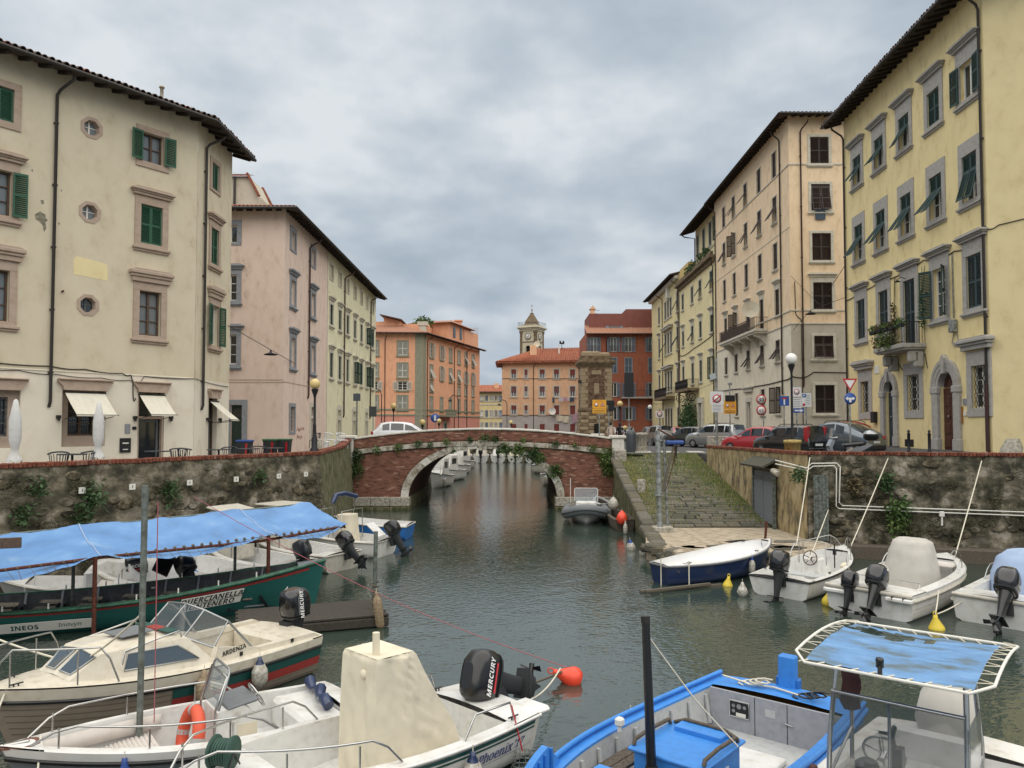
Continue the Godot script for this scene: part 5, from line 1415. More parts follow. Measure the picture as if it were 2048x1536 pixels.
func coping(parent, pts: Array, ys: Array, deep := 0.42, skip := []):
	# bricks set on edge along the top of a quay wall
	var meshes = []
	for k in 3: meshes.append(mb().cbox(O3, v3(0.103, 0.125, deep), 0.01 + 0.004 * k).mesh())
	var run = 0.0
	for i in pts.size() - 1:
		var e = pts[i + 1] - pts[i]; var L = e.length(); e /= L
		var n = v2(e.y, -e.x)
		var k = int(L / 0.115)
		for s in k:
			var a = (s + 0.5) / k
			var p = pts[i] + e * L * a - n * (deep / 2 - 0.05)
			var x3 = v3(e.x, (ys[i + 1] - ys[i]) / L, -e.y).normalized()
			var z3 = v3(n.x, 0, -n.y)
			var j = rn.randi_range(0, 2)
			part(parent, "brick", meshes[j], ["brick_cap", "brick_cap2", "brick_cap3"][rn.randi_range(0, 2) if rn.randf() < 0.5 else 0], Transform3D(Basis(x3, z3.cross(x3), z3).rotated(UP, rn.randf_range(-0.04, 0.04)), at(p, lerp(float(ys[i]), float(ys[i + 1]), a) - 0.06 + rn.randf_range(-0.012, 0.012)) - parent.position))

func water_and_ground():
	slab("canal_bed", [v2(-500, -40), v2(500, -40), v2(500, 800), v2(-500, 800)], -2.5, -2.0, "joint_soil")
	var wm := StandardMaterial3D.new()
	wm.albedo_color = Color("#333f38")
	wm.roughness = 0.05
	wm.metallic_specular = 1.0
	wm.normal_enabled = true
	wm.normal_scale = 0.19
	var rip := FastNoiseLite.new(); rip.seed = 77; rip.frequency = 0.028; rip.fractal_octaves = 3; rip.fractal_gain = 0.45
	var ri = rip.get_seamless_image(1024, 1024)
	ri.bump_map_to_normal_map(6.0)
	wm.normal_texture = ImageTexture.create_from_image(ri)
	wm.uv1_triplanar = true; wm.uv1_world_triplanar = true; wm.uv1_scale = v3(0.13, 0.2, 0.2)
	M["water"] = wm
	# a sheet of small real ripples, finer near the viewer
	var f := FastNoiseLite.new(); f.seed = 13; f.frequency = 0.8; f.fractal_octaves = 3; f.fractal_gain = 0.55
	var g := FastNoiseLite.new(); g.seed = 14; g.frequency = 0.1; g.fractal_octaves = 2
	var rows = []
	var d = 5.0
	while d < 104.0:
		var row = []
		var hw = max(14.0, d * 0.72 + 2.0) if d < 44 else 11.0
		if d < 44: hw = min(hw, 24.0)
		var n = 260
		for i in n + 1:
			var x = lerp(-hw, hw, float(i) / n)
			var calm = clamp(0.55 + g.get_noise_2d(x * 1.6, d) * 2.2, 0.12, 1.0)
			if d > 50: calm *= 0.35
			row.append(v3(x, f.get_noise_3d(x * 1.25, d * 2.1, 0) * 0.011 * calm, -d))
		rows.append(row)
		d *= 1.0105
	var b := mb()
	b.grid(rows)
	struct("water", b, "water")
	slab("outer_water", [v2(-120, -30), v2(120, -30), v2(120, 120), v2(-120, 120)], -1.9, -0.06, "water")
	# banks and streets
	slab("left_street", [v2(-110, -5), v2(-20.5, 6.6), v2(-13.15, 19.6), v2(-7.45, 29.4), v2(-8.15, 36.7), v2(-9.15, 42.4), v2(-9.15, 52.3), v2(-7.6, 52.4), v2(-7.6, 101), v2(-110, 101)], -2.2, 2.95, "paving")
	slab("right_street", [v2(5.8, 43.2), v2(10.55, 43.2), v2(10.55, 27.6), v2(17, 25.8), v2(26, 23.3), v2(70, 11), v2(110, 101), v2(4.6, 101), v2(4.6, 52.5), v2(5.8, 52.4)], -2.2, 3.0, "asphalt")
	slab("far_ground", [v2(-450, 101.02), v2(450, 101.02), v2(450, 780), v2(-450, 780)], -2.2, 2.9, "asphalt")
	# pavement climbing to the foot of the yellow palazzo
	var pv := mb()
	var prof = [[28.6, 3.02, 3.3], [31.0, 3.02, 3.5], [40.0, 3.02, 3.5], [46.0, 3.01, 3.45], [54.0, 3.006, 3.05]]
	var pr = []
	for q in prof:
		var xr = 19.4 + max(0.0, (31.0 - q[0]) * 0.9)
		pr.append([at(v2(13.4, q[0]), q[1]), at(v2(15.6, q[0]), lerp(q[1], q[2], 0.4)), at(v2(xr + 0.6, q[0]), q[2])])
	pv.grid(pr)
	struct("sloping_pavement", pv, "asphalt")
	for k in 6:
		struct("crossing_stripe", bx(0, 0, 0, 0.95, 0.008, 2.6), "road_paint", Transform3D(rot(UP, -8), at(v2(6.2 + k * 1.55, 45.6), 3.01)))

func bridge():
	var D0 = 42.2; var D1 = 52.4
	var xc = -1.6; var a0 = 4.05; var sy = 0.65; var rise = 2.65
	var xl = -8.75; var xr = 5.55
	var t = thing("brick_bridge", "humpbacked red brick bridge with a white stone arch over the canal", "bridge", v3(xc, 0, -D0))
	var crown_f = func(x): return 1.0 - pow((x - xc) / 7.4, 2)
	var ptop = func(x): return 3.84 + 0.58 * crown_f.call(x)
	var stop = func(x): return 3.22 + 0.52 * crown_f.call(x)     # top of the string course
	var ring = func(x, extra):
		var q = (x - xc) / (a0 + extra)
		return sy + (rise + extra * 0.8) * sqrt(max(0.0, 1.0 - q * q)) if abs(q) < 1.0 else -99.0
	var O = t.position
	# backing faces, both sides
	var b := mb()
	for side in [[D0, 0.0], [D1, 1.0]]:
		var n = 150
		for i in n:
			var u = lerp(xl, xr, float(i) / n); var v = lerp(xl, xr, float(i + 1) / n)
			var lu = max(-1.5, ring.call(u, 0.02)); var lv = max(-1.5, ring.call(v, 0.02))
			if abs(u - xc) < a0 or abs(v - xc) < a0:
				lu = max(lu, sy); lv = max(lv, sy)
			b.quad(at(v2(u, side[0]), lu) - O, at(v2(v, side[0]), lv) - O, at(v2(v, side[0]), ptop.call(v) - 0.1) - O, at(v2(u, side[0]), ptop.call(u) - 0.1) - O)
			# inner face of the parapet
			var di = side[0] + (0.35 if side[1] == 0.0 else -0.35)
			b.quad(at(v2(u, di), max(2.9, ring.call(u, 0.12))) - O, at(v2(v, di), max(2.9, ring.call(v, 0.12))) - O, at(v2(v, di), ptop.call(v) - 0.1) - O, at(v2(u, di), ptop.call(u) - 0.1) - O)
	part(t, "wall", b, "mortar")
	# bricks of the face towards the viewer
	var bk := mb()
	var r = 0
	var y = 0.1
	while y < 4.4:
		var x = xl + (0.13 if r % 2 else 0.0)
		while x < xr - 0.1:
			var w = 0.25
			var cx = x + 0.125
			var inside = y + 0.035 < ring.call(cx, 0.43) or (abs(cx - xc) < a0 + 0.44 and y < sy + 0.05)
			var band = y + 0.06 > stop.call(cx) - 0.36 and y < stop.call(cx)
			var over = y + 0.065 > ptop.call(cx) - 0.12
			if not inside and not band and not over:
				var s = rn.randf()
				var base = Color(0.215, 0.092, 0.064).lerp(Color(0.31, 0.15, 0.105), s)
				if rn.randf() < 0.12: base = Color(0.16, 0.075, 0.055)
				elif rn.randf() < 0.06: base = Color(0.42, 0.26, 0.19)
				bk.col = base
				var z = rn.randf_range(0.008, 0.024)
				var p = v3(cx, y + 0.0325, -D0 + z / 2 - 0.002) - O
				var hw = 0.119; var hh = 0.029
				var f = [p + v3(-hw, -hh, z / 2), p + v3(hw, -hh, z / 2), p + v3(hw, hh, z / 2), p + v3(-hw, hh, z / 2)]
				var g = v3(0, 0, -z)
				bk.quad(f[0], f[1], f[2], f[3])
				for k in 4: bk.quad(f[(k + 1) % 4], f[k], f[k] + g, f[(k + 1) % 4] + g)
			x += w
		y += 0.07; r += 1
	stuff(part(t, "bricks", bk, "brick"))
	# vault
	var va := mb()
	var rows = []
	for i in 33:
		var a = PI * i / 32
		var row = []
		for k in 9: row.append(at(v2(xc - cos(a) * a0, lerp(D0, D1, k / 8.0)), sy + sin(a) * rise) - O)
		rows.append(row)
	va.grid(rows)
	for s in [-1, 1]: va.quad(at(v2(xc + s * a0, D0), sy) - O, at(v2(xc + s * a0, D1), sy) - O, at(v2(xc + s * a0, D1), -1.5) - O, at(v2(xc + s * a0, D0), -1.5) - O)
	part(t, "vault", va, "vault")
	# voussoirs and keystone
	var nv = 23
	for i in nv:
		var v := mb()
		var th = []
		for q in 4: th.append(PI * (i + 0.015 + 0.97 * q / 3.0) / nv)
		var io = []; var oo = []
		for a in th:
			io.append(v3(xc - cos(a) * a0, sy + sin(a) * rise, 0)); oo.append(v3(xc - cos(a) * (a0 + 0.42), sy + sin(a) * (rise + 0.34), 0))
		var z0 = v3(0, 0, -D0 + 0.06 + rn.randf_range(0, 0.015)) - O; var z1 = v3(0, 0, -D0 - 0.4) - O
		for q in 3:
			v.quad(io[q] + z0, io[q + 1] + z0, oo[q + 1] + z0, oo[q] + z0); v.quad(io[q] + z1, io[q + 1] + z1, io[q + 1] + z0, io[q] + z0); v.quad(oo[q] + z0, oo[q + 1] + z0, oo[q + 1] + z1, oo[q] + z1)
		v.quad(io[0] + z1, io[0] + z0, oo[0] + z0, oo[0] + z1); v.quad(io[3] + z0, io[3] + z1, oo[3] + z1, oo[3] + z0)
		part(t, "voussoir", v, "marble" if i % 5 else "cap_marble")
	part(t, "keystone", mb().prism([v2(xc - 0.2, 3.22), v2(xc + 0.2, 3.22), v2(xc + 0.26, 3.76), v2(xc - 0.26, 3.76)], -D0 - 0.1 - O.z, -D0 + 0.16 - O.z, move(v3(-O.x, 0, 0))), "marble")
	# string course and coping stones
	var ns = 17
	for i in ns:
		var u = lerp(xl + 0.3, xr - 0.3, float(i) / ns) + 0.008; var v = lerp(xl + 0.3, xr - 0.3, float(i + 1) / ns) - 0.008
		var tilt = atan2(stop.call(v) - stop.call(u), v - u)
		var cx = (u + v) / 2
		part(t, "string_stone", mb().cbox(O3, v3((v - u) / cos(tilt), 0.26, 0.5), 0.02), "marble", Transform3D(Basis(BCK, tilt), v3(cx, (stop.call(u) + stop.call(v)) / 2 - 0.18, -D0 - 0.13) - O))
	ns = 14
	for i in ns:
		for dd in [D0 + 0.17, D1 - 0.17]:
			var u = lerp(xl, xr, float(i) / ns) + 0.006; var v = lerp(xl, xr, float(i + 1) / ns) - 0.006
			var tilt = atan2(ptop.call(v) - ptop.call(u), v - u)
			part(t, "coping_stone", mb().cbox(O3, v3((v - u) / cos(tilt), 0.11, 0.5), 0.025), "cap_marble", Transform3D(Basis(BCK, tilt), v3((u + v) / 2, (ptop.call(u) + ptop.call(v)) / 2 - 0.05 + rn.randf_range(-0.008, 0.008), -dd) - O))
	# stone plinths at the water
	for s in [-1, 1]:
		var x0 = xc + s * (a0 - 0.1); var x1 = xl if s < 0 else xr
		for k in 3:
			var u = lerp(x0, x1, k / 3.0); var v = lerp(x0, x1, (k + 1) / 3.0)
			part(t, "plinth_stone", mb().cbox(v3((u + v) / 2, 0.42, -D0 + 0.05) - O, v3(abs(v - u) - 0.02, 0.48, 0.7), 0.03), "stone")
			part(t, "plinth_stone", mb().cbox(v3((u + v) / 2, -0.35, -D0 + 0.15) - O, v3(abs(v - u) - 0.02, 1.02, 0.8), 0.03), "moss_wall")
		part(t, "plinth_ledge", mb().box(v3(xc + s * (a0 + 0.02), 0.3, -(D0 + D1) / 2) - O, v3(0.3, 0.75, D1 - D0 - 0.4)), "moss_wall")
	# end piers
	for x in [-9.0, 5.8]:
		for dd in [D0 + 0.15, D1 - 0.15]:
			part(t, "end_pier", mb().cbox(v3(x, 3.1, -dd) - O, v3(0.66, 1.5, 0.66), 0.03), "cap_marble")
			part(t, "pier_cap", mb().cbox(v3(x, 3.93, -dd) - O, v3(0.86, 0.17, 0.86), 0.04), "cap_marble")
	# roadway
	var rd := mb()
	var rr = []
	for i in 25:
		var x = lerp(-10.5, 7.3, i / 24.0)
		var yy = 2.97 + 0.5 * max(0.0, crown_f.call(x) + 0.2) / 1.2
		rr.append([at(v2(x, D0 + 0.3), yy) - O, at(v2(x, D1 - 0.3), yy) - O])
	rd.grid(rr)
	part(t, "roadway", rd, "asphalt")
	# wild plants rooted in the joints
	var spots = [[-8.5, 3.0, 0.35], [-8.65, 2.3, 0.5], [-7.4, 3.3, 0.22], [-6.2, 3.45, 0.25], [-5.1, 3.6, 0.22], [-4.5, 3.55, 0.16], [-3.6, 3.72, 0.18], [-2.3, 3.85, 0.16], [-1.5, 3.9, 0.28], [-0.9, 3.9, 0.24], [0.6, 3.82, 0.14], [2.4, 3.6, 0.2], [3.4, 3.5, 0.12], [4.4, 3.35, 0.25], [-0.4, 3.4, 0.35], [0.4, 3.3, 0.4], [1.2, 3.1, 0.4], [1.5, 2.9, 0.3], [2.35, 2.15, 0.38], [5.2, 3.0, 0.5], [5.35, 2.4, 0.45], [-3.2, 3.2, 0.12]]
	for s in spots:
		var big = s[2]
		plant("wall_plant", "wild green tuft %s the bridge's string course, number %s from the left" % ["above" if s[1] > 3.4 else "below", ["one", "two", "three", "four", "five", "six", "seven", "eight", "nine", "ten", "eleven", "twelve", "thirteen"][spots.filter(func(q): return (q[1] > 3.4) == (s[1] > 3.4) and (q[0] < s[0] or (q[0] == s[0] and q[1] < s[1]))).size()]], "wild plant", v3(s[0], s[1], -D0 + 0.12), v3(big * 1.2, big, 0.22), int(60 + big * big * 2400), 0.1 if big < 0.3 else 0.13, "leaf%d" % rn.randi_range(0, 2), big * 1.2, "wild plants on the bridge")

func quays():
	var PL = [v2(-20.5, 6.6), v2(-13.0, 19.5), v2(-7.3, 29.3)]
	var PA = [v2(-20.5, 6.6), v2(-13.0, 19.5), v2(-7.3, 29.3), v2(-8.0, 36.7), v2(-8.85, 42.2)]
	var lw = struct("left_quay_wall", rough_wall(PA, [-1.5, -1.5, -1.5, -1.5, -1.5], [3.43, 3.43, 3.43, 3.5, 3.7], 0.3, 0.12, 0.16, 0, 2), "quay")
	coping(lw, PL, [3.55, 3.55, 3.55])
	var PB = [v2(-7.3, 29.3), v2(-8.0, 36.7), v2(-8.85, 42.2)]
	var lb = struct("left_bridge_wall", rough_wall(PA, [-1.5, -1.5, -1.5, -1.5, -1.5], [3.43, 3.43, 3.43, 3.5, 3.7], 0.3, 0.12, 0.16, 2), "moss_wall")
	coping(lb, PB, [3.55, 3.62, 3.82])
	# parapet backs
	struct("left_parapet", mb().grid([[at(v2(-20.9, 6.9), 2.9), at(v2(-20.9, 6.9), 3.5)], [at(v2(-13.4, 19.8), 2.9), at(v2(-13.4, 19.8), 3.5)], [at(v2(-7.75, 29.4), 2.9), at(v2(-7.75, 29.4), 3.5)], [at(v2(-8.45, 36.7), 2.9), at(v2(-8.45, 36.7), 3.6)], [at(v2(-9.2, 42.2), 2.9), at(v2(-9.2, 42.2), 3.8)]], false, true), "quay")
	# right: the wall beside the ramp, then the wall along the basin
	var PR = [v2(10.35, 41.0), v2(10.35, 31.6), v2(10.5, 27.4)]
	var rw = struct("ramp_side_wall", rough_wall(PR, [-0.5, -0.5, -1.5], [3.42, 3.48, 3.5], 0.06, 0.06), "ochre_wall")
	coping(rw, PR, [3.5, 3.58, 3.6])
	var PS = [v2(10.5, 27.4), v2(17, 25.6), v2(26, 23.1), v2(40, 19.2)]
	var sw = struct("right_quay_wall", rough_wall(PS, [-1.5, -1.5, -1.5, -1.5], [3.5, 3.5, 3.5, 3.5], 0.1, 0.12, 0.16), "quay")
	coping(sw, PS, [3.62, 3.62, 3.62, 3.62])
	struct("right_parapet", mb().grid([[at(v2(10.8, 41), 2.9), at(v2(10.8, 41), 3.45)], [at(v2(10.8, 31.6), 2.9), at(v2(10.8, 31.6), 3.5)], [at(v2(10.9, 27.75), 2.9), at(v2(10.9, 27.75), 3.55)], [at(v2(17.1, 26), 2.9), at(v2(17.1, 26), 3.55)], [at(v2(26.1, 23.5), 2.9), at(v2(26.1, 23.5), 3.55)]], false, true), "quay")
	# rendered ochre strip at the corner, left of the corrugated door
	var F = Transform3D(Basis(v3(6.5, 0, 1.8).normalized(), UP, v3(6.5, 0, 1.8).normalized().cross(UP)), at(v2(10.5, 27.4), 0))
	struct("basin_ledge", mb().cbox(v3(7.5, 0.2, 0.35), v3(15, 0.5, 0.6), 0.04), "old_plank", F)
	# canal walls beyond the bridge
	struct("far_canal_wall", rough_wall([v2(-7.55, 52.4), v2(-7.55, 101)], [-1.5, -1.5], [3.2, 3.2], 0.1, 0.08, 0.6), "quay")
	struct("far_canal_wall", rough_wall([v2(4.55, 101), v2(4.55, 52.4)], [-1.5, -1.5], [3.2, 3.2], 0.1, 0.08, 0.6), "quay")
	struct("end_canal_wall", rough_wall([v2(-60, 100.9), v2(60, 100.9)], [-1.5, -1.5], [3.2, 3.2], 0.1, 0.04, 3.0), "quay")
	# rubble stones standing proud of the old render
	var sv = []
	for k in 6: sv.append(loft([[v3(0, -0.06, 0), 0.16 + 0.02 * k, 0.1], [v3(0, 0.01, 0), 0.17 + 0.02 * k, 0.11 + 0.008 * k], [v3(0, 0.045, 0), 0.12 + 0.02 * k, 0.07 + 0.008 * k]], 9, 2.6, 0.14).mesh())
	for w in [[lw, v2(-13.0, 19.5), v2(-7.3, 29.3), 0.3], [sw, v2(11.2, 27.2), v2(19, 25.05), 0.1]]:
		var e = (w[2] - w[1]).normalized(); var n2 = v2(e.y, -e.x)
		for k in (190 if w[0] == lw else 90):
			var yy = 3.3 - 3.2 * pow(rn.randf(), 0.7)
			var x3 = v3(e.x, 0, -e.y); var z3 = v3(n2.x, 0, -n2.y)
			part(w[0], "stone", sv[rn.randi_range(0, 5)], ["quay_stone", "quay"][rn.randi_range(0, 1)], Transform3D(Basis(x3, z3, -UP).rotated(z3, rn.randf_range(-0.15, 0.15)), at(w[1] + e * rn.randf() * (w[2] - w[1]).length() + n2 * (w[3] * (1.0 - (yy + 1.5) / 5.0) + 0.005), yy)))
	# moss and dead growth clinging to the lower courses
	for w in [[v2(-13.0, 19.5), v2(-7.3, 29.3), 0.42], [v2(10.5, 27.4), v2(19, 25.05), 0.2]]:
		var mo := mb()
		var e = w[1] - w[0]; var L = e.length(); e /= L
		var fn := FastNoiseLite.new(); fn.seed = 91; fn.frequency = 0.7; fn.fractal_octaves = 4
		for k in 26000:
			var s = rn.randf() * L; var yy = rn.randf_range(0.2, 3.2)
			if fn.get_noise_2d(s, yy * 1.3) < 0.02 + yy * 0.11 - 0.08: continue
			var p = w[0] + e * s + v2(e.y, -e.x) * (w[2] * (1.0 - (yy + 1.5) / 5.0) * 0.8 + 0.08)
			mo.leaf(at(p, yy), rn.randf_range(0.03, 0.075), rn)
		var ms = stuff(struct("wall_moss", mo, "moss_leaf"))
		tag(ms, "dark moss and dead growth clinging to the lower %s quay wall" % ("left" if w[0].x < 0 else "right"), "moss")
		ms.set_meta("kind", "stuff")
	# stone ledge at the viewer's feet, lower left
	var lg = struct("near_ledge", mb().prism([v2(-12, 2), v2(-2.2, 2), v2(-3.4, 6.6), v2(-5.05, 8.15), v2(-5.6, 8.75), v2(-6.7, 9.6), v2(-12, 10.4)], -2, 0.4, Transform3D(Basis(RGT, Vector3.FORWARD, UP), O3)), "stone")
	for k in 7: part(lg, "kerb_stone", mb().cbox(O3, v3(0.62, 0.16, 0.5), 0.04, rot(UP, 38 + rn.randf_range(-4, 4))), "slab%d" % (k % 4), move(at(v2(-6.95 + k * 0.52, 9.42 - k * 0.42), 0.45)))
	ramp()

func ramp():
	var b := mb()
	b.grid([[at(v2(5.35, 30.6), 0.5), at(v2(5.7, 43.3), 2.93)], [at(v2(10.5, 30.6), 0.5), at(v2(10.6, 43.3), 2.93)]], false, true)
	var t = struct("ramp", b, "joint_soil")
	# paving slabs in courses across the slope
	var rows = 38
	var meshes = {}
	var count = 0
	for r in rows:
		var d0 = lerp(30.62, 43.1, float(r) / rows); var d1 = lerp(30.62, 43.1, float(r + 1) / rows)
		var x = 5.42 + rn.randf_range(0, 0.2) + 0.3 * r / rows
		while x < 10.2:
			var w = rn.randf_range(0.42, 0.85)
			if x + w > 10.35: w = 10.4 - x
			if w < 0.2: break
			var q = "%.1f" % w
			if not meshes.has(q): meshes[q] = mb().cbox(O3, v3(w - 0.035, 0.1, (d1 - d0) - 0.035), 0.022).mesh()
			var dm = (d0 + d1) / 2
			var y = lerp(0.5, 2.93, (dm - 30.6) / 12.7)
			if count < 295:
				part(t, "paving_slab", meshes[q], "slab%d" % rn.randi_range(0, 3), Transform3D(rot(RGT, 10.8 + rn.randf_range(-1.2, 1.2)) * rot(BCK, rn.randf_range(-1, 1)), at(v2(x + w / 2, dm), y + 0.0 + rn.randf_range(-0.012, 0.014))))
			count += 1
			x += w
	# edge stones and the mossy retaining wall on the canal side
	var e = struct("ramp_retaining_wall", rough_wall([v2(5.2, 25.9), v2(5.32, 30.6), v2(5.5, 42.3)].map(func(p): return p), [-1.5, -1.5, -1.5], [0.48, 0.55, 2.85], -0.0, 0.12), "moss_wall")
	for k in 20:
		var f = (k + 0.5) / 20.0
		part(e, "edge_stone", mb().cbox(O3, v3(0.5, 0.24, 0.62), 0.05), "slab%d" % rn.randi_range(0, 2), Transform3D(rot(RGT, 10.8), at(v2(lerp(5.42, 5.62, f), lerp(30.6, 42.6, f)), lerp(0.52, 2.85, f) + rn.randf_range(-0.03, 0.03))))
	part(e, "end_stone", mb().cbox(O3, v3(0.62, 1.5, 0.62), 0.05), "stone", move(at(v2(5.85, 41.7), 2.5)))
	# quay platform at the ramp's foot, broken along its front
	var pts = [v2(4.55, 26.3), v2(4.75, 25.6), v2(5.15, 25.35), v2(5.4, 24.9), v2(6.1, 24.75), v2(6.6, 24.9), v2(7.3, 24.55), v2(8.0, 24.7), v2(8.9, 24.4), v2(9.8, 24.75), v2(10.9, 25.3), v2(10.7, 30.7), v2(5.3, 30.7)]
	var pf = slab("landing_platform", pts, -1.8, 0.5, "platform")
	for k in 26:
		var a = k / 26.0
		var i = int(a * 10)
		var p = pts[i].lerp(pts[i + 1], a * 10 - i)
		part(pf, "rubble_stone", mb().cbox(O3, v3(rn.randf_range(0.35, 0.8), rn.randf_range(0.14, 0.3), rn.randf_range(0.3, 0.6)), 0.06), "slab%d" % rn.randi_range(0, 3) if rn.randf() < 0.6 else "platform", Transform3D(rot(UP, rn.randf_range(0, 90)) * rot(RGT, rn.randf_range(-9, 9)), at(p + v2(0.05, 0.12), rn.randf_range(0.2, 0.46))))
	for k in 16:
		part(pf, "flagstone", mb().prism(range(7).map(func(i): return v2(cos(TAU * i / 7) * rn.randf_range(0.3, 0.62), sin(TAU * i / 7) * rn.randf_range(0.2, 0.4))), 0, 0.035), "slab%d" % (k % 4) if k % 3 else "platform", Transform3D(Basis(RGT, Vector3.FORWARD, UP), at(v2(rn.randf_range(5.3, 9.6), rn.randf_range(25.2, 26.9)), 0.5)))
	for k in 7: part(pf, "platform_edge_stone", mb().cbox(O3, v3(0.52, 0.26, 0.66), 0.06), "slab%d" % (k % 3), Transform3D(rot(UP, rn.randf_range(-6, 6)), at(v2(4.98 + k * 0.06, 26.4 + k * 0.68), 0.46)))
	# grass in the joints and along the edges
	var gm := mb(); var gd := mb()
	for k in 15000:
		var f = pow(rn.randf(), 0.75)
		var side = rn.randf()
		var x = 0.0
		if side < 0.42: x = 5.65 + abs(rn.randfn(0, 0.55 + f * 0.5))
		elif side < 0.88: x = 10.3 - abs(rn.randfn(0, 0.35 + f * 1.0))
		else: x = rn.randf_range(5.7, 10.2)
		if x < 5.45 or x > 10.32: continue
		if f < 0.22 and side < 0.88 and rn.randf() < 0.6: continue
		var d = lerp(30.7, 43.2, f)
		d = 30.62 + round((d - 30.62) / 0.3285) * 0.3285 + rn.randfn(0, 0.045)
		var y = lerp(0.5, 2.93, (d - 30.6) / 12.7) + 0.02
		var p = at(v2(x, d), y)
		var hgt = rn.randf_range(0.05, 0.17) * (1.0 if rn.randf() < 0.9 else 1.7)
		var lean = v3(rn.randf_range(-0.09, 0.09), hgt, rn.randf_range(-0.07, 0.07))
		var wv = v3(rn.randf_range(-1, 1), 0, rn.randf_range(-1, 1)).normalized() * 0.017
		var tgt = gd if rn.randf() < (0.42 if x < 6.3 else 0.22) else gm
		tgt.tri(p - wv, p + wv, p + lean)
	stuff(struct("ramp_grass", gm, "grass")).set_meta("kind", "stuff")
	stuff(struct("ramp_dry_grass", gd, "grass_dry")).set_meta("kind", "stuff")
	tag_stuff("ramp_grass", "short green grass growing between the ramp's paving stones", "grass"); tag_stuff("ramp_dry_grass", "dry straw coloured grass between the ramp's paving stones", "grass")

func tag_stuff(n, label, cat):
	var o = get_node(NodePath(n))
	tag(o, label, cat)

# ------------------------------------------------------------------ boats: x runs to the bow, y up from the waterline
func hp(o: Dictionary, t: float, v: float, side: float, out_ := 0.0) -> Vector3:
	# a point of the hull: t from stern to bow, v from keel to sheer
	var B = o.B * 0.5
	var tw = o.get("tw", 0.85)
	var m = o.get("mid", 0.42)
	var b = B
	if t < m: b *= lerp(tw, 1.0, sin(PI / 2 * t / m)) if tw > 0.05 else sqrt(max(0.0, 1.0 - pow(1.0 - t / m, 2.4)))
	else: b *= max(0.012, 1.0 - pow((t - m) / (1.0 - m), o.get("full", 2.3)))
	var ys = o.H + o.get("bow", 0.3) * pow(t, 2.2) + o.get("stern", 0.0) * pow(1 - t, 3)
	var yk = -o.get("draft", 0.25) * (1.0 - pow(t, 5.0) * 0.6)
	if tw <= 0.05: yk *= 1.0 - pow(1.0 - t, 6.0) * 0.6
	var vc = 0.4
	var cw = lerp(o.get("chine", 0.86), 0.45, pow(t, 3.0))
	var w: float; var y: float
	var yc = lerp(yk, ys, 0.36)
	if v < vc:
		w = pow(v / vc, 0.8) * cw; y = lerp(yk, yc, pow(v / vc, 1.3))
	else:
		w = lerp(cw, 1.0, pow((v - vc) / (1 - vc), 0.8)); y = lerp(yc, ys, (v - vc) / (1 - vc))
	var x = -o.L / 2 + t * o.L - o.get("rake", 0.5) * (1.0 - v) * pow(t, 3.0) + o.get("srake", 0.1) * (1.0 - v) * pow(1 - t, 3.0)
	return v3(x, y, side * (b * w + out_))

func stripe(parent, o, v0: float, v1: float, t0: float, t1: float, m, called := "stripe", out_ := 0.006):
	var nv = 2 + int((v1 - v0) / 0.05)
	for s in [-1, 1]:
		var b := mb()
		var rows = []
		for i in 29:
			var t = lerp(t0, t1, i / 28.0)
			rows.append(range(nv + 1).map(func(k): return hp(o, t, lerp(v0, v1, float(k) / nv), s, out_)))
		b.grid(rows)
		part(parent, called, b, m)

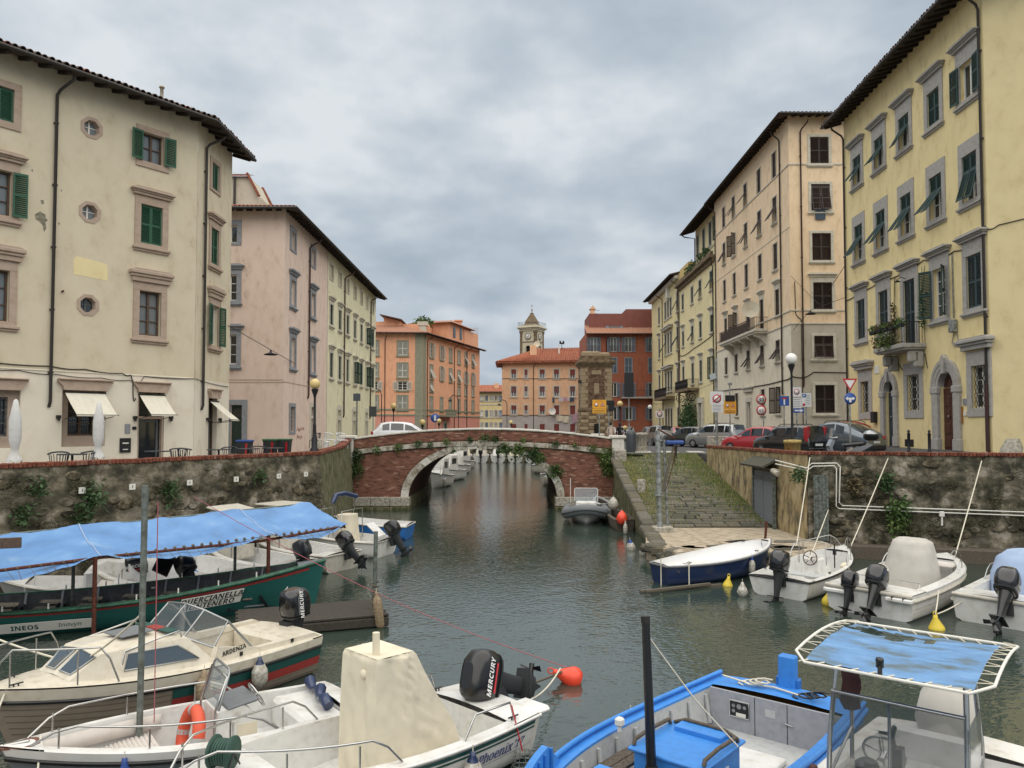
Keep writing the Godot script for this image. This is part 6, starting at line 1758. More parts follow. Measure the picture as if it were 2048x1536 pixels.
func hull(n, o: Dictionary):
	# skin, transom, rubbing strake, gunwale, liner, floor and foredeck as parts of boat n
	var vs = [0.0, 0.12, 0.26, 0.4, 0.52, 0.64, 0.76, 0.88, 1.0]
	var N = 30
	var b := mb()
	for s in [-1, 1]:
		var rows = []
		for i in N + 1: rows.append(vs.map(func(v): return hp(o, float(i) / N, v, s)))
		b.grid(rows)
	if o.get("tw", 0.85) > 0.05:
		for k in 8: b.quad(hp(o, 0, vs[k], -1), hp(o, 0, vs[k], 1), hp(o, 0, vs[k + 1], 1), hp(o, 0, vs[k + 1], -1))
	part(n, "hull", b, o.get("hm", "gel"))
	var rim = o.get("rim", 0.14)
	var t0 = o.get("t0", 0.05); var t1 = o.get("t1", 0.78)
	var fl = o.get("floor", 0.15)
	var inn = func(t, s, dy := 0.0, k := 1.0):
		var p = hp(o, t, 1.0, s)
		p.z = s * max(0.01, (abs(p.z) - rim)) * k
		if k < 1.0:
			# stay inside the skin at floor level
			for q in range(1, 20):
				var c = hp(o, t, q / 20.0, 1)
				if c.y >= fl:
					p.z = s * max(0.005, min(abs(p.z), c.z - 0.05)); break
		p.y += dy
		return p
	var g := mb(); var l := mb()
	for s in [-1, 1]:
		var gr_ = []; var lr = []
		for i in 25:
			var t = lerp(t0, t1, i / 24.0)
			gr_.append([hp(o, t, 1.0, s, 0.01), hp(o, t, 1.0, s, 0.01) + v3(0, 0.025, -s * 0.02), inn.call(t, s, 0.03), inn.call(t, s, -0.03)])
			var q = inn.call(t, s, 0.0); var f = inn.call(t, s, 0.0, o.get("inw", 0.9))
			f.y = fl + o.get("flrise", 0.0) * t * t
			lr.append([q, (q + f) / 2 + v3(0, 0, s * 0.03), f])
		g = mb(); g.grid(gr_, false, true); l.grid(lr)
		part(n, "gunwale", g, o.get("gm", "gel"))
	for t in [t0, t1]:
		var a = inn.call(t, -1); var c = inn.call(t, 1)
		var af = inn.call(t, -1, 0.0, o.get("inw", 0.9)); var cf = inn.call(t, 1, 0.0, o.get("inw", 0.9))
		af.y = fl + o.get("flrise", 0.0) * t * t; cf.y = af.y
		l.quad(a, c, cf, af)
	part(n, "liner", l, o.get("im", "gel_in"))
	var f := mb()
	var fr = []
	for i in 13:
		var t = lerp(t0, t1, i / 12.0)
		var a = inn.call(t, -1, 0.0, o.get("inw", 0.9)); var c = inn.call(t, 1, 0.0, o.get("inw", 0.9))
		a.y = fl + o.get("flrise", 0.0) * t * t; c.y = a.y
		fr.append([a, c])
	f.grid(fr)
	part(n, "cockpit_floor", f, o.get("fm", o.get("im", "gel_in")))
	# decks fore and aft
	for e in [[0.0, t0], [t1, 1.0]]:
		if e[1] - e[0] < 0.01: continue
		var d := mb()
		var rows = []
		for i in 13:
			var t = lerp(e[0], e[1], i / 12.0)
			var row = []
			for k in 9:
				var q = lerp(-1.0, 1.0, k / 8.0)
				var p = hp(o, t, 1.0, 1)
				row.append(v3(p.x, p.y + 0.02 + o.get("camber", 0.05) * (1 - q * q) * min(1.0, p.z / 0.5), p.z * q))
			rows.append(row)
		d.grid(rows)
		part(n, "foredeck" if e[0] > 0.4 else "aft_deck", d, o.get("dm", o.get("gm", "gel")))
	if o.has("rub"):
		for s in [-1, 1]: part(n, "rubbing_strake", mb().tube(range(25).map(func(i): return hp(o, i / 24.0, o.get("rubv", 0.985), s, 0.012)), o.get("rubr", 0.028), 5), o.rub)
		if o.get("tw", 0.85) > 0.05: part(n, "rubbing_strake", mb().bar(hp(o, 0, 0.985, -1) - v3(0.01, 0, 0), hp(o, 0, 0.985, 1) - v3(0.01, 0, 0), o.get("rubr", 0.028), 5), o.rub)

func loft(rows: Array, n := 16, pw := 4.0, wr := 0.0) -> MB:
	# rows: [centre, half x, half z]; rounded-square rings stacked into a body
	var b := mb()
	var rr = []
	for r in rows:
		var ring = []
		for k in n:
			var a = TAU * k / n
			var c = cos(a); var s = sin(a)
			var f = pow(pow(abs(c), pw) + pow(abs(s), pw), -1.0 / pw) * (1.0 + rn.randf_range(-wr, wr))
			ring.append(r[0] + v3(c * f * r[1], 0, -s * f * r[2]))
		rr.append(ring)
	b.grid(rr, true)
	for k in range(1, n - 1):
		b.tri(rr[-1][0], rr[-1][k], rr[-1][k + 1]); b.tri(rr[0][0], rr[0][k + 1], rr[0][k])
	return b

func outboard(boat, p: Vector3, k := 1.0, tilt := 0.0, cm := "black_gloss", words := "", o := {}):
	# clamped to the transom; x forward, tilted about the bracket
	var X = Transform3D(rot(BCK, -tilt).scaled(v3(k, k, k)), p)
	X = X * Transform3D(rot(UP, o.get("turn", 0.0)), O3)
	var le = o.get("len", 1.0)
	var c = part(boat, "outboard_motor", loft([[v3(-0.2, 0.1, 0), 0.17 * le, 0.13], [v3(-0.21, 0.14, 0), 0.22 * le, 0.165], [v3(-0.21, 0.26, 0), 0.25 * le, 0.185], [v3(-0.21, 0.36, 0), 0.25 * le, 0.185], [v3(-0.2, 0.47, 0), 0.235 * le, 0.172], [v3(-0.18, 0.55, 0), 0.19 * le, 0.145], [v3(-0.17, 0.58, 0), 0.12 * le, 0.09]], 22, 3.6), cm, X)
	part(c, "motor_band", loft([[v3(-0.205, 0.115, 0), 0.225 * le, 0.17], [v3(-0.21, 0.15, 0), 0.235 * le, 0.178]], 22, 3.6), o.get("band", "plastic"))
	var l := mb()
	for q in [[0.1, -0.02, 0.15, 0.11], [-0.2, -0.02, 0.1, 0.08], [-0.55, -0.05, 0.1, 0.045]]: pass
	var leg = loft([[v3(-0.23, -0.72, 0), 0.13, 0.03], [v3(-0.2, -0.45, 0), 0.11, 0.04], [v3(-0.19, -0.1, 0), 0.13, 0.08], [v3(-0.19, 0.1, 0), 0.16, 0.12]], 12, 2.4)
	leg.box(v3(-0.24, -0.46, 0), v3(0.38, 0.018, 0.22)); leg.ball(v3(-0.22, -0.62, 0), v3(0.22, 0.06, 0.06), 10, 6); leg.prism([v2(-0.3, -0.65), v2(-0.12, -0.65), v2(-0.26, -0.86)], -0.012, 0.012)
	part(c, "motor_leg", leg, o.get("lm", "plastic"))
	var pr := mb()
	for i in 3: pr.grid([[v3(-0.44, -0.62, 0) + rot(RGT, 120 * i) * v3(0, 0.03, 0), v3(-0.42, -0.62, 0) + rot(RGT, 120 * i) * v3(0, 0.15, 0.05)], [v3(-0.47, -0.62, 0) + rot(RGT, 120 * i) * v3(0, 0.03, 0.06), v3(-0.49, -0.62, 0) + rot(RGT, 120 * i) * v3(0, 0.13, 0.1)]])
	pr.bar(v3(-0.38, -0.62, 0), v3(-0.52, -0.62, 0), 0.035, 8)
	part(c, "propeller", pr, "black")
	part(c, "clamp_bracket", mb().box(v3(-0.0, -0.06, 0), v3(0.14, 0.3, 0.2), rot(BCK, tilt * 0.6)), "plastic")
	if words != "":
		for s in [-1, 1]:
			var B = Basis(v3(s, 0, 0), UP, v3(0, 0, s)) if not o.get("vert", false) else Basis(UP, v3(-s, 0, 0), v3(0, 0, s))
			text_on(c, words, 0.075, "white_mark", Transform3D(B, v3(-0.2, 0.34, s * 0.187)), "Droid Sans", 0.2, 700)
			part(c, "red_flash", mb().box(v3(-0.2, 0.25, s * 0.186), v3(0.36, 0.022, 0.01)) if not o.get("vert", false) else mb().box(v3(-0.14, 0.33, s * 0.184), v3(0.02, 0.3, 0.01)), "red_mark" if not o.get("vert", false) else "rim")
	return c

func rail(boat, pts: Array, foot: Array, r := 0.014, called := "rail", m := "steel"):
	var b := mb()
	b.tube(pts, r, 6)
	for f in foot: b.tube([f[0], f[1]], r * 0.9, 5)
	return part(boat, called, b, m)

func bow_rail(boat, o, t0: float, t1: float, h := 0.35, ins := 0.08, n := 3, m := "steel"):
	for s in [-1, 1]:
		var pts = []; var feet = []
		for i in 13:
			var t = lerp(t0, t1, i / 12.0)
			var p = hp(o, t, 1.0, s, -ins)
			var e = min(1.0, min(i, 12 - i) / 1.5)
			pts.append(p + v3(0, 0.03 + h * e, 0))
		for i in n:
			var t = lerp(t0, t1, (i + 0.7) / n)
			var p = hp(o, min(t, t1 - 0.01), 1.0, s, -ins)
			feet.append([p + v3(0, 0.02, 0), p + v3(0.0, h * 0.98, 0)])
		rail(boat, pts, feet, 0.014, "rail", m)

func screen_(boat, c: Vector3, w: float, h: float, lean := 20.0, m := "clear", fm := "alu"):
	# a framed windscreen facing the bow
	var X = Transform3D(rot(BCK, lean), c)
	var q = part(boat, "windscreen", bx(0, h / 2, 0, 0.012, h, w), m, X)
	part(q, "screen_frame", mb().tube([v3(0, 0, -w / 2), v3(0, h * 0.92, -w / 2), v3(0, h, -w / 2 + 0.06), v3(0, h, w / 2 - 0.06), v3(0, h * 0.92, w / 2), v3(0, 0, w / 2)], 0.016, 6), fm)
	return q

func wheel_(boat, c: Vector3, r := 0.18, m := "steel", lean := 25.0):
	var b := mb()
	b.tube(range(20).map(func(i): return v3(0, cos(TAU * i / 20) * r, sin(TAU * i / 20) * r)), 0.014, 6, false, true)
	for i in 5: b.bar(O3, v3(0, cos(TAU * i / 5) * r, sin(TAU * i / 5) * r), 0.01, 4)
	b.bar(v3(0.1, 0, 0), v3(-0.02, 0, 0), 0.03, 6)
	return part(boat, "steering_wheel", b, m, Transform3D(rot(BCK, -lean), c))

func boat(label, stern: Vector2, bow: Vector2, o: Dictionary, called := "motorboat", cat := "boat"):
	o.L = (bow - stern).length()
	var d = bow - stern
	var n = thing(called, label, cat, at((stern + bow) / 2, 0.0), atan2(d.y, d.x))
	hull(n, o)
	return n

func fender_at(label, p: Vector3, r := 0.11, h := 0.5, m := "fender", cap := "navy", lay := 0.0, group := "fenders on the boats"):
	var t = thing("fender", label, "fender", p, 0, group)
	var X = Transform3D(rot(v3(0.6, 0, 0.8).normalized(), lay), O3)
	part(t, "body", mb().lathe([v2(0.01, -h / 2), v2(r * 0.6, -h / 2 + 0.02), v2(r, -h / 2 + r), v2(r, h / 2 - r), v2(r * 0.6, h / 2 - 0.02), v2(0.02, h / 2)], 14, X), m)
	part(t, "eye", mb().lathe([v2(r * 0.62, h / 2 - 0.03), v2(r * 0.3, h / 2 + 0.05), v2(0.03, h / 2 + 0.1), v2(0.01, h / 2 + 0.1)], 10, X), cap)
	part(t, "lanyard", mb().bar(X * v3(0, h / 2 + 0.08, 0), X * v3(0, h / 2 + 0.08, 0) + v3(0, 0.1, 0), 0.008, 4), "rope")
	return t

func buoy(label, p: Vector3, m, k := 1.0, lean := 0.0):
	var t = thing("mooring_buoy", label, "buoy", p, 0, "mooring buoys")
	var X = Transform3D(rot(BCK, lean).scaled(v3(k, k, k)), O3)
	part(t, "body", mb().lathe([v2(0.01, -0.14), v2(0.12, -0.13), v2(0.17, -0.06), v2(0.17, 0.02), v2(0.15, 0.06), v2(0.05, 0.24), v2(0.045, 0.3), v2(0.01, 0.31)], 16, X), m)
	part(t, "ring", mb().tube(range(10).map(func(i): return X * v3(cos(TAU * i / 10) * 0.04, 0.34 + sin(TAU * i / 10) * 0.05, 0)), 0.012, 5, false, true), m)

func rope(label, pts: Array, sag := 0.1, r := 0.012, m := "rope"):
	var q = []
	for i in pts.size() - 1:
		for k in 10:
			var f = k / 10.0
			q.append(pts[i].lerp(pts[i + 1], f) - v3(0, sag * 4 * f * (1 - f), 0))
	q.append(pts[-1])
	return solo("mooring_line", label, "rope", mb().tube(q, r, 5), m)

func canvas_cover(boat, rows: Array, m := "canvas", n := 22, pw := 3.2):
	var f := FastNoiseLite.new(); f.seed = 5 + rows.size(); f.frequency = 2.2; f.fractal_octaves = 3
	var full = []
	for i in rows.size() - 1:
		for k in 4: full.append([rows[i][0].lerp(rows[i + 1][0], k / 4.0), lerp(float(rows[i][1]), float(rows[i + 1][1]), k / 4.0), lerp(float(rows[i][2]), float(rows[i + 1][2]), k / 4.0)])
	full.append(rows[-1])
	var b := mb()
	var rr = []
	for r in full:
		var ring = []
		for k in n:
			var a = TAU * k / n
			var c = cos(a); var s = sin(a)
			var g = pow(pow(abs(c), pw) + pow(abs(s), pw), -1.0 / pw)
			var p = r[0] + v3(c * g * r[1], 0, -s * g * r[2])
			var w = f.get_noise_3d(p.x * 1.4, p.y * 0.5, p.z * 1.4) * 0.05
			ring.append(p + v3(c, 0, -s) * w)
		rr.append(ring)
	b.grid(rr, true)
	for k in range(1, n - 1): b.tri(rr[-1][0], rr[-1][k], rr[-1][k + 1])
	return part(boat, "canvas_cover", b, m)

func box_cover(boat_, rows: Array, m):
	# a cloth thrown over a console: [height, aft x, fore x, half width], creased along its faces
	var f := FastNoiseLite.new(); f.seed = 44; f.frequency = 1.5; f.fractal_octaves = 4
	var R = []
	for i in rows.size() - 1:
		for k in 5: R.append(range(4).map(func(q): return lerp(float(rows[i][q]), float(rows[i + 1][q]), k / 5.0)))
	R.append(rows[-1])
	var P = func(r, u, w, n: Vector3):
		var p = v3(lerp(float(r[1]), float(r[2]), u), r[0] - 0.03 * sin(PI * u) * sin(PI * w) * float(r == R[-1]), lerp(-float(r[3]), float(r[3]), w))
		var e = min(1.0, 6.0 * min(u if n.z != 0 else w, 1.0 - (u if n.z != 0 else w)))
		return p + n * (abs(f.get_noise_3d(p.x * 2.0, p.y * 0.3 + p.x * 0.5, p.z * 2.0)) * 0.12 - 0.02) * e
	var b := mb()
	for s in [0.0, 1.0]:
		b.grid(R.map(func(r): return range(15).map(func(k): return P.call(r, k / 14.0, s, v3(0, 0, -1 if s == 0.0 else 1)))))
		b.grid(R.map(func(r): return range(13).map(func(k): return P.call(r, s, k / 12.0, v3(-1 if s == 0.0 else 1, 0, 0)))))
	b.grid(range(9).map(func(i): return range(9).map(func(k): return P.call(R[-1], i / 8.0, k / 8.0, O3))))
	return part(boat_, "canvas_cover", b, m)

func cleats(boat, o, list: Array):
	for q in list:
		var p = hp(o, q[0], 1.0, q[1], -0.1)
		part(boat, "cleat", mb().bar(p + v3(-0.09, 0.07, 0), p + v3(0.09, 0.07, 0), 0.012, 5).bar(p + v3(-0.03, 0.02, 0), p + v3(-0.03, 0.07, 0), 0.012, 5).bar(p + v3(0.03, 0.02, 0), p + v3(0.03, 0.07, 0), 0.012, 5), "black")

func near_boats():
	# the white boat with the tall cream cover
	var o = {"B": 1.95, "H": 0.62, "bow": 0.34, "tw": 0.84, "t0": 0.12, "t1": 0.76, "rub": "gel", "rubr": 0.022, "floor": 0.2, "rim": 0.13, "draft": 0.22, "dm": "gel", "inw": 0.94}
	var n = boat("white open motorboat with tall cream console cover and tilted black outboard", v2(-0.2, 11.15), v2(-3.55, 7.75), o)
	stripe(n, o, 0.885, 0.94, 0.02, 0.98, "green_stripe"); stripe(n, o, 0.83, 0.86, 0.02, 0.95, "green_stripe"); stripe(n, o, 0.95, 0.965, 0.0, 0.99, "black"); stripe(n, o, 0.6, 0.606, 0.02, 0.9, "grey_paint"); stripe(n, o, 0.0, 0.36, 0.0, 0.97, "green_stripe", "antifouling")
	box_cover(n, [[0.2, -1.4, 0.0, 0.4], [0.7, -1.22, 0.0, 0.39], [1.1, -0.95, -0.01, 0.385], [1.45, -0.74, -0.02, 0.375], [1.68, -0.62, -0.03, 0.365], [1.73, -0.58, -0.05, 0.345]], "canvas")
	part(n, "cover_pole", mb().bar(v3(-0.2, 1.6, -0.1), v3(-0.2, 1.98, -0.1), 0.045, 8), "canvas"); part(n, "cover_knot", mb().ball(v3(-0.01, 1.52, -0.12), v3(0.04, 0.06, 0.06), 8, 6), "canvas")
	outboard(n, v3(-2.4, 0.62, 0.05), 1.12, 68, "black", "MERCURY", {"turn": 10.0, "len": 1.3})
	bow_rail(n, o, 0.5, 0.97, 0.3, 0.07, 3); rail(n, [hp(o, 0.1, 1, -1, -0.08) + v3(0, 0.02, 0), hp(o, 0.12, 1, -1, -0.08) + v3(0, 0.28, 0), hp(o, 0.26, 1, -1, -0.08) + v3(0, 0.3, 0), hp(o, 0.3, 1, -1, -0.08) + v3(0, 0.02, 0)], []); rail(n, [hp(o, 0.1, 1, 1, -0.08) + v3(0, 0.02, 0), hp(o, 0.12, 1, 1, -0.08) + v3(0, 0.28, 0), hp(o, 0.26, 1, 1, -0.08) + v3(0, 0.3, 0), hp(o, 0.3, 1, 1, -0.08) + v3(0, 0.02, 0)], [])
	for s in [-1, 1]: part(n, "stern_wing", mb().cbox(hp(o, 0.02, 1, s, -0.3) + v3(-0.12, -0.02, 0), v3(0.5, 0.1, 0.5), 0.04), "gel")
	for q in [["Phoenix", 0.185, 0.13], ["'17", 0.085, 0.12]]:
		var p = hp(o, q[1], 0.71, -1, 0.014); var u = (hp(o, q[1], 0.8, -1) - hp(o, q[1], 0.62, -1)).normalized(); var e = (hp(o, q[1] - 0.06, 0.71, -1) - hp(o, q[1] + 0.06, 0.71, -1)).normalized()
		text_on(n, q[0], q[2], "ink_blue", Transform3D(Basis(e, u, e.cross(u)), p), "Droid Serif", 0.25)
	cleats(n, o, [[0.1, 1], [0.1, -1], [0.86, 1]])
	var rl = thing("hose_reel", "green garden hose wound on a dark reel on the white boat's foredeck", "hose reel", n.transform * v3(1.72, 0.96, -0.12), n.rotation.y + 0.6); rl.scale = Vector3.ONE * 0.85
	for s in [-1, 1]: part(rl, "flange", mb().lathe([v2(0.01, 0), v2(0.2, 0.0), v2(0.2, 0.02), v2(0.01, 0.03)], 18, Transform3D(rot(RGT, 90), v3(0, 0.18, s * 0.12))), "hose")
	for k in 6: part(rl, "hose_turn", mb().tube(range(16).map(func(i): return v3(cos(TAU * i / 16) * 0.145, 0.18 + sin(TAU * i / 16) * 0.145, -0.09 + k * 0.036)), 0.019, 5, false, true), "hose")
	part(rl, "stand", mb().tube([v3(-0.16, -0.02, -0.12), v3(0, 0.18, -0.14), v3(0.16, -0.02, -0.12)], 0.012, 5), "black")
	for q in [[0.4, 0.24, 78.0, "long white fender lying along the white boat's side below the stripes"], [0.3, 0.28, 0.0, "round grey fender with navy cap hung beside the boat's painted name"], [0.53, 0.2, 0.0, "grey fender with navy cap nearest the bottom edge on the white boat"]]:
		var p = n.transform * (hp(o, q[0], 0.66, -1, 0.15))
		fender_at(q[3], p, 0.13 if q[2] < 1 else 0.1, 0.34 if q[2] < 1 else 0.5, "fender", "navy" if q[2] < 1 else "fender", q[2])
	var net := mb()
	for i in 8: net.tube(range(12).map(func(k): return v3(cos(TAU * k / 12) * (0.1 + 0.012 * i), -0.06 * i, sin(TAU * k / 12) * 0.07)), 0.004, 3, false, true)
	for k in 10: net.tube([v3(cos(TAU * k / 10) * 0.1, 0, sin(TAU * k / 10) * 0.07), v3(cos(TAU * k / 10) * 0.19, -0.44, sin(TAU * k / 10) * 0.08)], 0.004, 3)
	solo("keep_net", "small wire keep net hanging on a red cord at the boat's quarter", "net", net, "galv", n.transform * (hp(o, 0.09, 0.62, -1, 0.12)))
	rope("red cord holding the keep net at the white boat's stern rail", [n.transform * (hp(o, 0.12, 1.0, -1, -0.05) + v3(0, 0.25, 0)), n.transform * (hp(o, 0.09, 0.62, -1, 0.12))], 0.0, 0.01, "red_mark")
	# open boat with the lifebuoy
	o = {"B": 1.75, "H": 0.55, "bow": 0.3, "tw": 0.86, "t0": 0.06, "t1": 0.9, "rub": "black", "rubr": 0.03, "rubv": 0.86, "floor": 0.12, "rim": 0.11, "draft": 0.2, "inw": 0.9, "full": 2.0, "hm": "rib_grey"}
	n = boat("white open boat with ribbed cushions and a console carrying an orange lifebuoy", v2(-2.45, 11.45), v2(-5.85, 8.9), o)
	stripe(n, o, 0.87, 1.0, 0.0, 0.995, "gel", "topside", 0.008); stripe(n, o, 0.0, 0.38, 0.0, 0.98, "navy", "antifouling", 0.008); stripe(n, o, 0.985, 0.995, 0.3, 0.95, "ink_blue", "pinstripe", -0.1)
	for s in [-1, 1]:
		var cu := mb()
		var rows = []
		for i in 13:
			var t = lerp(0.56, 0.9, i / 12.0)
			var p = hp(o, t, 1.0, s, -0.14)
			rows.append([p + v3(0, -0.02, 0), p + v3(0, 0.0, -s * 0.05), p + v3(0, -0.2, -s * 0.07), p + v3(0, -0.22, 0)])
		cu.grid(rows)
		part(n, "side_cushion", cu, "cushion")
	for k in 24:
		var t = lerp(0.6, 0.885, k / 23.0)
		var p = hp(o, t, 1.0, 1, -0.2)
		part(n, "cushion_rib", mb().cbox(v3(p.x, 0.42, 0), v3(0.05, 0.07, p.z * 1.9), 0.02), "cushion")
	part(n, "bow_pad", mb().prism([v2(0.1, 0.16), v2(0.42, 0.03), v2(0.42, -0.03), v2(0.1, -0.16), v2(0.0, -0.1), v2(0.0, 0.1)], 0, 0.02, Transform3D(Basis(RGT, Vector3.FORWARD, UP), v3(1.72, 0.82, 0))), "teak"); part(n, "bow_cleat", mb().cbox(v3(1.95, 0.86, 0), v3(0.26, 0.03, 0.07), 0.012), "steel")
	var c = part(n, "console", mb().prism([v2(0.25, 0.12), v2(-0.3, 0.12), v2(-0.3, 0.72), v2(-0.12, 0.86), v2(0.18, 0.8)], -0.3, 0.3, move(v3(0.1, 0, 0))), "gel", move(v3(-0.5, 0, 0)))
	part(c, "dashboard", mb().cbox(v3(-0.04, 0.85, 0), v3(0.42, 0.05, 0.62), 0.02, rot(BCK, -8)), "rib_grey"); part(c, "louvre", bx(-0.1, 0.45, -0.302, 0.26, 0.3, 0.01), "canvas")
	screen_(n, v3(-0.22, 0.84, 0), 0.66, 0.52, 16.0); wheel_(n, v3(-0.82, 0.84, 0.0), 0.18, "steel", 30.0)
	part(n, "grab_rail", mb().tube([v3(0.34, 0.2, -0.33), v3(0.32, 0.85, -0.33), v3(0.18, 1.25, -0.33), v3(0.18, 1.25, 0.33), v3(0.32, 0.85, 0.33), v3(0.34, 0.2, 0.33)], 0.016, 6), "steel", move(v3(-0.5, 0, 0)))
	part(n, "stern_bench", mb().cbox(v3(-1.55, 0.35, 0), v3(0.6, 0.4, 1.25), 0.05), "gel"); part(n, "folded_sunshade", canvas_roll(1.1), "navy", Transform3D(rot(UP, 80), v3(-1.75, 0.66, 0.1)))
	outboard(n, v3(-2.3, 0.62, 0.0), 1.0, 8, "black", "", {"band": "red_mark"})
	bow_rail(n, o, 0.3, 0.93, 0.26, 0.06, 3)
	var lb = thing("lifebuoy", "orange ring lifebuoy with grey tape leaning on the boat's console", "lifebuoy", n.transform * v3(0.05, 0.5, -0.05), n.rotation.y)
	part(lb, "ring", mb().tube(range(28).map(func(i): return rot(BCK, 12) * v3(0, cos(TAU * i / 28) * 0.32, sin(TAU * i / 28) * 0.32)), 0.08, 10, false, true), "orange_ring")
	for k in 4: part(lb, "tape_band", mb().tube(range(4).map(func(i): return rot(BCK, 12) * v3(0, cos(TAU * (k / 4.0 + i * 0.012)) * 0.32, sin(TAU * (k / 4.0 + i * 0.012)) * 0.32)), 0.083, 10, false), "tape")
	fender_at("white cylinder fender with blue cap on the lifebuoy boat's side", n.transform * hp(o, 0.74, 0.55, -1, 0.16), 0.1, 0.52, "fender", "bin_blue")
	# cabin cruiser
	o = {"B": 2.1, "H": 0.68, "bow": 0.3, "tw": 0.86, "t0": 0.05, "t1": 0.42, "rub": "black", "rubr": 0.03, "rubv": 0.84, "floor": 0.1, "rim": 0.2, "gm": "gel_cream", "hm": "hull_clinker", "im": "gel_cream", "dm": "gel_cream", "draft": 0.3, "full": 2.5}
	n = boat("cream cabin cruiser with green and red side stripes and a clear windscreen", v2(-4.2, 14.7), v2(-7.1, 10.4), o, "cabin_cruiser")
	stripe(n, o, 0.84, 1.0, 0.0, 0.995, "gel_cream", "topside", 0.008)
	for k in 5: stripe(n, o, 0.42 + k * 0.08, 0.428 + k * 0.08, 0.0, 0.98, "rope_dark", "lap_line", 0.01)
	stripe(n, o, 0.68, 0.825, 0.0, 0.58, "green_stripe", "stripe", 0.016); stripe(n, o, 0.54, 0.675, 0.0, 0.58, "red_stripe", "stripe", 0.016)
	var cab := mb()
	var rows = []
	for q in [[0.42, 0.0, 0.62], [0.5, 0.44, 0.6], [0.68, 0.4, 0.6], [0.74, 0.36, 0.56], [0.82, 0.03, 0.5]]:
		var p = hp(o, q[0], 1.0, 1)
		var z0 = max(0.05, p.z - 0.2)
		var x = p.x
		if q[0] == 0.42: x -= 0.0
		rows.append([v3(x, p.y + 0.02, -z0), v3(x, p.y + 0.02 + q[1], -z0 * (0.82 if q[1] > 0.1 else 1.0)), v3(x, p.y + 0.05 + q[1] * 1.05, 0), v3(x, p.y + 0.02 + q[1], z0 * (0.82 if q[1] > 0.1 else 1.0)), v3(x, p.y + 0.02, z0)])
	cab.grid(rows, false, true)
	var cb = part(n, "cabin", cab, "gel_cream")
	for s in [-1, 1]:
		var i0 = [rows[1], rows[2], rows[3], rows[4]]
		var e = 1 if s < 0 else 3; var f = 0 if s < 0 else 4
		var up = func(a, k): return i0[a][f].lerp(i0[a][e], k)
		var oz = v3(0, 0.012, s * 0.016)
		var w1 := mb(); w1.quad(up.call(0, 0.25).lerp(up.call(1, 0.25), -0.12) + oz, up.call(1, 0.25).lerp(up.call(2, 0.25), 0.2) + oz, up.call(1, 0.8).lerp(up.call(2, 0.8), -0.05) + oz, up.call(0, 0.8).lerp(up.call(1, 0.8), 0.2) + oz)
		var wa = part(cb, "side_window", w1, "cabin_glass")
		var pa = [w1.v[0], w1.v[2], w1.v[1], w1.v[4]]
		part(cb, "window_frame", mb().tube([w1.v[0], w1.v[2], w1.v[1], w1.v[4]], 0.014, 5, false, true), "alu")
		var fw := mb()
		var A = rows[3][2].lerp(rows[3][e], 0.1); var B2 = rows[3][e]; var C2 = rows[4][f].lerp(rows[4][2], 0.3); var D2 = rows[4][2].lerp(rows[4][f], 0.15)
		var k0 = v3(0.016, 0.014, 0)
		fw.quad(A.lerp(D2, 0.12) + k0, B2.lerp(C2, 0.14) + k0, B2.lerp(C2, 0.8).lerp(rows[3][f], 0.0) + k0, A.lerp(D2, 0.85) + k0)
		part(cb, "front_window", fw, "cabin_glass"); part(cb, "window_frame", mb().tube([fw.v[0], fw.v[2], fw.v[1], fw.v[4]], 0.014, 5, false, true), "alu")
	part(cb, "hatch", mb().cbox(v3(0.55, 1.315, 0), v3(0.52, 0.03, 0.5), 0.012), "rib_grey")
	for q in [[-0.32, "green_stripe"], [0.0, "red_stripe"], [0.32, "green_stripe"]]: part(cb, "flag_band", bx(0.1, 1.285, q[0], 0.16, 0.02, 0.31), q[1])
	# raked windscreen over the cabin's back
	var ws := mb()
	var base = [v3(-0.45, 0.95, -0.72), v3(-0.05, 1.17, -0.52), v3(-0.05, 1.22, 0), v3(-0.05, 1.17, 0.52), v3(-0.45, 0.95, 0.72)]
	var topp = [v3(-0.75, 1.3, -0.66), v3(-0.42, 1.52, -0.5), v3(-0.42, 1.56, 0), v3(-0.42, 1.52, 0.5), v3(-0.75, 1.3, 0.66)]
	ws.grid([base, topp], false, true)
	var wsn = part(n, "windscreen", ws, "smoke_glass")
	var fr := mb(); fr.tube(base, 0.02, 5); fr.tube(topp, 0.018, 5)
	for k in 5: fr.bar(base[k], topp[k], 0.015 if k != 2 else 0.012, 5)
	for s in [0, 4]: fr.bar(topp[s], v3(-1.15, 0.78, base[s].z * 1.1), 0.02, 5)
	part(wsn, "screen_frame", fr, "alu")
	for s in [-1, 1]: part(n, "coaming", mb().prism([v2(-0.3, 0.7), v2(-0.42, 0.98), v2(-1.2, 0.8), v2(-2.4, 0.78), v2(-2.6, 0.68)], -0.06, 0.06, move(v3(0, 0, s * 0.82))), "gel_cream")
	part(n, "engine_well", mb().cbox(v3(-2.2, 0.55, 0), v3(0.7, 0.4, 1.45), 0.06), "gel_cream")
	outboard(n, v3(-2.55, 0.72, 0.05), 1.15, 6, "black_gloss", "MERCURY", {"band": "black", "vert": true})
	bow_rail(n, o, 0.72, 0.985, 0.5, 0.05, 2)
	for s in [-1, 1]: rail(n, [v3(1.0, 1.02, s * 0.62), v3(0.95, 1.2, s * 0.6), v3(0.1, 1.32, s * 0.62), v3(0.05, 1.2, s * 0.62)], [], 0.014, "grab_rail")
	var p1 = v3(-0.72, 0.87, -0.885)
	text_on(n, "ARDENZA", 0.075, "ink", Transform3D(Basis(v3(-1, 0.1, 0), v3(0.1, 1, 0), v3(0, 0, -1)), p1), "Droid Sans", 0.0, 700)
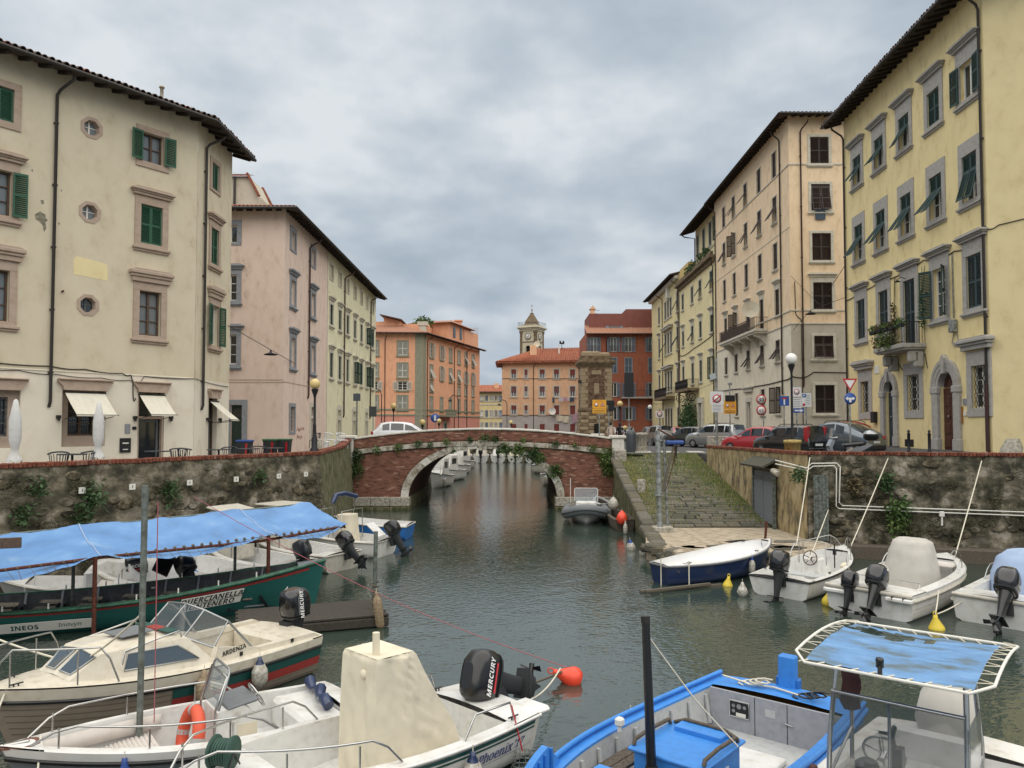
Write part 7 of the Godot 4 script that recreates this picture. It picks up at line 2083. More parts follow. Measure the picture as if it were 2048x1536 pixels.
	for s in [[-0.85, 0.78], [-1.9, 0.76]]: part(n, "port_fitting", bx(s[0], s[1], -0.89, 0.05, 0.06, 0.02), "ink")
	cleats(n, o, [[0.9, 1], [0.93, -1]])
	fender_at("mouldy tan fender hanging amidships on the cabin cruiser", n.transform * hp(o, 0.5, 0.74, -1, 0.15), 0.13, 0.42, "fender_old", "fender_old"); fender_at("navy capped fender under the cabin cruiser's cockpit", n.transform * hp(o, 0.3, 0.74, -1, 0.15), 0.13, 0.4, "fender", "navy")

func canvas_roll(L: float) -> MB:
	var pts = []; var rr = []
	for i in 9:
		pts.append(v3((i / 8.0 - 0.5) * L, 0.04 * sin(i * 2.1), 0.03 * sin(i * 1.3))); rr.append(0.065 + 0.03 * sin(i * 1.9))
	return mb().tube(pts, rr, 8)

func rowing_boat():
	var o = {"B": 2.2, "H": 0.4, "bow": 0.75, "stern": 0.45, "tw": 0.0, "mid": 0.5, "full": 2.2, "t0": 0.05, "t1": 0.93, "rub": "green_rail", "rubr": 0.04, "floor": 0.12, "rim": 0.08, "hm": "green_hull", "gm": "green_rail", "im": "dark_wood", "dm": "grey_paint", "draft": 0.25, "rake": 0.3, "chine": 0.7, "inw": 0.78}
	var n = boat("long dark green racing rowing boat with grey inside moored under the blue tarpaulin", v2(-14.0, 16.05), v2(-4.72, 19.62), o, "rowing_boat")
	stripe(n, o, 0.88, 0.93, 0.3, 0.96, "red_stripe")
	for k in 11:
		var t = 0.1 + k * 0.075
		for s in [-1, 1]:
			var rb := mb()
			rb.tube([hp(o, t, 1, s, -0.1) + v3(0, 0.02, 0), hp(o, t, 0.7, s, -0.14), hp(o, t, 0.45, s, -0.2)], 0.03, 4)
			part(n, "frame_rib", rb, "grey_paint")
	for k in 9:
		var t = 0.13 + k * 0.085
		var p = hp(o, t, 1.0, 1, -0.1)
		var th = part(n, "thwart", mb().cbox(v3(p.x, 0.4, 0), v3(0.22, 0.04, p.z * 1.85), 0.012), "seat_wood")
		for s in [-0.35, 0.35]:
			part(th, "sliding_seat", mb().tube([v3(p.x - 0.2, 0.5, s - 0.12), v3(p.x - 0.2, 0.48, s), v3(p.x - 0.2, 0.5, s + 0.12)], 0.02, 4).grid([[v3(p.x - 0.18, 0.52, s - 0.17), v3(p.x - 0.18, 0.48, s), v3(p.x - 0.18, 0.52, s + 0.17)], [v3(p.x + 0.2, 0.5, s - 0.17), v3(p.x + 0.2, 0.46, s), v3(p.x + 0.2, 0.5, s + 0.17)]]), "seat_wood")
			part(th, "foot_stretcher", mb().box(v3(p.x + 0.38, 0.3, s), v3(0.05, 0.35, 0.3), rot(BCK, 30)), "black")
		for s in [-1, 1]: part(n, "thole_pin", mb().bar(hp(o, t + 0.02, 1, s, -0.04), hp(o, t + 0.02, 1, s, -0.04) + v3(0, 0.14, 0), 0.018, 6), "frame_white")
	for s in [-1, 1]: part(n, "footboard", mb().box(v3(0, 0.2, s * 0.3), v3(7, 0.03, 0.2)), "grey_paint")
	# name boards on the near side
	for q in [[0.735, 0.72, 1.4, 0.36], [0.4, 0.6, 1.9, 0.26]]:
		var e = (hp(o, q[0] + 0.05, q[1], 1) - hp(o, q[0] - 0.05, q[1], 1)).normalized()
		var u = (hp(o, q[0], q[1] + 0.08, 1) - hp(o, q[0], q[1] - 0.08, 1)).normalized()
		var X = Transform3D(Basis(e, u, e.cross(u).normalized()), hp(o, q[0], q[1], 1, 0.025))
		var w = q[2] / 2; var h = q[3] / 2
		var nb = part(n, "name_board", mb().prism([v2(-w, -h), v2(w * 0.92, -h), v2(w, h), v2(-w * 0.96, h)], 0, 0.012), "plaque", X)
		if q[0] > 0.6:
			text_on(nb, "QUERCIANELLA", 0.14, "ink", move(v3(0.0, 0.085, 0.014)), "Droid Sans", 0.2, 600); text_on(nb, "MONTENERO", 0.14, "ink", move(v3(-0.08, -0.095, 0.014)), "Droid Sans", 0.2, 600)
			part(nb, "rule", bx(0, 0, 0.013, q[2] * 0.94, 0.012, 0.004), "ink")
		else:
			text_on(nb, "INEOS", 0.13, "green_stripe", move(v3(-0.4, 0, 0.014)), "Droid Sans", 0.0, 700); text_on(nb, "Inovyn", 0.11, "green_stripe", move(v3(0.45, 0.01, 0.014)), "Droid Sans", 0.2)

func fishing_boat():
	var o = {"B": 2.3, "H": 0.72, "bow": 0.35, "tw": 0.9, "mid": 0.38, "t0": 0.085, "t1": 0.8, "rub": "blue_paint", "rubr": 0.045, "floor": 0.25, "rim": 0.16, "hm": "varnish", "gm": "blue_paint", "im": "pale_grey", "fm": "pale_grey", "dm": "blue_paint", "draft": 0.3, "full": 2.4, "inw": 0.93}
	var n = boat("bright blue wooden fishing boat with grey cockpit and a black mast", v2(3.95, 11.15), v2(0.0, 6.5), o, "fishing_boat")
	stripe(n, o, 0.0, 0.6, 0.0, 0.98, "maroon", "bottom_paint", 0.004); stripe(n, o, 0.82, 1.0, 0.0, 0.99, "blue_paint", "sheer_plank", 0.015)
	# raised toe rail
	for s in [-1, 1]:
		part(n, "toe_rail", mb().tube(range(21).map(func(i): return hp(o, 0.0 + 0.99 * i / 20.0, 1.0, s, -0.01) + v3(0, 0.07, 0)), 0.035, 5), "blue_paint")
		for k in 9: part(n, "rib", mb().bar(hp(o, 0.12 + k * 0.075, 1, s, -0.17) - v3(0, 0.06, 0), v3(hp(o, 0.12 + k * 0.075, 1, s).x, 0.28, hp(o, 0.12 + k * 0.075, 1, s, -0.2).z * 0.95), 0.035, 4), "pale_grey")
		part(n, "side_bench", mb().box(v3(0.6, 0.6, s * 0.8), v3(1.9, 0.035, 0.14)).box(v3(0.6, 0.6, s * 0.65), v3(1.9, 0.035, 0.13)), "old_plank")
	# aft bulkhead with instrument panel and a door
	var xb = -2.36
	var bh = part(n, "bulkhead", bx(xb, 0.5, 0, 0.03, 0.55, 1.72), "bulkhead")
	part(bh, "instrument_panel", bx(xb + 0.025, 0.56, 0.42, 0.02, 0.2, 0.26), "ink"); part(bh, "panel_frame", mb().tube([v3(xb + 0.03, 0.45, 0.28), v3(xb + 0.03, 0.67, 0.28), v3(xb + 0.03, 0.67, 0.56), v3(xb + 0.03, 0.45, 0.56)], 0.014, 4, false, true), "pale_grey")
	for g in [[0.6, 0.42, 0.035], [0.6, 0.34, 0.025], [0.6, 0.5, 0.025], [0.53, 0.5, 0.025]]: part(bh, "gauge", mb().lathe([v2(0.001, 0), v2(g[2], 0)], 10, Transform3D(rot(BCK, -90), v3(xb + 0.037, g[0], g[1]))), "rim")
	part(bh, "card", bx(xb + 0.04, 0.49, 0.39, 0.005, 0.05, 0.14), "plaque")
	for z in [0.2, -0.25]: part(bh, "door_joint", bx(xb + 0.016, 0.5, z, 0.006, 0.54, 0.008), "ink")
	part(bh, "vent", bx(xb + 0.018, 0.6, -0.02, 0.008, 0.1, 0.14), "pale_grey"); part(bh, "latch", mb().bar(v3(xb + 0.03, 0.52, -0.22), v3(xb + 0.03, 0.51, -0.33), 0.012, 5), "alu")
	part(n, "rudder_head", mb().cbox(v3(-3.05, 0.98, -0.0), v3(0.16, 0.5, 0.24), 0.02), "blue_paint"); part(n, "rudder_cheek", mb().cbox(v3(-3.07, 0.82, 0), v3(0.12, 0.2, 0.34), 0.02), "blue_shade")
	# engine box
	var e = part(n, "engine_box", mb().cbox(v3(-0.1, 0.55, 0.05), v3(0.95, 0.6, 0.85), 0.02).cbox(v3(-0.1, 0.865, 0.05), v3(1.05, 0.04, 0.95), 0.012).cbox(v3(-0.45, 0.91, 0.05), v3(0.22, 0.07, 0.6), 0.012), "blue_paint")
	for s in [-0.38, 0.48]: part(e, "handrail", mb().tube([v3(0.35, 0.89, s), v3(0.32, 0.95, s), v3(0.0, 0.97, s), v3(-0.45, 0.95, s), v3(-0.5, 0.89, s)], 0.025, 5), "old_plank")
	part(e, "handrail", mb().tube([v3(-0.56, 0.89, -0.36), v3(-0.55, 0.96, -0.2), v3(-0.55, 0.96, 0.3), v3(-0.56, 0.89, 0.46)], 0.025, 5), "old_plank")
	for q in [[0.38, 0.05, 0], [-0.1, 0.479, 1], [-0.1, -0.379, 1]]:
		var v := mb()
		for k in 6: v.box(v3(q[0], 0.46 + k * 0.04, q[1]), v3(0.02, 0.02, 0.26) if q[2] == 0 else v3(0.26, 0.02, 0.02))
		v.box(v3(q[0] - (0.005 if q[2] == 0 else 0.0), 0.56, q[1]), v3(0.012, 0.28, 0.3) if q[2] == 0 else v3(0.3, 0.28, 0.012))
		part(e, "air_vent", v, "plaque")
	part(n, "floor_hatch", mb().cbox(v3(-1.35, 0.29, -0.1), v3(0.75, 0.07, 0.75), 0.012), "gel"); part(n, "foot_plank", mb().cbox(v3(-0.75, 0.36, -0.62), v3(0.6, 0.05, 0.2), 0.015), "old_plank")
	part(n, "mast", mb().tube([v3(0.55, 0.3, 0.12), v3(0.38, 2.35, 0.3)], [0.06, 0.045], 10), "black"); part(n, "mast_band", mb().tube([v3(0.515, 0.75, 0.158), v3(0.51, 0.8, 0.162)], 0.07, 8), "iron"); part(n, "mast_band", mb().tube([v3(0.385, 2.3, 0.295), v3(0.38, 2.37, 0.302)], 0.055, 8), "iron")
	part(n, "stay", mb().tube([v3(0.4, 2.2, 0.3), v3(-0.1, 1.4, -0.05), v3(-0.35, 0.9, -0.45)], 0.009, 4), "rope")
	part(n, "navigation_lamp", mb().cbox(v3(0.05, 0.97, 0.86), v3(0.1, 0.1, 0.1), 0.02).bar(v3(0.05, 0.86, 0.86), v3(0.05, 0.97, 0.86), 0.03, 6), "plaque")
	# bulwark at the bow
	for s in [-1, 1]:
		var b := mb()
		var rows = []
		for i in 9:
			var t = lerp(0.7, 0.985, i / 8.0)
			var p = hp(o, t, 1, s, -0.02)
			var h = 0.3 * smoothstep(0.0, 0.25, i / 8.0)
			rows.append([p, p + v3(0, h, s * 0.03), p + v3(0, h, -s * 0.05), p + v3(0, 0, -s * 0.05)])
		b.grid(rows, false, true)
		part(n, "bulwark", b, "blue_paint")
		for k in 6: part(n, "bulwark_stay", mb().bar(hp(o, 0.76 + k * 0.035, 1, s, -0.09), hp(o, 0.76 + k * 0.035, 1, s, -0.08) + v3(0, 0.27, 0), 0.025, 4), "blue_shade")
	part(n, "stem_head", mb().cbox(v3(2.93, 1.32, 0), v3(0.16, 0.5, 0.12), 0.03), "blue_paint"); part(n, "fore_hatch", mb().cbox(v3(1.6, 0.98, 0), v3(0.7, 0.1, 0.7), 0.03), "blue_paint")
	for q in [[-2.75, 0.5], [-2.7, -0.3]]:
		part(n, "coiled_rope", mb().tube(range(26).map(func(i): return v3(q[0] + cos(i * 0.9) * 0.1, 0.8 + 0.004 * i, q[1] + sin(i * 0.9) * 0.12 - i * 0.012)), 0.012, 5), "rope" if q[1] > 0 else "black")
	rope("white mooring rope lying across the blue fishing boat's stern deck", [n.transform * v3(-2.75, 0.84, 0.85), n.transform * v3(-2.7, 0.82, 0.4), n.transform * v3(-2.78, 0.82, 0.1), n.transform * v3(-2.68, 0.82, -0.3)], 0.0, 0.014)
	fender_at("stained white fender squeezed between the blue boat and its neighbour", n.transform * hp(o, 0.3, 0.8, 1, 0.16), 0.13, 0.5, "fender", "fender", 60.0)
	part(n, "oar_handle", mb().bar(hp(o, 0.1, 0.9, 1, 0.1), hp(o, 0.34, 0.55, 1, 0.2), 0.04, 6), "varnish")

func canopy_boat():
	var o = {"B": 2.0, "H": 0.75, "bow": 0.3, "tw": 0.88, "t0": 0.1, "t1": 0.72, "rub": "gel", "floor": 0.3, "rim": 0.18, "draft": 0.3}
	var n = boat("white boat with steering console under a torn blue canopy on a steel frame", v2(5.4, 9.5), v2(2.0, 5.3), o, "canopy_boat")
	part(n, "console", mb().prism([v2(0.2, 0.3), v2(-0.45, 0.3), v2(-0.45, 0.95), v2(-0.3, 1.12), v2(0.2, 1.12)], -0.55, 0.55), "gel_old")
	part(n, "console_shelf", mb().cbox(v3(0.21, 0.9, -0.2), v3(0.06, 0.4, 0.6), 0.02), "frame_brown"); part(n, "rod_holder", mb().box(v3(0.3, 1.3, -0.22), v3(0.05, 0.16, 0.4)).box(v3(0.3, 1.2, -0.4), v3(0.04, 0.3, 0.05)).box(v3(0.3, 1.2, -0.04), v3(0.04, 0.3, 0.05)), "black")
	wheel_(n, v3(-0.55, 1.15, 0.3), 0.2, "steel", 20.0); part(n, "throttle", mb().box(v3(-0.2, 1.25, 0.1), v3(0.12, 0.25, 0.12)).tube([v3(-0.2, 1.35, 0.12), v3(-0.12, 1.5, 0.12), v3(-0.22, 1.56, 0.12)], 0.025, 5), "black"); part(n, "cap", mb().ball(v3(-0.1, 1.16, 0.35), v3(0.14, 0.08, 0.12), 8, 5), "black")
	part(n, "motor_cover", loft([[v3(-2.55, 0.6, 0.05), 0.3, 0.26], [v3(-2.52, 1.0, 0.05), 0.42, 0.34], [v3(-2.5, 1.3, 0.05), 0.34, 0.28], [v3(-2.5, 1.48, 0.05), 0.1, 0.08]], 16, 2.6, 0.03), "canvas_grey")
	part(n, "leaning_seat", mb().cbox(v3(-1.1, 0.75, 0), v3(0.35, 0.2, 0.8), 0.06).cbox(v3(-1.28, 1.05, 0), v3(0.1, 0.35, 0.8), 0.05), "gel")
	# frame
	var f := mb()
	for s in [-1, 1]:
		f.tube([v3(0.35, 0.35, s * 0.6), v3(0.3, 1.5, s * 0.58), v3(0.12, 2.25, s * 0.55)], 0.024, 6); f.tube([v3(-0.5, 0.35, s * 0.6), v3(-0.45, 1.5, s * 0.58), v3(-0.3, 2.25, s * 0.55)], 0.024, 6)
		f.bar(v3(0.32, 1.15, s * 0.58), v3(-0.46, 1.4, s * 0.58), 0.016, 5)
	f.bar(v3(0.28, 1.95, -0.56), v3(0.28, 1.95, 0.56), 0.018, 5); f.bar(v3(0.32, 0.8, -0.58), v3(0.32, 0.8, 0.58), 0.02, 5); f.bar(v3(0.3, 0.8, 0.05), v3(0.28, 1.95, 0.05), 0.016, 5)
	part(n, "steel_frame", f, "steel")
	part(n, "spray_screen", bx(0.3, 1.4, 0, 0.01, 1.1, 1.12), "smoke_glass"); part(n, "spray_screen", bx(-0.05, 1.35, -0.585, 0.66, 1.0, 0.01), "smoke_glass")
	var w = 0.82; var x0 = 0.72; var x1 = -1.18
	var Y = func(x): return 2.3 + 0.08 * (1.0 - pow((x + 0.2) / 0.95, 2))
	var ring = []
	for i in 7: ring.append(v3(lerp(x0 - 0.22, x1 + 0.05, i / 6.0), Y.call(lerp(x0 - 0.22, x1 + 0.05, i / 6.0)), -w))
	for i in 3: ring.append(v3(x1, Y.call(x1), lerp(-w + 0.05, w - 0.05, i / 2.0)))
	for i in 7: ring.append(v3(lerp(x1 + 0.05, x0 - 0.22, i / 6.0), Y.call(lerp(x1 + 0.05, x0 - 0.22, i / 6.0)), w))
	for i in 3: ring.append(v3(x0, Y.call(x0), lerp(w - 0.15, -w + 0.15, i / 2.0)))
	part(n, "canopy_rim", mb().tube(ring, 0.014, 7, false, true), "frame_white")
	var c := mb()
	var rows = []
	for i in 21:
		var x = lerp(x0 - 0.1, x1 + 0.14, i / 20.0)
		var row = []
		for k in 17:
			var z = lerp(-w + 0.13, w - 0.13, k / 16.0)
			row.append(v3(x, Y.call(x) - 0.01 - 0.03 * sin(PI * k / 16.0) * (0.6 + 0.4 * sin(i * 1.1)) + 0.006 * sin(k * 2.3 + i), z))
		rows.append(row)
	for i in 20:
		for k in 16:
			# the tear near the after edge
			var u = (k - 10.2) / 4.6; var q = (i - 15.6) / 2.5
			if u * u + q * q < 1.0 + 0.35 * sin(k * 2.1 + i): continue
			c.quad(rows[i][k], rows[i][k + 1], rows[i + 1][k + 1], rows[i + 1][k], 1)
	part(n, "canopy", c, "tarp_old")
	var lc := mb()
	for i in 8:
		var x = lerp(x0 - 0.22, x1 + 0.12, i / 7.0)
		for s in [-1, 1]:
			lc.tube([v3(x, Y.call(x), s * (w - 0.13)), v3(x - 0.07, Y.call(x), s * w)], 0.0045, 4); lc.tube([v3(x - 0.07, Y.call(x), s * w), v3(x - 0.13, Y.call(x), s * (w - 0.13))], 0.0045, 4)
	for k in 10:
		var z = lerp(-w + 0.15, w - 0.15, k / 9.0)
		lc.bar(v3(x0 - 0.11, Y.call(x0), z), v3(x0, Y.call(x0), z + 0.05), 0.007, 4); lc.bar(v3(x1 + 0.14, Y.call(x1), z), v3(x1, Y.call(x1), z + 0.08), 0.007, 4)
	part(n, "lacing", lc, "rope")
	part(n, "top_lamp", mb().lathe([v2(0.02, 2.3), v2(0.02, 2.37), v2(0.035, 2.38), v2(0.032, 2.41), v2(0.036, 2.44), v2(0.03, 2.46), v2(0.01, 2.465)], 10, move(v3(x0 - 0.02, 0.0, 0.02))), "black")
	var fl := mb()
	var fr = []
	for i in 5: fr.append(range(6).map(func(k): return v3(-0.28 + 0.05 * sin(k * 1.3 + i), 2.15 - k * 0.1 - i * 0.015, 0.45 + i * 0.045 + 0.02 * sin(k * 2.0))))
	fl.grid(fr)
	solo("furled_flag", "limp dark red flag hanging under the blue canopy", "flag", fl, "maroon", n.position, n.rotation.y)
	cleats(n, o, [[0.62, 1], [0.5, 1], [0.7, -1]])
	part(n, "gunwale_knob", mb().ball(hp(o, 0.45, 1, 1, -0.08) + v3(0, 0.12, 0), v3(0.05, 0.05, 0.05), 8, 6), "maroon")
	var nb = {"B": 1.9, "H": 0.75, "bow": 0.3, "tw": 0.85, "t0": 0.1, "t1": 0.75}
	var m = boat("corner of a white boat at the bottom right edge of the view", v2(5.35, 7.55), v2(8.2, 4.2), nb)
	rope("grey line between the canopy boat and the white boat at the right edge", [n.transform * v3(-1.9, 0.9, -0.9), v3(5.3, 0.95, -7.5)], 0.08)

func side_boats():
	# right side, sterns towards the viewer
	var o = {"B": 1.75, "H": 0.55, "bow": 0.4, "tw": 0.45, "mid": 0.48, "t0": 0.04, "t1": 0.95, "rub": "rib_grey", "rubr": 0.035, "hm": "navy", "gm": "gel", "im": "chair_white", "floor": 0.36, "flrise": 0.35, "rim": 0.08, "draft": 0.2, "full": 3.0, "rake": 0.25}
	var n = boat("dark blue hulled rowing dinghy with a bright white interior", v2(4.2, 22.2), v2(8.15, 24.45), o, "dinghy")
	part(n, "thwart_cover", mb().cbox(v3(-0.3, 0.42, 0), v3(1.3, 0.04, 1.0), 0.015), "gel"); cleats(n, o, [[0.7, 1], [0.15, 1], [0.85, -1]])
	part(n, "stern_fitting", mb().bar(hp(o, 0.06, 0.8, 1, 0.0), hp(o, 0.06, 0.8, 1, 0.06), 0.03, 6), "steel")
	solo("floating_oars", "dark wet planks floating beside the blue dinghy's stern", "planks", mb().box(v3(0, 0.03, 0), v3(2.6, 0.06, 0.1)).box(v3(-0.2, 0.09, 0.16), v3(2.2, 0.06, 0.09), rot(UP, 6)), "rope_dark", v3(4.7, 0, -21.5), 0.35)
	fender_at("slim white fender with blue cap on the blue dinghy's side", n.transform * hp(o, 0.62, 0.66, 1, 0.12), 0.09, 0.42, "fender", "bin_blue")
	o = {"B": 1.85, "H": 0.5, "bow": 0.4, "tw": 0.9, "t0": 0.07, "t1": 0.86, "rub": "black", "rubr": 0.025, "floor": 0.14, "rim": 0.1, "draft": 0.2}
	n = boat("white open boat with red rimmed steering wheel and black outboard", v2(7.0, 20.4), v2(10.1, 23.5), o)
	outboard(n, v3(-2.15, 0.55, 0.1), 1.15, 14, "black_gloss"); wheel_(n, v3(0.1, 0.75, -0.15), 0.2, "maroon", 10.0)
	part(n, "console", mb().cbox(v3(0.35, 0.45, -0.15), v3(0.4, 0.6, 0.5), 0.05), "gel"); part(n, "seat", mb().cbox(v3(-0.7, 0.42, 0), v3(0.4, 0.06, 1.4), 0.03), "pale_grey")
	rail(n, [v3(0.6, 0.5, -0.7), v3(0.6, 1.15, -0.7), v3(0.6, 1.15, 0.1), v3(0.6, 0.5, 0.1)], []); bow_rail(n, o, 0.55, 0.97, 0.38, 0.06, 2)
	part(n, "bow_mast", mb().bar(v3(0.95, 0.4, 0.2), v3(0.95, 1.1, 0.2), 0.02, 5).box(v3(0.95, 0.85, 0.2), v3(0.08, 0.14, 0.08)), "black"); part(n, "old_fender", mb().ball(v3(0.3, 0.62, 0.75), v3(0.25, 0.09, 0.09), 10, 6), "canvas")
	cleats(n, o, [[0.2, -1], [0.3, 1]])
	o = {"B": 2.15, "H": 0.62, "bow": 0.3, "tw": 0.95, "t0": 0.14, "t1": 0.86, "rub": "gel_old", "rubr": 0.05, "rubv": 0.86, "floor": 0.2, "rim": 0.22, "draft": 0.25, "full": 3.2, "chine": 0.95, "camber": 0.03}
	n = boat("white boat with grey canvas console cover and two black outboards", v2(8.45, 18.45), v2(12.3, 21.9), o)
	for k in 3: stripe(n, o, 0.45 + k * 0.1, 0.47 + k * 0.1, 0.0, 0.97, "gel_old", "moulded_line", 0.02)
	canvas_cover(n, [[v3(0.1, 0.3, 0), 0.75, 0.62], [v3(0.1, 0.8, 0), 0.66, 0.6], [v3(0.12, 1.25, 0), 0.5, 0.52], [v3(0.15, 1.5, 0), 0.36, 0.45], [v3(0.15, 1.58, 0), 0.2, 0.34]], "canvas_grey", 22, 3.0)
	outboard(n, v3(-2.5, 0.5, 0.2), 1.15, 34, "black_gloss", "", {"lm": "black"}); outboard(n, v3(-2.5, 0.45, -0.42), 0.9, 22, "black_gloss")
	part(n, "white_cowl", loft([[v3(-2.5, 0.95, 0.2), 0.27, 0.2], [v3(-2.4, 1.12, 0.2), 0.24, 0.19], [v3(-2.33, 1.2, 0.2), 0.12, 0.1]], 14, 3.0), "gel")
	for s in [-1, 1]: part(n, "swim_step", mb().cbox(v3(-2.4, 0.5, s * 0.74), v3(0.62, 0.1, 0.6), 0.025), "gel")
	for k in 2: part(n, "step_handle", mb().tube([v3(-2.7, 0.5, 0.6 + k * 0.25), v3(-2.7, 0.56, 0.6 + k * 0.25), v3(-2.35, 0.56, 0.6 + k * 0.25), v3(-2.35, 0.5, 0.6 + k * 0.25)], 0.016, 5), "iron")
	rail(n, [hp(o, 0.16, 1, -1, -0.2) + v3(0, 0.02, 0), hp(o, 0.18, 1, -1, -0.2) + v3(0, 0.14, 0), v3(-1.55, 0.78, 0), hp(o, 0.18, 1, 1, -0.2) + v3(0, 0.14, 0), hp(o, 0.16, 1, 1, -0.2) + v3(0, 0.02, 0)], []); bow_rail(n, o, 0.6, 0.95, 0.25, 0.1, 2)
	part(n, "bow_cushion", mb().cbox(v3(1.55, 0.75, 0), v3(0.5, 0.12, 1.1), 0.05), "cushion")
	fender_at("white fender with navy end hanging on the two engined boat's side", n.transform * hp(o, 0.35, 0.75, -1, 0.15), 0.12, 0.42, "fender", "navy", 25.0)
	o = o.duplicate(); o.erase("L")
	n = boat("white boat with a pale blue canvas cover at the right edge", v2(10.95, 17.35), v2(14.7, 20.6), o)
	for k in 3: stripe(n, o, 0.45 + k * 0.1, 0.47 + k * 0.1, 0.0, 0.97, "gel_old", "moulded_line", 0.02)
	canvas_cover(n, [[v3(0.0, 0.4, -0.1), 0.95, 0.85], [v3(0.05, 0.9, -0.1), 0.82, 0.82], [v3(0.1, 1.25, -0.1), 0.62, 0.72], [v3(0.15, 1.42, -0.1), 0.4, 0.5], [v3(0.15, 1.46, -0.1), 0.2, 0.3]], "canvas_blue", 22, 2.6)
	outboard(n, v3(-2.45, 0.55, 0.1), 1.25, 38, "black_gloss", "", {"lm": "black"}); part(n, "stern_seat", mb().cbox(v3(-1.5, 0.6, 0.45), v3(0.35, 0.4, 0.5), 0.08), "gel"); bow_rail(n, o, 0.4, 0.9, 0.3, 0.1, 2)
	for k in 2: part(n, "step_handle", mb().tube([v3(-2.5, 0.62, 0.5 + k * 0.25), v3(-2.5, 0.68, 0.5 + k * 0.25), v3(-2.25, 0.68, 0.5 + k * 0.25), v3(-2.25, 0.62, 0.5 + k * 0.25)], 0.016, 5), "iron")
	# inflatable by the bridge
	n = thing("inflatable_boat", "grey inflatable boat with a clear windscreen lying bow on beside the bridge", "boat", at(v2(3.55, 37.0), 0.0), d2r(-95))
	var tb := mb()
	var pts = []; var rr = []
	for i in 23:
		var a = -PI / 2 + PI * i / 22.0
		pts.append(v3(0.9 + cos(a) * 1.15, 0.45 + 0.3 * cos(a) * cos(a), sin(a) * 0.92)); rr.append(0.25)
	pts.push_front(v3(-2.0, 0.42, -0.92)); rr.push_front(0.2); pts.append(v3(-2.0, 0.42, 0.92)); rr.append(0.2)
	tb.tube(pts, rr, 12)
	part(n, "buoyancy_tube", tb, "rib_grey"); part(n, "tube_strake", mb().tube(pts.map(func(p): return p + (p - v3(0.6, p.y, 0)).normalized() * 0.235), 0.05, 6), "rib_dark")
	var ho = {"L": 4.0, "B": 1.6, "H": 0.3, "bow": 0.35, "tw": 0.9, "t0": 0.02, "t1": 0.98, "hm": "gel", "draft": 0.2, "floor": 0.15, "rim": 0.05}
	hull(n, ho)
	part(n, "console", mb().cbox(v3(0.1, 0.6, 0), v3(0.5, 0.7, 1.0), 0.06), "gel"); screen_(n, v3(0.25, 0.95, 0), 1.1, 0.62, 10.0, "clear", "frame_white")
	part(n, "antenna", mb().bar(v3(-0.5, 0.8, 0.75), v3(-0.5, 2.0, 0.75), 0.02, 5), "frame_white"); part(n, "seat", mb().cbox(v3(-0.8, 0.6, 0), v3(0.5, 0.5, 0.9), 0.06), "maroon")
	o = {"B": 1.0, "H": 0.45, "bow": 0.2, "tw": 0.8, "t0": 0.05, "t1": 0.95, "hm": "old_plank", "gm": "old_plank", "im": "old_plank"}
	boat("old wooden skiff squeezed between the inflatable and the ramp wall", v2(4.9, 33.4), v2(4.75, 36.8), o, "skiff")
	boat("narrow wooden punt tucked under the bridge's right abutment", v2(4.7, 38.6), v2(4.5, 41.3), {"B": 0.8, "H": 0.6, "bow": 0.2, "tw": 0.8, "t0": 0.05, "t1": 0.95, "hm": "old_plank", "gm": "pale_grey", "im": "old_plank"}, "skiff")
	# left side, under and beyond the tarpaulin: sterns to the water
	var W = v2(-0.866, 0.5)
	var ls = [[v2(-9.8, 19.8), v2(-0.93, -0.36), 2.9, "white open boat with cushioned stern under the tarpaulin's left end", "gel", "rail"], [v2(-8.4, 19.75), W, 3.5, "white boat with upright tilted outboard under the middle of the tarpaulin", "gel_old", "cuddy"], [v2(-7.4, 21.1), W, 3.3, "small blue boat in the shadow of the tarpaulin", "blue_shade", ""], [v2(-6.2, 22.4), W, 3.8, "white boat with grey outboard behind the rowing boat's bow", "gel", "hard"], [v2(-5.25, 24.2), W, 4.0, "white boat with big black outboard at the tarpaulin's right end", "gel_old", "hard2"], [v2(-4.35, 27.0), v2(-0.9, 0.3), 4.0, "white boat with cream console cover and folded navy sunshade near the bridge", "gel", "frame"], [v2(-4.1, 31.3), v2(-1, 0.1), 3.2, "small white and blue boat nearest the bridge on the left", "blue_shade", ""]]
	for q in ls:
		o = {"B": 1.8, "H": 0.55, "bow": 0.3, "tw": 0.9, "t0": 0.1, "t1": 0.75, "hm": q[4], "gm": "gel", "im": "gel_in", "rub": "gel_old", "floor": 0.15, "draft": 0.2}
		n = boat(q[3], q[0], q[0] + q[1] * q[2], o)
		var k = ls.find(q)
		if k != 2 and k != 6: outboard(n, v3(-q[2] / 2 - 0.02, 0.55, 0.1), 1.05, [10, 40, 0, 25, 45, 30, 0][k], ["black", "black", "", "grey_motor", "black_gloss", "black"][k], "MERCURY" if k == 0 else "")
		match q[5]:
			"rail":
				rail(n, [v3(-1.3, 0.58, -0.7), v3(-1.3, 0.85, -0.7), v3(-1.3, 0.85, 0.7), v3(-1.3, 0.58, 0.7)], [[v3(-1.3, 0.5, 0), v3(-1.3, 0.85, 0)]]); part(n, "seat", mb().cbox(v3(-0.6, 0.65, 0), v3(0.2, 0.6, 1.0), 0.06), "gel"); part(n, "stern_cushion", mb().cbox(v3(-1.0, 0.5, 0), v3(0.5, 0.15, 1.3), 0.05), "cushion")
			"cuddy":
				part(n, "cuddy", mb().prism([v2(-0.9, 0.5), v2(-0.6, 1.0), v2(0.3, 1.0), v2(1.0, 0.75)], -0.7, 0.7), "gel"); part(n, "mirror_frame", mb().cbox(v3(-1.3, 1.0, -0.2), v3(0.06, 0.55, 0.5), 0.02, rot(RGT, 30)), "black")
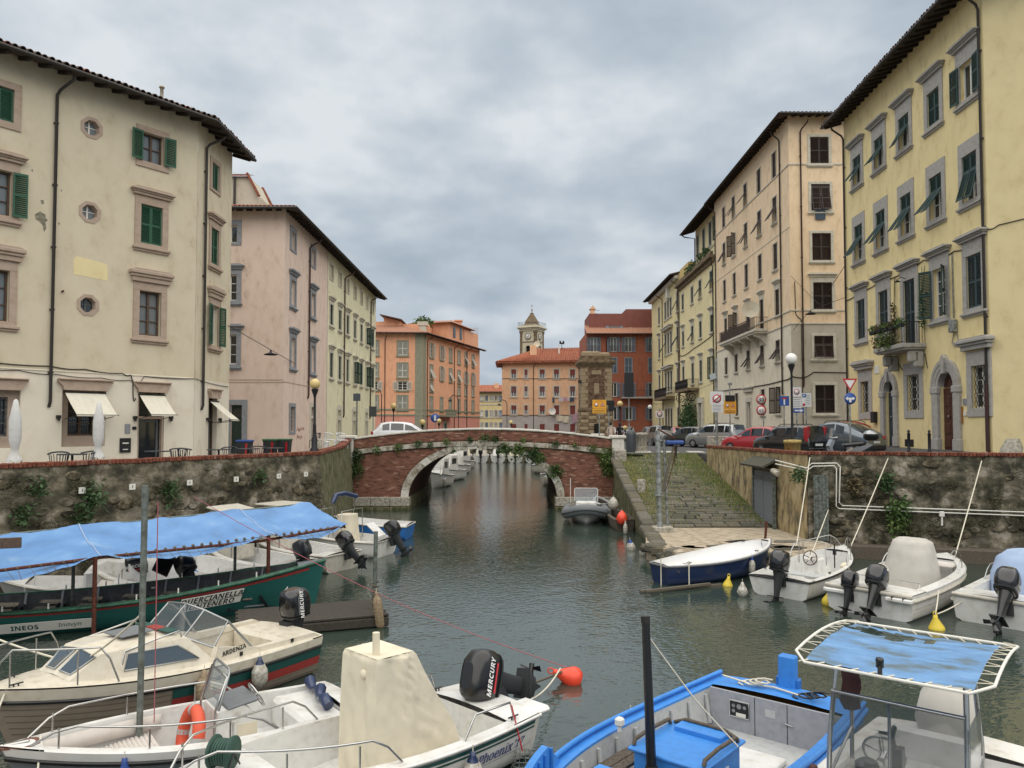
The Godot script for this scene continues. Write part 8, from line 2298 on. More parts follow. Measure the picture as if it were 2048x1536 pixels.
			"hard", "hard2":
				var z = 1.95
				part(n, "hard_top", mb().cbox(v3(0.7, z, 0), v3(1.3, 0.06, 1.2), 0.025, rot(BCK, 8 if q[5] == "hard" else 0)), "gel_old")
				for s in [-1, 1]: part(n, "top_post", mb().bar(v3(1.1, 0.6, s * 0.5), v3(1.0, z, s * 0.5), 0.025, 5).bar(v3(0.3, 0.6, s * 0.5), v3(0.3, z - 0.06, s * 0.5), 0.025, 5), "steel")
				part(n, "screen", bx(1.1, 1.3, 0, 0.02, 1.1, 0.95), "smoke_glass"); part(n, "cabin_front", mb().cbox(v3(0.9, 0.7, 0), v3(0.9, 0.5, 1.1), 0.06), "gel_old")
			"frame":
				canvas_cover(n, [[v3(-0.2, 0.3, 0.3), 0.35, 0.42], [v3(-0.15, 1.0, 0.3), 0.33, 0.4], [v3(-0.15, 1.35, 0.3), 0.3, 0.38]], "canvas"); part(n, "console", mb().cbox(v3(0.5, 0.6, -0.25), v3(0.5, 0.7, 0.7), 0.06), "gel"); wheel_(n, v3(0.18, 0.95, -0.25), 0.18, "black", 15.0); part(n, "seat", mb().cbox(v3(-0.35, 0.6, -0.45), v3(0.12, 0.5, 0.4), 0.06, rot(BCK, 25)), "black")
				var fb := mb()
				for x in [-0.5, 0.6]:
					fb.tube([v3(x, 0.5, -0.75), v3(x, 1.55, -0.7), v3(x, 1.55, 0.7), v3(x, 0.5, 0.75)], 0.018, 5)
				for s in [-0.75, 0.75]: fb.tube([v3(0.0, 0.55, s), v3(-0.2, 1.9, s)], 0.018, 5)
				part(n, "steel_frame", fb, "steel"); part(n, "folded_sunshade", mb().tube([v3(-0.2, 1.85, -0.8), v3(-0.2, 2.1, -0.6), v3(-0.2, 2.12, 0), v3(-0.2, 1.95, 0.8)], 0.09, 7), "navy"); part(n, "aft_plate", mb().cbox(v3(-1.7, 0.95, -0.45), v3(0.7, 0.08, 0.5), 0.04, rot(BCK, 40)), "gel")
	# beyond the bridge
	var fs = [[v2(-5.9, 55.6), v2(-5.2, 59.5), "white cabin boat just behind the arch on the left"], [v2(-6.2, 61.5), v2(-4.6, 66.5), "white launch with wheelhouse behind the arch"], [v2(-6.3, 70), v2(-4.7, 75.5), "white covered boat second from the far row behind the arch"], [v2(-6.3, 79), v2(-4.8, 84), "white boat farthest along the left bank behind the arch"], [v2(3.4, 56.5), v2(3.0, 60.5), "white boat with two fenders behind the arch on the right"], [v2(3.9, 72), v2(2.6, 75), "small dinghy along the right bank behind the arch"]]
	for i in 6:
		var q = fs[i]
		o = {"B": 1.9, "H": 0.8, "bow": 0.4, "tw": 0.85, "t0": 0.1, "t1": 0.6, "hm": "gel" if i < 5 else "gel_old", "rub": "rib_dark", "draft": 0.2}
		# moored stern on, bows to the water nearest the viewer
		n = boat(q[2], q[1], q[0], o)
		if i < 4:
			part(n, "wheelhouse", mb().prism([v2(-0.9, 0.8), v2(-0.8, 2.1), v2(0.5, 2.1), v2(0.9, 1.3), v2(1.3, 1.0)], -0.65, 0.65) if i != 2 else loft([[v3(0, 0.7, 0), 1.5, 0.8], [v3(0, 1.5, 0), 1.1, 0.7], [v3(0, 1.9, 0), 0.6, 0.5]], 14, 3.0), "gel"); part(n, "wheelhouse_window", bx(0, 1.65, 0, 0.9, 0.45, 1.32), "glass") if i != 2 else null
			part(n, "mast", mb().bar(v3(-0.2, 2.0, 0), v3(-0.2, 3.6, 0), 0.03, 5), "frame_white")
		bow_rail(n, o, 0.7, 0.97, 0.4, 0.06, 2)
	for k in 2: fender_at(["left of two white fenders on the boat behind the arch", "right of two white fenders on the boat behind the arch"][k], v3(2.5 + k * 0.35, 0.6, -56.3), 0.15, 0.7, "fender", "navy")
	fender_at("white fender with blue cap on the cabin boat behind the arch", v3(-4.85, 0.5, -55.4), 0.15, 0.7, "fender", "bin_blue")
	for i in 9:
		o = {"B": 2.0, "H": 0.85, "bow": 0.3, "tw": 0.92, "t0": 0.1, "t1": 0.7, "hm": "gel", "draft": 0.2}
		n = boat("white motorboat in the far row, %s from the left behind the arch" % ["first", "second", "third", "fourth", "fifth", "sixth", "seventh", "eighth", "ninth"][i], v2(-8.2 + i * 2.15, 96.0), v2(-8.2 + i * 2.15, 100.5), o, "motorboat", "boat")
		n.set_meta("group", "white boats in the far row")
		outboard(n, v3(-2.3, 0.9, 0), 1.5, 5, "black")
		part(n, "covered_console", loft([[v3(0, 0.6, 0), 0.9, 0.8], [v3(0, 1.5, 0), 0.7, 0.65], [v3(0, 1.8, 0), 0.4, 0.4]], 12, 3.0), ["gel", "canvas", "gel_old"][i % 3])

func tarp_frame():
	var R = v3(-4.45, 1.85, -20.6); var Lf = v3(-11.6, 1.6, -14.0)
	var dirv = (Lf - R)
	var back = v3(-1.45, 0.42, -1.75)
	var fr = thing("tarpaulin_frame", "rusty pipe frame carrying the blue tarpaulin", "frame", v3(-6, 0, -19))
	var O = -fr.position
	var pf = func(f, b): return R + dirv * f + back * b
	part(fr, "front_pipe", mb().tube([pf.call(0, 0), pf.call(0.24, 0) - v3(0, 0.1, 0), pf.call(0.6, 0), pf.call(1, 0)].map(func(p): return p + O), 0.035, 7), "rust")
	part(fr, "back_pipe", mb().tube([pf.call(0, 1), pf.call(0.5, 1), pf.call(1, 1)].map(func(p): return p + O), 0.03, 7), "galv_post")
	for f in [0.0, 0.22, 0.62, 0.98]:
		part(fr, "cross_pipe", mb().bar(pf.call(f, 0) + O - v3(0, 0.03, 0), pf.call(f, 1) + O + v3(0, -0.2, 0), 0.03, 6), "rust")
		if f > 0.1: part(fr, "post", mb().bar(pf.call(f, 0) + O, v3(pf.call(f, 0).x, -1.5, pf.call(f, 0).z) + O, 0.045, 8), "rust")
		part(fr, "post", mb().bar(pf.call(f, 1) + O, v3(pf.call(f, 1).x, -1.5, pf.call(f, 1).z) + O, 0.04, 8), "galv_post")
	# sheet, sagging between the cross pipes and gathered along the front
	var b := mb()
	var rows = []
	var nf = FastNoiseLite.new(); nf.seed = 8; nf.frequency = 0.9; nf.fractal_octaves = 3
	for i in 81:
		var f = lerp(-0.005, 1.0, i / 80.0)
		var row = []
		var bay = [0.0, 0.22, 0.62, 0.98, 1.3]
		var u = 0.0
		for k in 4: if f >= bay[k] and f < bay[k + 1]: u = (f - bay[k]) / (bay[k + 1] - bay[k])
		var sagv = sin(PI * u)
		for k in 17:
			var w = k / 16.0
			var p = pf.call(f, lerp(-0.02 + 0.12 * sagv * -1.0, 1.0, w))
			p.y += -0.16 * sagv * (1.0 - 0.7 * w) - 0.12 * sin(PI * w) * (0.4 + 0.6 * sagv) + 0.05 + nf.get_noise_3d(p.x * 1.6, 0, p.z * 0.9) * 0.06 + 0.012 * sin(f * 130.0 + w * 9.0) * (1.0 - w)
			row.append(p + O)
		rows.append(row)
	b.grid(rows)
	var tp = solo("blue_tarpaulin", "long sagging light blue tarpaulin stretched over the moored boats", "tarpaulin", b, "tarp", fr.position)
	var tn := mb()
	for i in 46:
		var f = 0.01 + i * 0.021
		var p = rows[int(f * 80)][0]
		tn.tube([p, pf.call(f, 0) + O + v3(0, 0.02, 0)], 0.006, 4); tn.ball(pf.call(f, 0) + O, v3(0.042, 0.042, 0.042), 6, 4)
	stuff(part(fr, "lashing", tn, "rope_dark"))
	for q in [0.22, 0.62]: part(tp, "seam", mb().tube(rows[int(q * 80)].map(func(p): return p + v3(0, 0.008, 0)), 0.018, 4), "canvas_blue")
	part(fr, "top_plank", mb().cbox(v3(-11.0, 2.08, -15.9) + O, v3(1.6, 0.22, 0.05), 0.01, rot(UP, 20)), "frame_brown")
	# poles and pontoon
	solo("mooring_pole", "tall grey steel mooring pole in front of the rowing boat", "pole", mb().tube([v3(0, -2, 0), v3(0.03, 3.72, 0)], 0.042, 10).tube([v3(0.028, 3.4, 0), v3(0.03, 3.72, 0)], 0.046, 10), "galv_post", v3(-4.9, 0, -10.25))
	var pn = thing("timber_pontoon", "low weathered timber pontoon between the rowing boat and the cruiser", "pontoon", v3(-4.55, 0, -17.7), 0.35)
	for k in 9: part(pn, "plank", mb().cbox(v3(-0.05 * (k % 2), 0.26, -0.72 + k * 0.18), v3(3.2, 0.05, 0.165), 0.01), "dark_plank")
	part(pn, "beam", mb().cbox(v3(0, 0.12, 0.75), v3(3.2, 0.2, 0.14), 0.02).cbox(v3(0, 0.12, -0.7), v3(3.2, 0.2, 0.14), 0.02), "dark_plank")
	part(pn, "post", mb().tube([v3(1.35, -1.8, 0.2), v3(1.42, 2.05, 0.1)], 0.05, 8), "galv_post")
	part(pn, "rope_bundle", mb().tube(range(30).map(func(i): return v3(1.4 + cos(i * 1.3) * 0.09, 0.25 + i * 0.022, 0.15 + sin(i * 1.3) * 0.09)), 0.02, 5), "rope_dark")
	fender_at("long tan fender tied upright to the pontoon's post", v3(-2.98, 0.35, -17.35), 0.1, 0.75, "fender_old", "fender_old", 8.0)
	# lines
	rope("white rope slung from the grey pole over the rowing boat", [v3(-4.88, 2.05, -10.3), v3(-6.4, 1.0, -11.5), v3(-8.5, 1.45, -12.0)], 0.05, 0.016)
	rope("thin red line stretched from the quay over the tarpaulin to the pontoon", [v3(-7.9, 2.75, -19.2), v3(-3.0, 0.75, -17.4), v3(1.0, 0.25, -13.72)], 0.06, 0.008, "rope_red")
	rope("thin red cord hanging down beside the grey pole", [v3(-4.72, 3.5, -10.3), v3(-4.72, 0.6, -10.3)], 0.0, 0.007, "rope_red")
	rope("dark chafed mooring line from the red buoy to the white boat", [v3(0.9, 0.2, -13.7), v3(-0.3, 0.35, -12.1)], 0.03, 0.022, "rope_dark"); rope("pale mooring line from the red buoy to the white boat's stern wing", [v3(0.85, 0.25, -13.7), v3(0.15, 0.62, -11.0)], 0.12, 0.014)
	buoy("red mooring buoy floating behind the white boat's outboard", v3(1.06, 0.08, -13.72), "buoy_red", 1.15, 72)
	buoy("yellow buoy beside the blue dinghy's fender", v3(6.1, 0.0, -21.95), "buoy_yellow", 0.85, -8); buoy("yellow buoy hanging at the steering wheel boat's quarter", v3(8.0, 0.08, -19.6), "buoy_yellow", 1.0, -10); buoy("dull yellow buoy at the two engined boat's stern corner", v3(9.45, 0.0, -17.3), "buoy_yellow", 1.0, 5)
	fender_at("round white fender at the steering wheel boat's transom corner", v3(6.12, 0.12, -20.6), 0.15, 0.3, "fender", "fender", 0.0)
	for q in [[4.35, 28.3, 0.16, 0.45, "white fender floating off the ramp's canal edge", "bin_blue"], [4.6, 27.2, 0.13, 0.36, "small white fender with blue end beside the ramp corner", "navy"], [4.85, 24.75, 0.15, 0.5, "tan fender floating at the platform's broken corner", "fender"]]: fender_at(q[4], v3(q[0], 0.06, -q[1]), q[2], q[3], "fender", q[5], 70.0 if q[0] > 4.7 else 10.0)
	fender_at("round white fender on the wooden skiff by the ramp wall", v3(4.62, 0.95, -35.2), 0.25, 0.5, "fender", "fender"); fender_at("orange round fender on the wooden skiff by the ramp wall", v3(4.72, 0.55, -33.2), 0.25, 0.5, "buoy_red", "buoy_red"); fender_at("slim white fender below the skiff's bow", v3(4.75, 0.2, -32.4), 0.09, 0.45, "fender", "fender")
	var ln = [[v3(10.55, 3.4, -27.3), v3(8.6, 0.9, -23.4), "long pale mooring line from the quay wall to the blue dinghy"], [v3(11.1, 1.6, -27.1), v3(8.2, 0.8, -21.4), "pale mooring line from the wall foot to the steering wheel boat"], [v3(13.0, 3.4, -26.65), v3(10.2, 0.9, -23.3), "long pale mooring line from the quay wall to the steering wheel boat's bow"], [v3(15.75, 3.35, -25.85), v3(12.3, 0.9, -21.5), "long pale mooring line from the quay wall to the two engined boat's bow"]]
	for q in ln: rope(q[2], [q[0], q[1]], 0.02, 0.018)
	for q in [[v3(4.25, 0.75, -22.1), "rope hanging from the blue dinghy's stern corner"], [v3(5.0, 0.7, -21.9), "rope hanging from the blue dinghy's cleat into the water"]]: rope(q[1], [q[0], v3(q[0].x - 0.02, -0.1, q[0].z + 0.1)], 0.0, 0.018)
	rope("pale line from the two engined boat to its yellow buoy", [v3(9.9, 0.7, -18.0), v3(9.45, 0.3, -17.35), v3(11.0, 0.6, -18.4)], 0.06, 0.016)
	rope("white painter from the cabin cruiser's bow down to the ledge", [v3(-6.85, 1.0, -10.6), v3(-6.7, 0.3, -9.7)], 0.05, 0.014); rope("white painter from the lifebuoy boat's bow to the ledge", [v3(-5.55, 0.86, -9.2), v3(-5.2, 0.45, -8.55)], 0.04, 0.012)

# ------------------------------------------------------------------ street things
func car(label, p: Vector2, y: float, turn: float, m: String, o := {}):
	var L = o.get("L", 3.9); var H = o.get("H", 1.5); var W = o.get("W", 1.68)
	var n = thing("parked_car", label, "car", at(p, y), d2r(turn), "cars in the street")
	# roof line from tail (0) to nose (1); a body section at each station
	var pr = {"hatch": [[0, 0.5], [0.015, 0.62], [0.04, 0.66], [0.13, 0.95], [0.25, 1.0], [0.45, 0.99], [0.57, 0.93], [0.72, 0.67], [0.9, 0.6], [0.97, 0.52], [1.0, 0.4]], "box": [[0, 0.5], [0.01, 0.64], [0.02, 0.7], [0.05, 0.97], [0.2, 1.0], [0.55, 0.98], [0.64, 0.92], [0.76, 0.67], [0.92, 0.6], [0.98, 0.5], [1.0, 0.4]], "coupe": [[0, 0.5], [0.02, 0.66], [0.06, 0.7], [0.24, 0.93], [0.38, 1.0], [0.5, 0.99], [0.6, 0.93], [0.75, 0.67], [0.92, 0.6], [0.98, 0.5], [1.0, 0.4]]}[o.get("kind", "hatch")]
	var S = func(x): 
		for i in pr.size() - 1:
			if x <= pr[i + 1][0]: return lerp(float(pr[i][1]), float(pr[i + 1][1]), (x - pr[i][0]) / (pr[i + 1][0] - pr[i][0])) * H
		return 0.4 * H
	var belt_ = 0.62 * H
	var sec = func(x):
		var t = S.call(x); var e = 1.0 - 0.16 * pow(abs(x - 0.5) * 2, 4)
		var w = W / 2 * e
		var k = clamp((t - belt_) / (H - belt_), 0.0, 1.0)
		var b = min(belt_, t * 0.97)
		var half = [v2(w * 0.9, 0.2), v2(w, 0.34), v2(w, b * 0.75), v2(w * 0.965, b), v2(lerp(w * 0.9, w * 0.79, k), lerp(b + 0.01, t - 0.05, k)), v2(lerp(w * 0.75, w * 0.66, k), t - 0.012), v2(0, t)]
		return half
	var b := mb()
	for s in [-1, 1]:
		var rows = []
		for i in 41:
			var x = i / 40.0
			rows.append(sec.call(x).map(func(q): return v3((x - 0.5) * L, q.y, s * q.x)))
		b.grid(rows)
	for x in [0.0, 1.0]:
		var h = sec.call(x)
		for i in 6: b.quad(v3((x - 0.5) * L, h[i].y, -h[i].x), v3((x - 0.5) * L, h[i].y, h[i].x), v3((x - 0.5) * L, h[i + 1].y, h[i + 1].x), v3((x - 0.5) * L, h[i + 1].y, -h[i + 1].x))
	part(n, "body", b, m)
	var at_ = func(x, f, s, out_ := 0.012):
		var h = sec.call(x)
		var q = h[3].lerp(h[4], f)
		return v3((x - 0.5) * L, q.y + 0.005, s * (q.x + out_))
	var x1 = pr[3][0]; var x2 = pr[7][0]
	for s in [-1, 1]:
		for w in [[x1 + 0.03, x1 + 0.13], [x1 + 0.15, x1 + 0.33], [x1 + 0.35, x2 - 0.05]]:
			var g := mb()
			var rows = []
			for i in 5:
				var x = lerp(float(w[0]), float(w[1]), i / 4.0)
				rows.append([at_.call(x, 0.1, s), at_.call(x, 0.9, s)])
			g.grid(rows)
			part(n, "side_window", g, "car_glass")
	for e in [[pr[2][0] + 0.008, pr[3][0], -1], [x2 - 0.01, pr[6][0] + 0.01, 1]]:
		var g := mb()
		var rows = []
		for i in 5:
			var x = lerp(float(e[0]), float(e[1]), i / 4.0)
			var h = sec.call(x)
			rows.append([-0.92, -0.5, 0.0, 0.5, 0.92].map(func(z): return v3((x - 0.5) * L + e[2] * 0.012, lerp(h[6].y, h[4].y, abs(z) * abs(z) * 0.6) + 0.012, z * h[4].x)))
		g.grid(rows)
		part(n, "rear_window" if e[2] < 0 else "windscreen", g, "car_glass")
	for x in [-0.31, 0.32]:
		for s in [-1, 1]:
			var X = Transform3D(rot(RGT, 90 * s), v3(x * L, 0.31, s * (W / 2 - 0.1)))
			var t = part(n, "wheel", mb().lathe([v2(0.2, -0.1), v2(0.3, -0.1), v2(0.315, 0), v2(0.3, 0.1), v2(0.2, 0.11)], 18, X), "tyre")
			part(t, "rim", mb().lathe([v2(0.001, 0.09), v2(0.08, 0.1), v2(0.21, 0.08)], 10, X), "rim")
	for s in [-1, 1]:
		var tl = o.get("tail", 0.0)
		part(n, "tail_light", mb().cbox(v3(-L / 2 + 0.05 + tl * 0.14, 0.82 + tl * 0.3, s * (W / 2 - 0.2)), v3(0.14 + tl * 0.1, 0.2 + tl * 0.55, 0.22), 0.03), "tail_red")
		part(n, "headlight", mb().cbox(v3(L / 2 - 0.1, 0.72, s * (W / 2 - 0.28)), v3(0.16, 0.14, 0.28), 0.03), "rim")
		part(n, "mirror", mb().cbox(v3(L * 0.2, 0.95, s * (W / 2 + 0.06)), v3(0.1, 0.13, 0.16), 0.03), m)
	part(n, "bumper", mb().cbox(v3(-L / 2 + 0.02, 0.36, 0), v3(0.14, 0.22, W * 0.84), 0.04), "plastic" if o.get("dark", false) else m)
	part(n, "number_plate", bx(-L / 2 - 0.02, 0.62, 0, 0.02, 0.11, 0.5), "sign_white")
	if o.get("spare", false): part(n, "spare_wheel", mb().lathe([v2(0.001, 0.1), v2(0.28, 0.1), v2(0.33, 0), v2(0.28, -0.08)], 16, Transform3D(rot(BCK, 90), v3(-L / 2 - 0.08, 0.8, 0.1))), "black_gloss")
	if o.get("rack", false):
		for s in [-1, 1]: part(n, "roof_rail", mb().tube([v3(-L * 0.3, H - 0.04, s * 0.5), v3(-L * 0.26, H + 0.05, s * 0.5), v3(L * 0.02, H + 0.05, s * 0.5), v3(L * 0.06, H - 0.04, s * 0.5)], 0.02, 5), "plastic")

func lamp_post(label, p: Vector2, y: float, top: float, r := 0.24, m := "lamp_white", base := ""):
	var n = thing("street_lamp", label, "street lamp", at(p, y), 0, "globe street lamps")
	var h = top - y
	part(n, "post", mb().lathe([v2(0.17, 0), v2(0.17, 0.12), v2(0.11, 0.2), v2(0.12, 0.5), v2(0.08, 0.6), v2(0.06, 1.0), v2(0.07, 1.04), v2(0.05, 1.1), v2(0.042, h - 2 * r - 0.35), v2(0.06, h - 2 * r - 0.25), v2(0.13, h - 2 * r - 0.06), v2(0.14, h - 2 * r)], 12), "lamp_iron")
	part(n, "globe", mb().ball(v3(0, h - r, 0), v3(r, r, r), 20, 14), m)
	if base != "": part(n, "base_drum", mb().lathe([v2(0.3, 0), v2(0.3, 0.85), v2(0.33, 0.85), v2(0.33, 0.98), v2(0.01, 1.0)], 16), base)

func post_sign(label, p: Vector2, y: float, top: float, plates: Array, turn := 0.0, r := 0.035, m := "galv"):
	# plates: [kind, height of centre, width, height, sideways offset]
	var n = thing("sign_post", label, "road sign", at(p, y), d2r(turn))
	part(n, "post", mb().bar(O3, v3(0, top - y, 0), r, 8), m)
	for q in plates:
		var w = q[2]; var h = q[3]; var yy = q[1] - y; var ox = q[4] if q.size() > 4 else 0.0
		var X = move(v3(ox, yy, r + 0.02))
		var disc = func(rad, z): return mb().lathe([v2(0.001, z), v2(rad, z), v2(rad, z - 0.012)], 24, Transform3D(rot(RGT, 90), O3))
		match q[0]:
			"yellow":
				var s = part(n, "sign_plate", mb().cbox(v3(0, h * 0.17, 0), v3(w, h * 0.64, 0.02), 0.008).cbox(v3(0, -h * 0.33, 0), v3(w, h * 0.32, 0.02), 0.008), "sign_yellow", X)
				part(s, "ring", disc.call(h * 0.14, 0.02), "sign_red", move(v3(-w * 0.22, h * 0.14, 0))); part(s, "ring", disc.call(h * 0.1, 0.026), "sign_white", move(v3(-w * 0.22, h * 0.14, 0)))
				part(s, "triangle", mb().prism([v2(0, h * 0.29), v2(w * 0.36, h * 0.29), v2(w * 0.18, h * 0.29 + 0.01)], 0.0, 0.001), "sign_red") if false else part(s, "triangle", mb().prism([v2(w * 0.04, h * 0.02), v2(w * 0.4, h * 0.02), v2(w * 0.22, h * 0.3)], 0.01, 0.016), "sign_red"); part(s, "triangle", mb().prism([v2(w * 0.11, h * 0.06), v2(w * 0.33, h * 0.06), v2(w * 0.22, h * 0.23)], 0.01, 0.02), "sign_white"); part(s, "triangle", mb().box(v3(w * 0.22, h * 0.11, 0.02), v3(w * 0.07, h * 0.09, 0.006)), "ink")
				text_on(s, "ATTENZIONE", h * 0.07, "sign_red", move(v3(0, h * 0.41, 0.012)))
				for k in 2: part(s, "print_line", bx(0, -h * (0.28 + 0.11 * k), 0.012, w * 0.8, h * 0.035, 0.003), "frame_brown")
			"disc":
				var s = part(n, "sign_plate", disc.call(w / 2, 0.0), "sign_red", X)
				part(s, "field", disc.call(w * 0.37, 0.006), "sign_white")
				if q[5] == "30": text_on(s, "30", w * 0.42, "ink", move(v3(0, 0, 0.008)), "Droid Sans", 0.0, 700)
				else:
					for k in 2: part(s, "arrow", mb().prism([v2(-0.03, -0.13), v2(0.03, -0.13), v2(0.03, 0.04), v2(0.08, 0.04), v2(0, 0.14), v2(-0.08, 0.04), v2(-0.03, 0.04)], 0.006, 0.012, Transform3D(rot(BCK, 180 * (1 - k)).scaled(v3(w, w, 1)), v3((k - 0.5) * w * 0.28, 0, 0))), "ink" if k == 0 else "sign_red")
			"yield":
				var s = part(n, "sign_plate", mb().prism([v2(-w / 2, h / 2), v2(w / 2, h / 2), v2(0, -h / 2)], -0.01, 0.0), "sign_red", X); part(s, "field", mb().prism([v2(-w * 0.33, h * 0.37), v2(w * 0.33, h * 0.37), v2(0, -h * 0.27)], 0.0, 0.006), "sign_white")
			"turns":
				var s = part(n, "sign_plate", disc.call(w / 2, 0.0), "sign_blue", X)
				for k in [-1, 1]: part(s, "arrow", mb().prism([v2(0.0, -0.32), v2(-0.1, -0.32), v2(-0.1, -0.08), v2(-0.22, -0.08), v2(-0.22, -0.17), v2(-0.42, 0.0), v2(-0.22, 0.17), v2(-0.22, 0.07), v2(0.0, 0.07)].map(func(v): return v2(v.x * k * w, v.y * w)), 0.002, 0.008), "sign_white")
			"deadend":
				var s = part(n, "sign_plate", bx(0, 0, 0, w, h, 0.015), "sign_blue", X); part(s, "bar", bx(0, h * 0.26, 0.01, w * 0.5, h * 0.16, 0.006), "sign_red"); part(s, "stem", bx(0, -h * 0.1, 0.01, w * 0.16, h * 0.6, 0.006), "sign_white")
			"zone":
				var s = part(n, "sign_plate", bx(0, 0, 0, w, h, 0.015), "sign_white", X); part(s, "ring", disc.call(w * 0.33, 0.012), "sign_red", move(v3(0, q[5], 0))); part(s, "ring", disc.call(w * 0.24, 0.018), "sign_white", move(v3(0, q[5], 0)))
				if q[6]: part(s, "slash", mb().box(v3(0, q[5], 0.022), v3(w * 0.8, 0.06, 0.006), rot(BCK, 40)), "sign_red")
			"text":
				var s = part(n, "sign_plate", bx(0, 0, 0, w, h, 0.015), "sign_white", X)
				for k in 5: part(s, "print_line", bx(0, h * (0.36 - k * 0.18), 0.01, w * 0.8, h * 0.05, 0.003), "grey_paint")
			"park":
				var s = part(n, "sign_plate", bx(0, 0, 0, w, h, 0.02), "sign_white", X); part(s, "blue_square", bx(-w * 0.24, h * 0.32, 0.012, w * 0.38, h * 0.26, 0.004), "sign_blue"); text_on(s, "P", h * 0.17, "sign_white", move(v3(-w * 0.24, h * 0.32, 0.016)), "Droid Sans", 0.0, 700); part(s, "ring", disc.call(w * 0.15, 0.014), "sign_red", move(v3(-w * 0.28, -h * 0.35, 0)))
				for k in 6: part(s, "print_line", bx(w * 0.14, h * (0.34 - k * 0.13), 0.012, w * 0.5, h * 0.035, 0.003), "grey_paint")
			"arrow": part(part(n, "sign_plate", bx(0, 0, 0, w, h, 0.02), "sign_blue", X), "arrow", mb().prism([v2(-w * 0.4, -0.04), v2(w * 0.15, -0.04), v2(w * 0.15, -0.1), v2(w * 0.42, 0), v2(w * 0.15, 0.1), v2(w * 0.15, 0.04), v2(-w * 0.4, 0.04)], 0.01, 0.016), "sign_white")
			"dark": part(n, "sign_back", mb().cbox(O3, v3(w, h, 0.08), 0.015), "ink" if q.size() < 6 else q[5], X)
			"solar": part(n, "solar_panel", mb().cbox(O3, v3(w, h, 0.05), 0.01, rot(RGT, -35) * rot(UP, -30)), "glass_pale", X)
			"oneway": 
				var s = part(n, "sign_plate", disc.call(w / 2, 0.0), "sign_blue", X); part(s, "arrow", bx(0, 0, 0.006, w * 0.2, w * 0.6, 0.006), "sign_white")

func chair_(label, p: Vector3, turn: float, m := "chair_dark", group := "cafe chairs"):
	var n = thing("cafe_chair", label, "chair", p, d2r(turn), group)
	part(n, "seat", mb().cbox(v3(0, 0.44, 0), v3(0.46, 0.04, 0.44), 0.015), m)
	var bk := mb()
	bk.tube(range(11).map(func(i): return v3(cos(PI * i / 10) * 0.27, 0.74 + 0.06 * sin(PI * i / 10), -sin(PI * i / 10) * 0.24)), 0.025, 5)
	for i in range(1, 10): bk.bar(v3(cos(PI * i / 10) * 0.27, 0.74, -sin(PI * i / 10) * 0.24), v3(cos(PI * i / 10) * 0.22, 0.45, -sin(PI * i / 10) * 0.2), 0.014, 4)
	part(n, "backrest", bk, m)
	for s in [[-0.2, -0.18], [0.2, -0.18], [-0.22, 0.2], [0.22, 0.2]]: part(n, "leg", mb().bar(v3(s[0], 0.44, s[1]), v3(s[0] * 1.1, 0, s[1] * 1.1), 0.018, 5), m)

func table_(label, p: Vector3, r := 0.38, h := 0.74):
	var n = thing("cafe_table", label, "table", p, 0, "cafe tables")
	part(n, "top", mb().lathe([v2(0.01, h), v2(r, h), v2(r, h - 0.03), v2(0.01, h - 0.03)], 18, Transform3D(), true), "chair_dark"); part(n, "leg", mb().bar(v3(0, 0, 0), v3(0, h - 0.03, 0), 0.035, 8), "chair_dark"); part(n, "foot", mb().lathe([v2(0.24, 0), v2(0.22, 0.03), v2(0.04, 0.05)], 12), "chair_dark")

func parasol_(label, p: Vector3):
	var n = thing("closed_parasol", label, "parasol", p, 0, "closed parasols")
	part(n, "pole", mb().bar(O3, v3(0, 2.25, 0), 0.025, 8), "iron")
	var b := mb()
	var rows = []
	for q in [[2.28, 0.02], [2.24, 0.05], [1.95, 0.1], [1.7, 0.125], [1.2, 0.12], [0.95, 0.09], [0.88, 0.07], [0.7, 0.13], [0.6, 0.15]]:
		rows.append(range(20).map(func(k): return v3(cos(TAU * k / 20) * q[1] * (1.0 + 0.28 * (k % 2) * (1.0 if q[1] > 0.1 else 0.2)), q[0] + (0.05 * sin(k * 1.7) if q[0] < 0.65 else 0.0), sin(TAU * k / 20) * q[1] * (1.0 + 0.28 * (k % 2)))))
	b.grid(rows, true)
	part(n, "canopy", b, "parasol"); part(n, "base", mb().lathe([v2(0.25, 0), v2(0.25, 0.08), v2(0.04, 0.12)], 12), "iron")

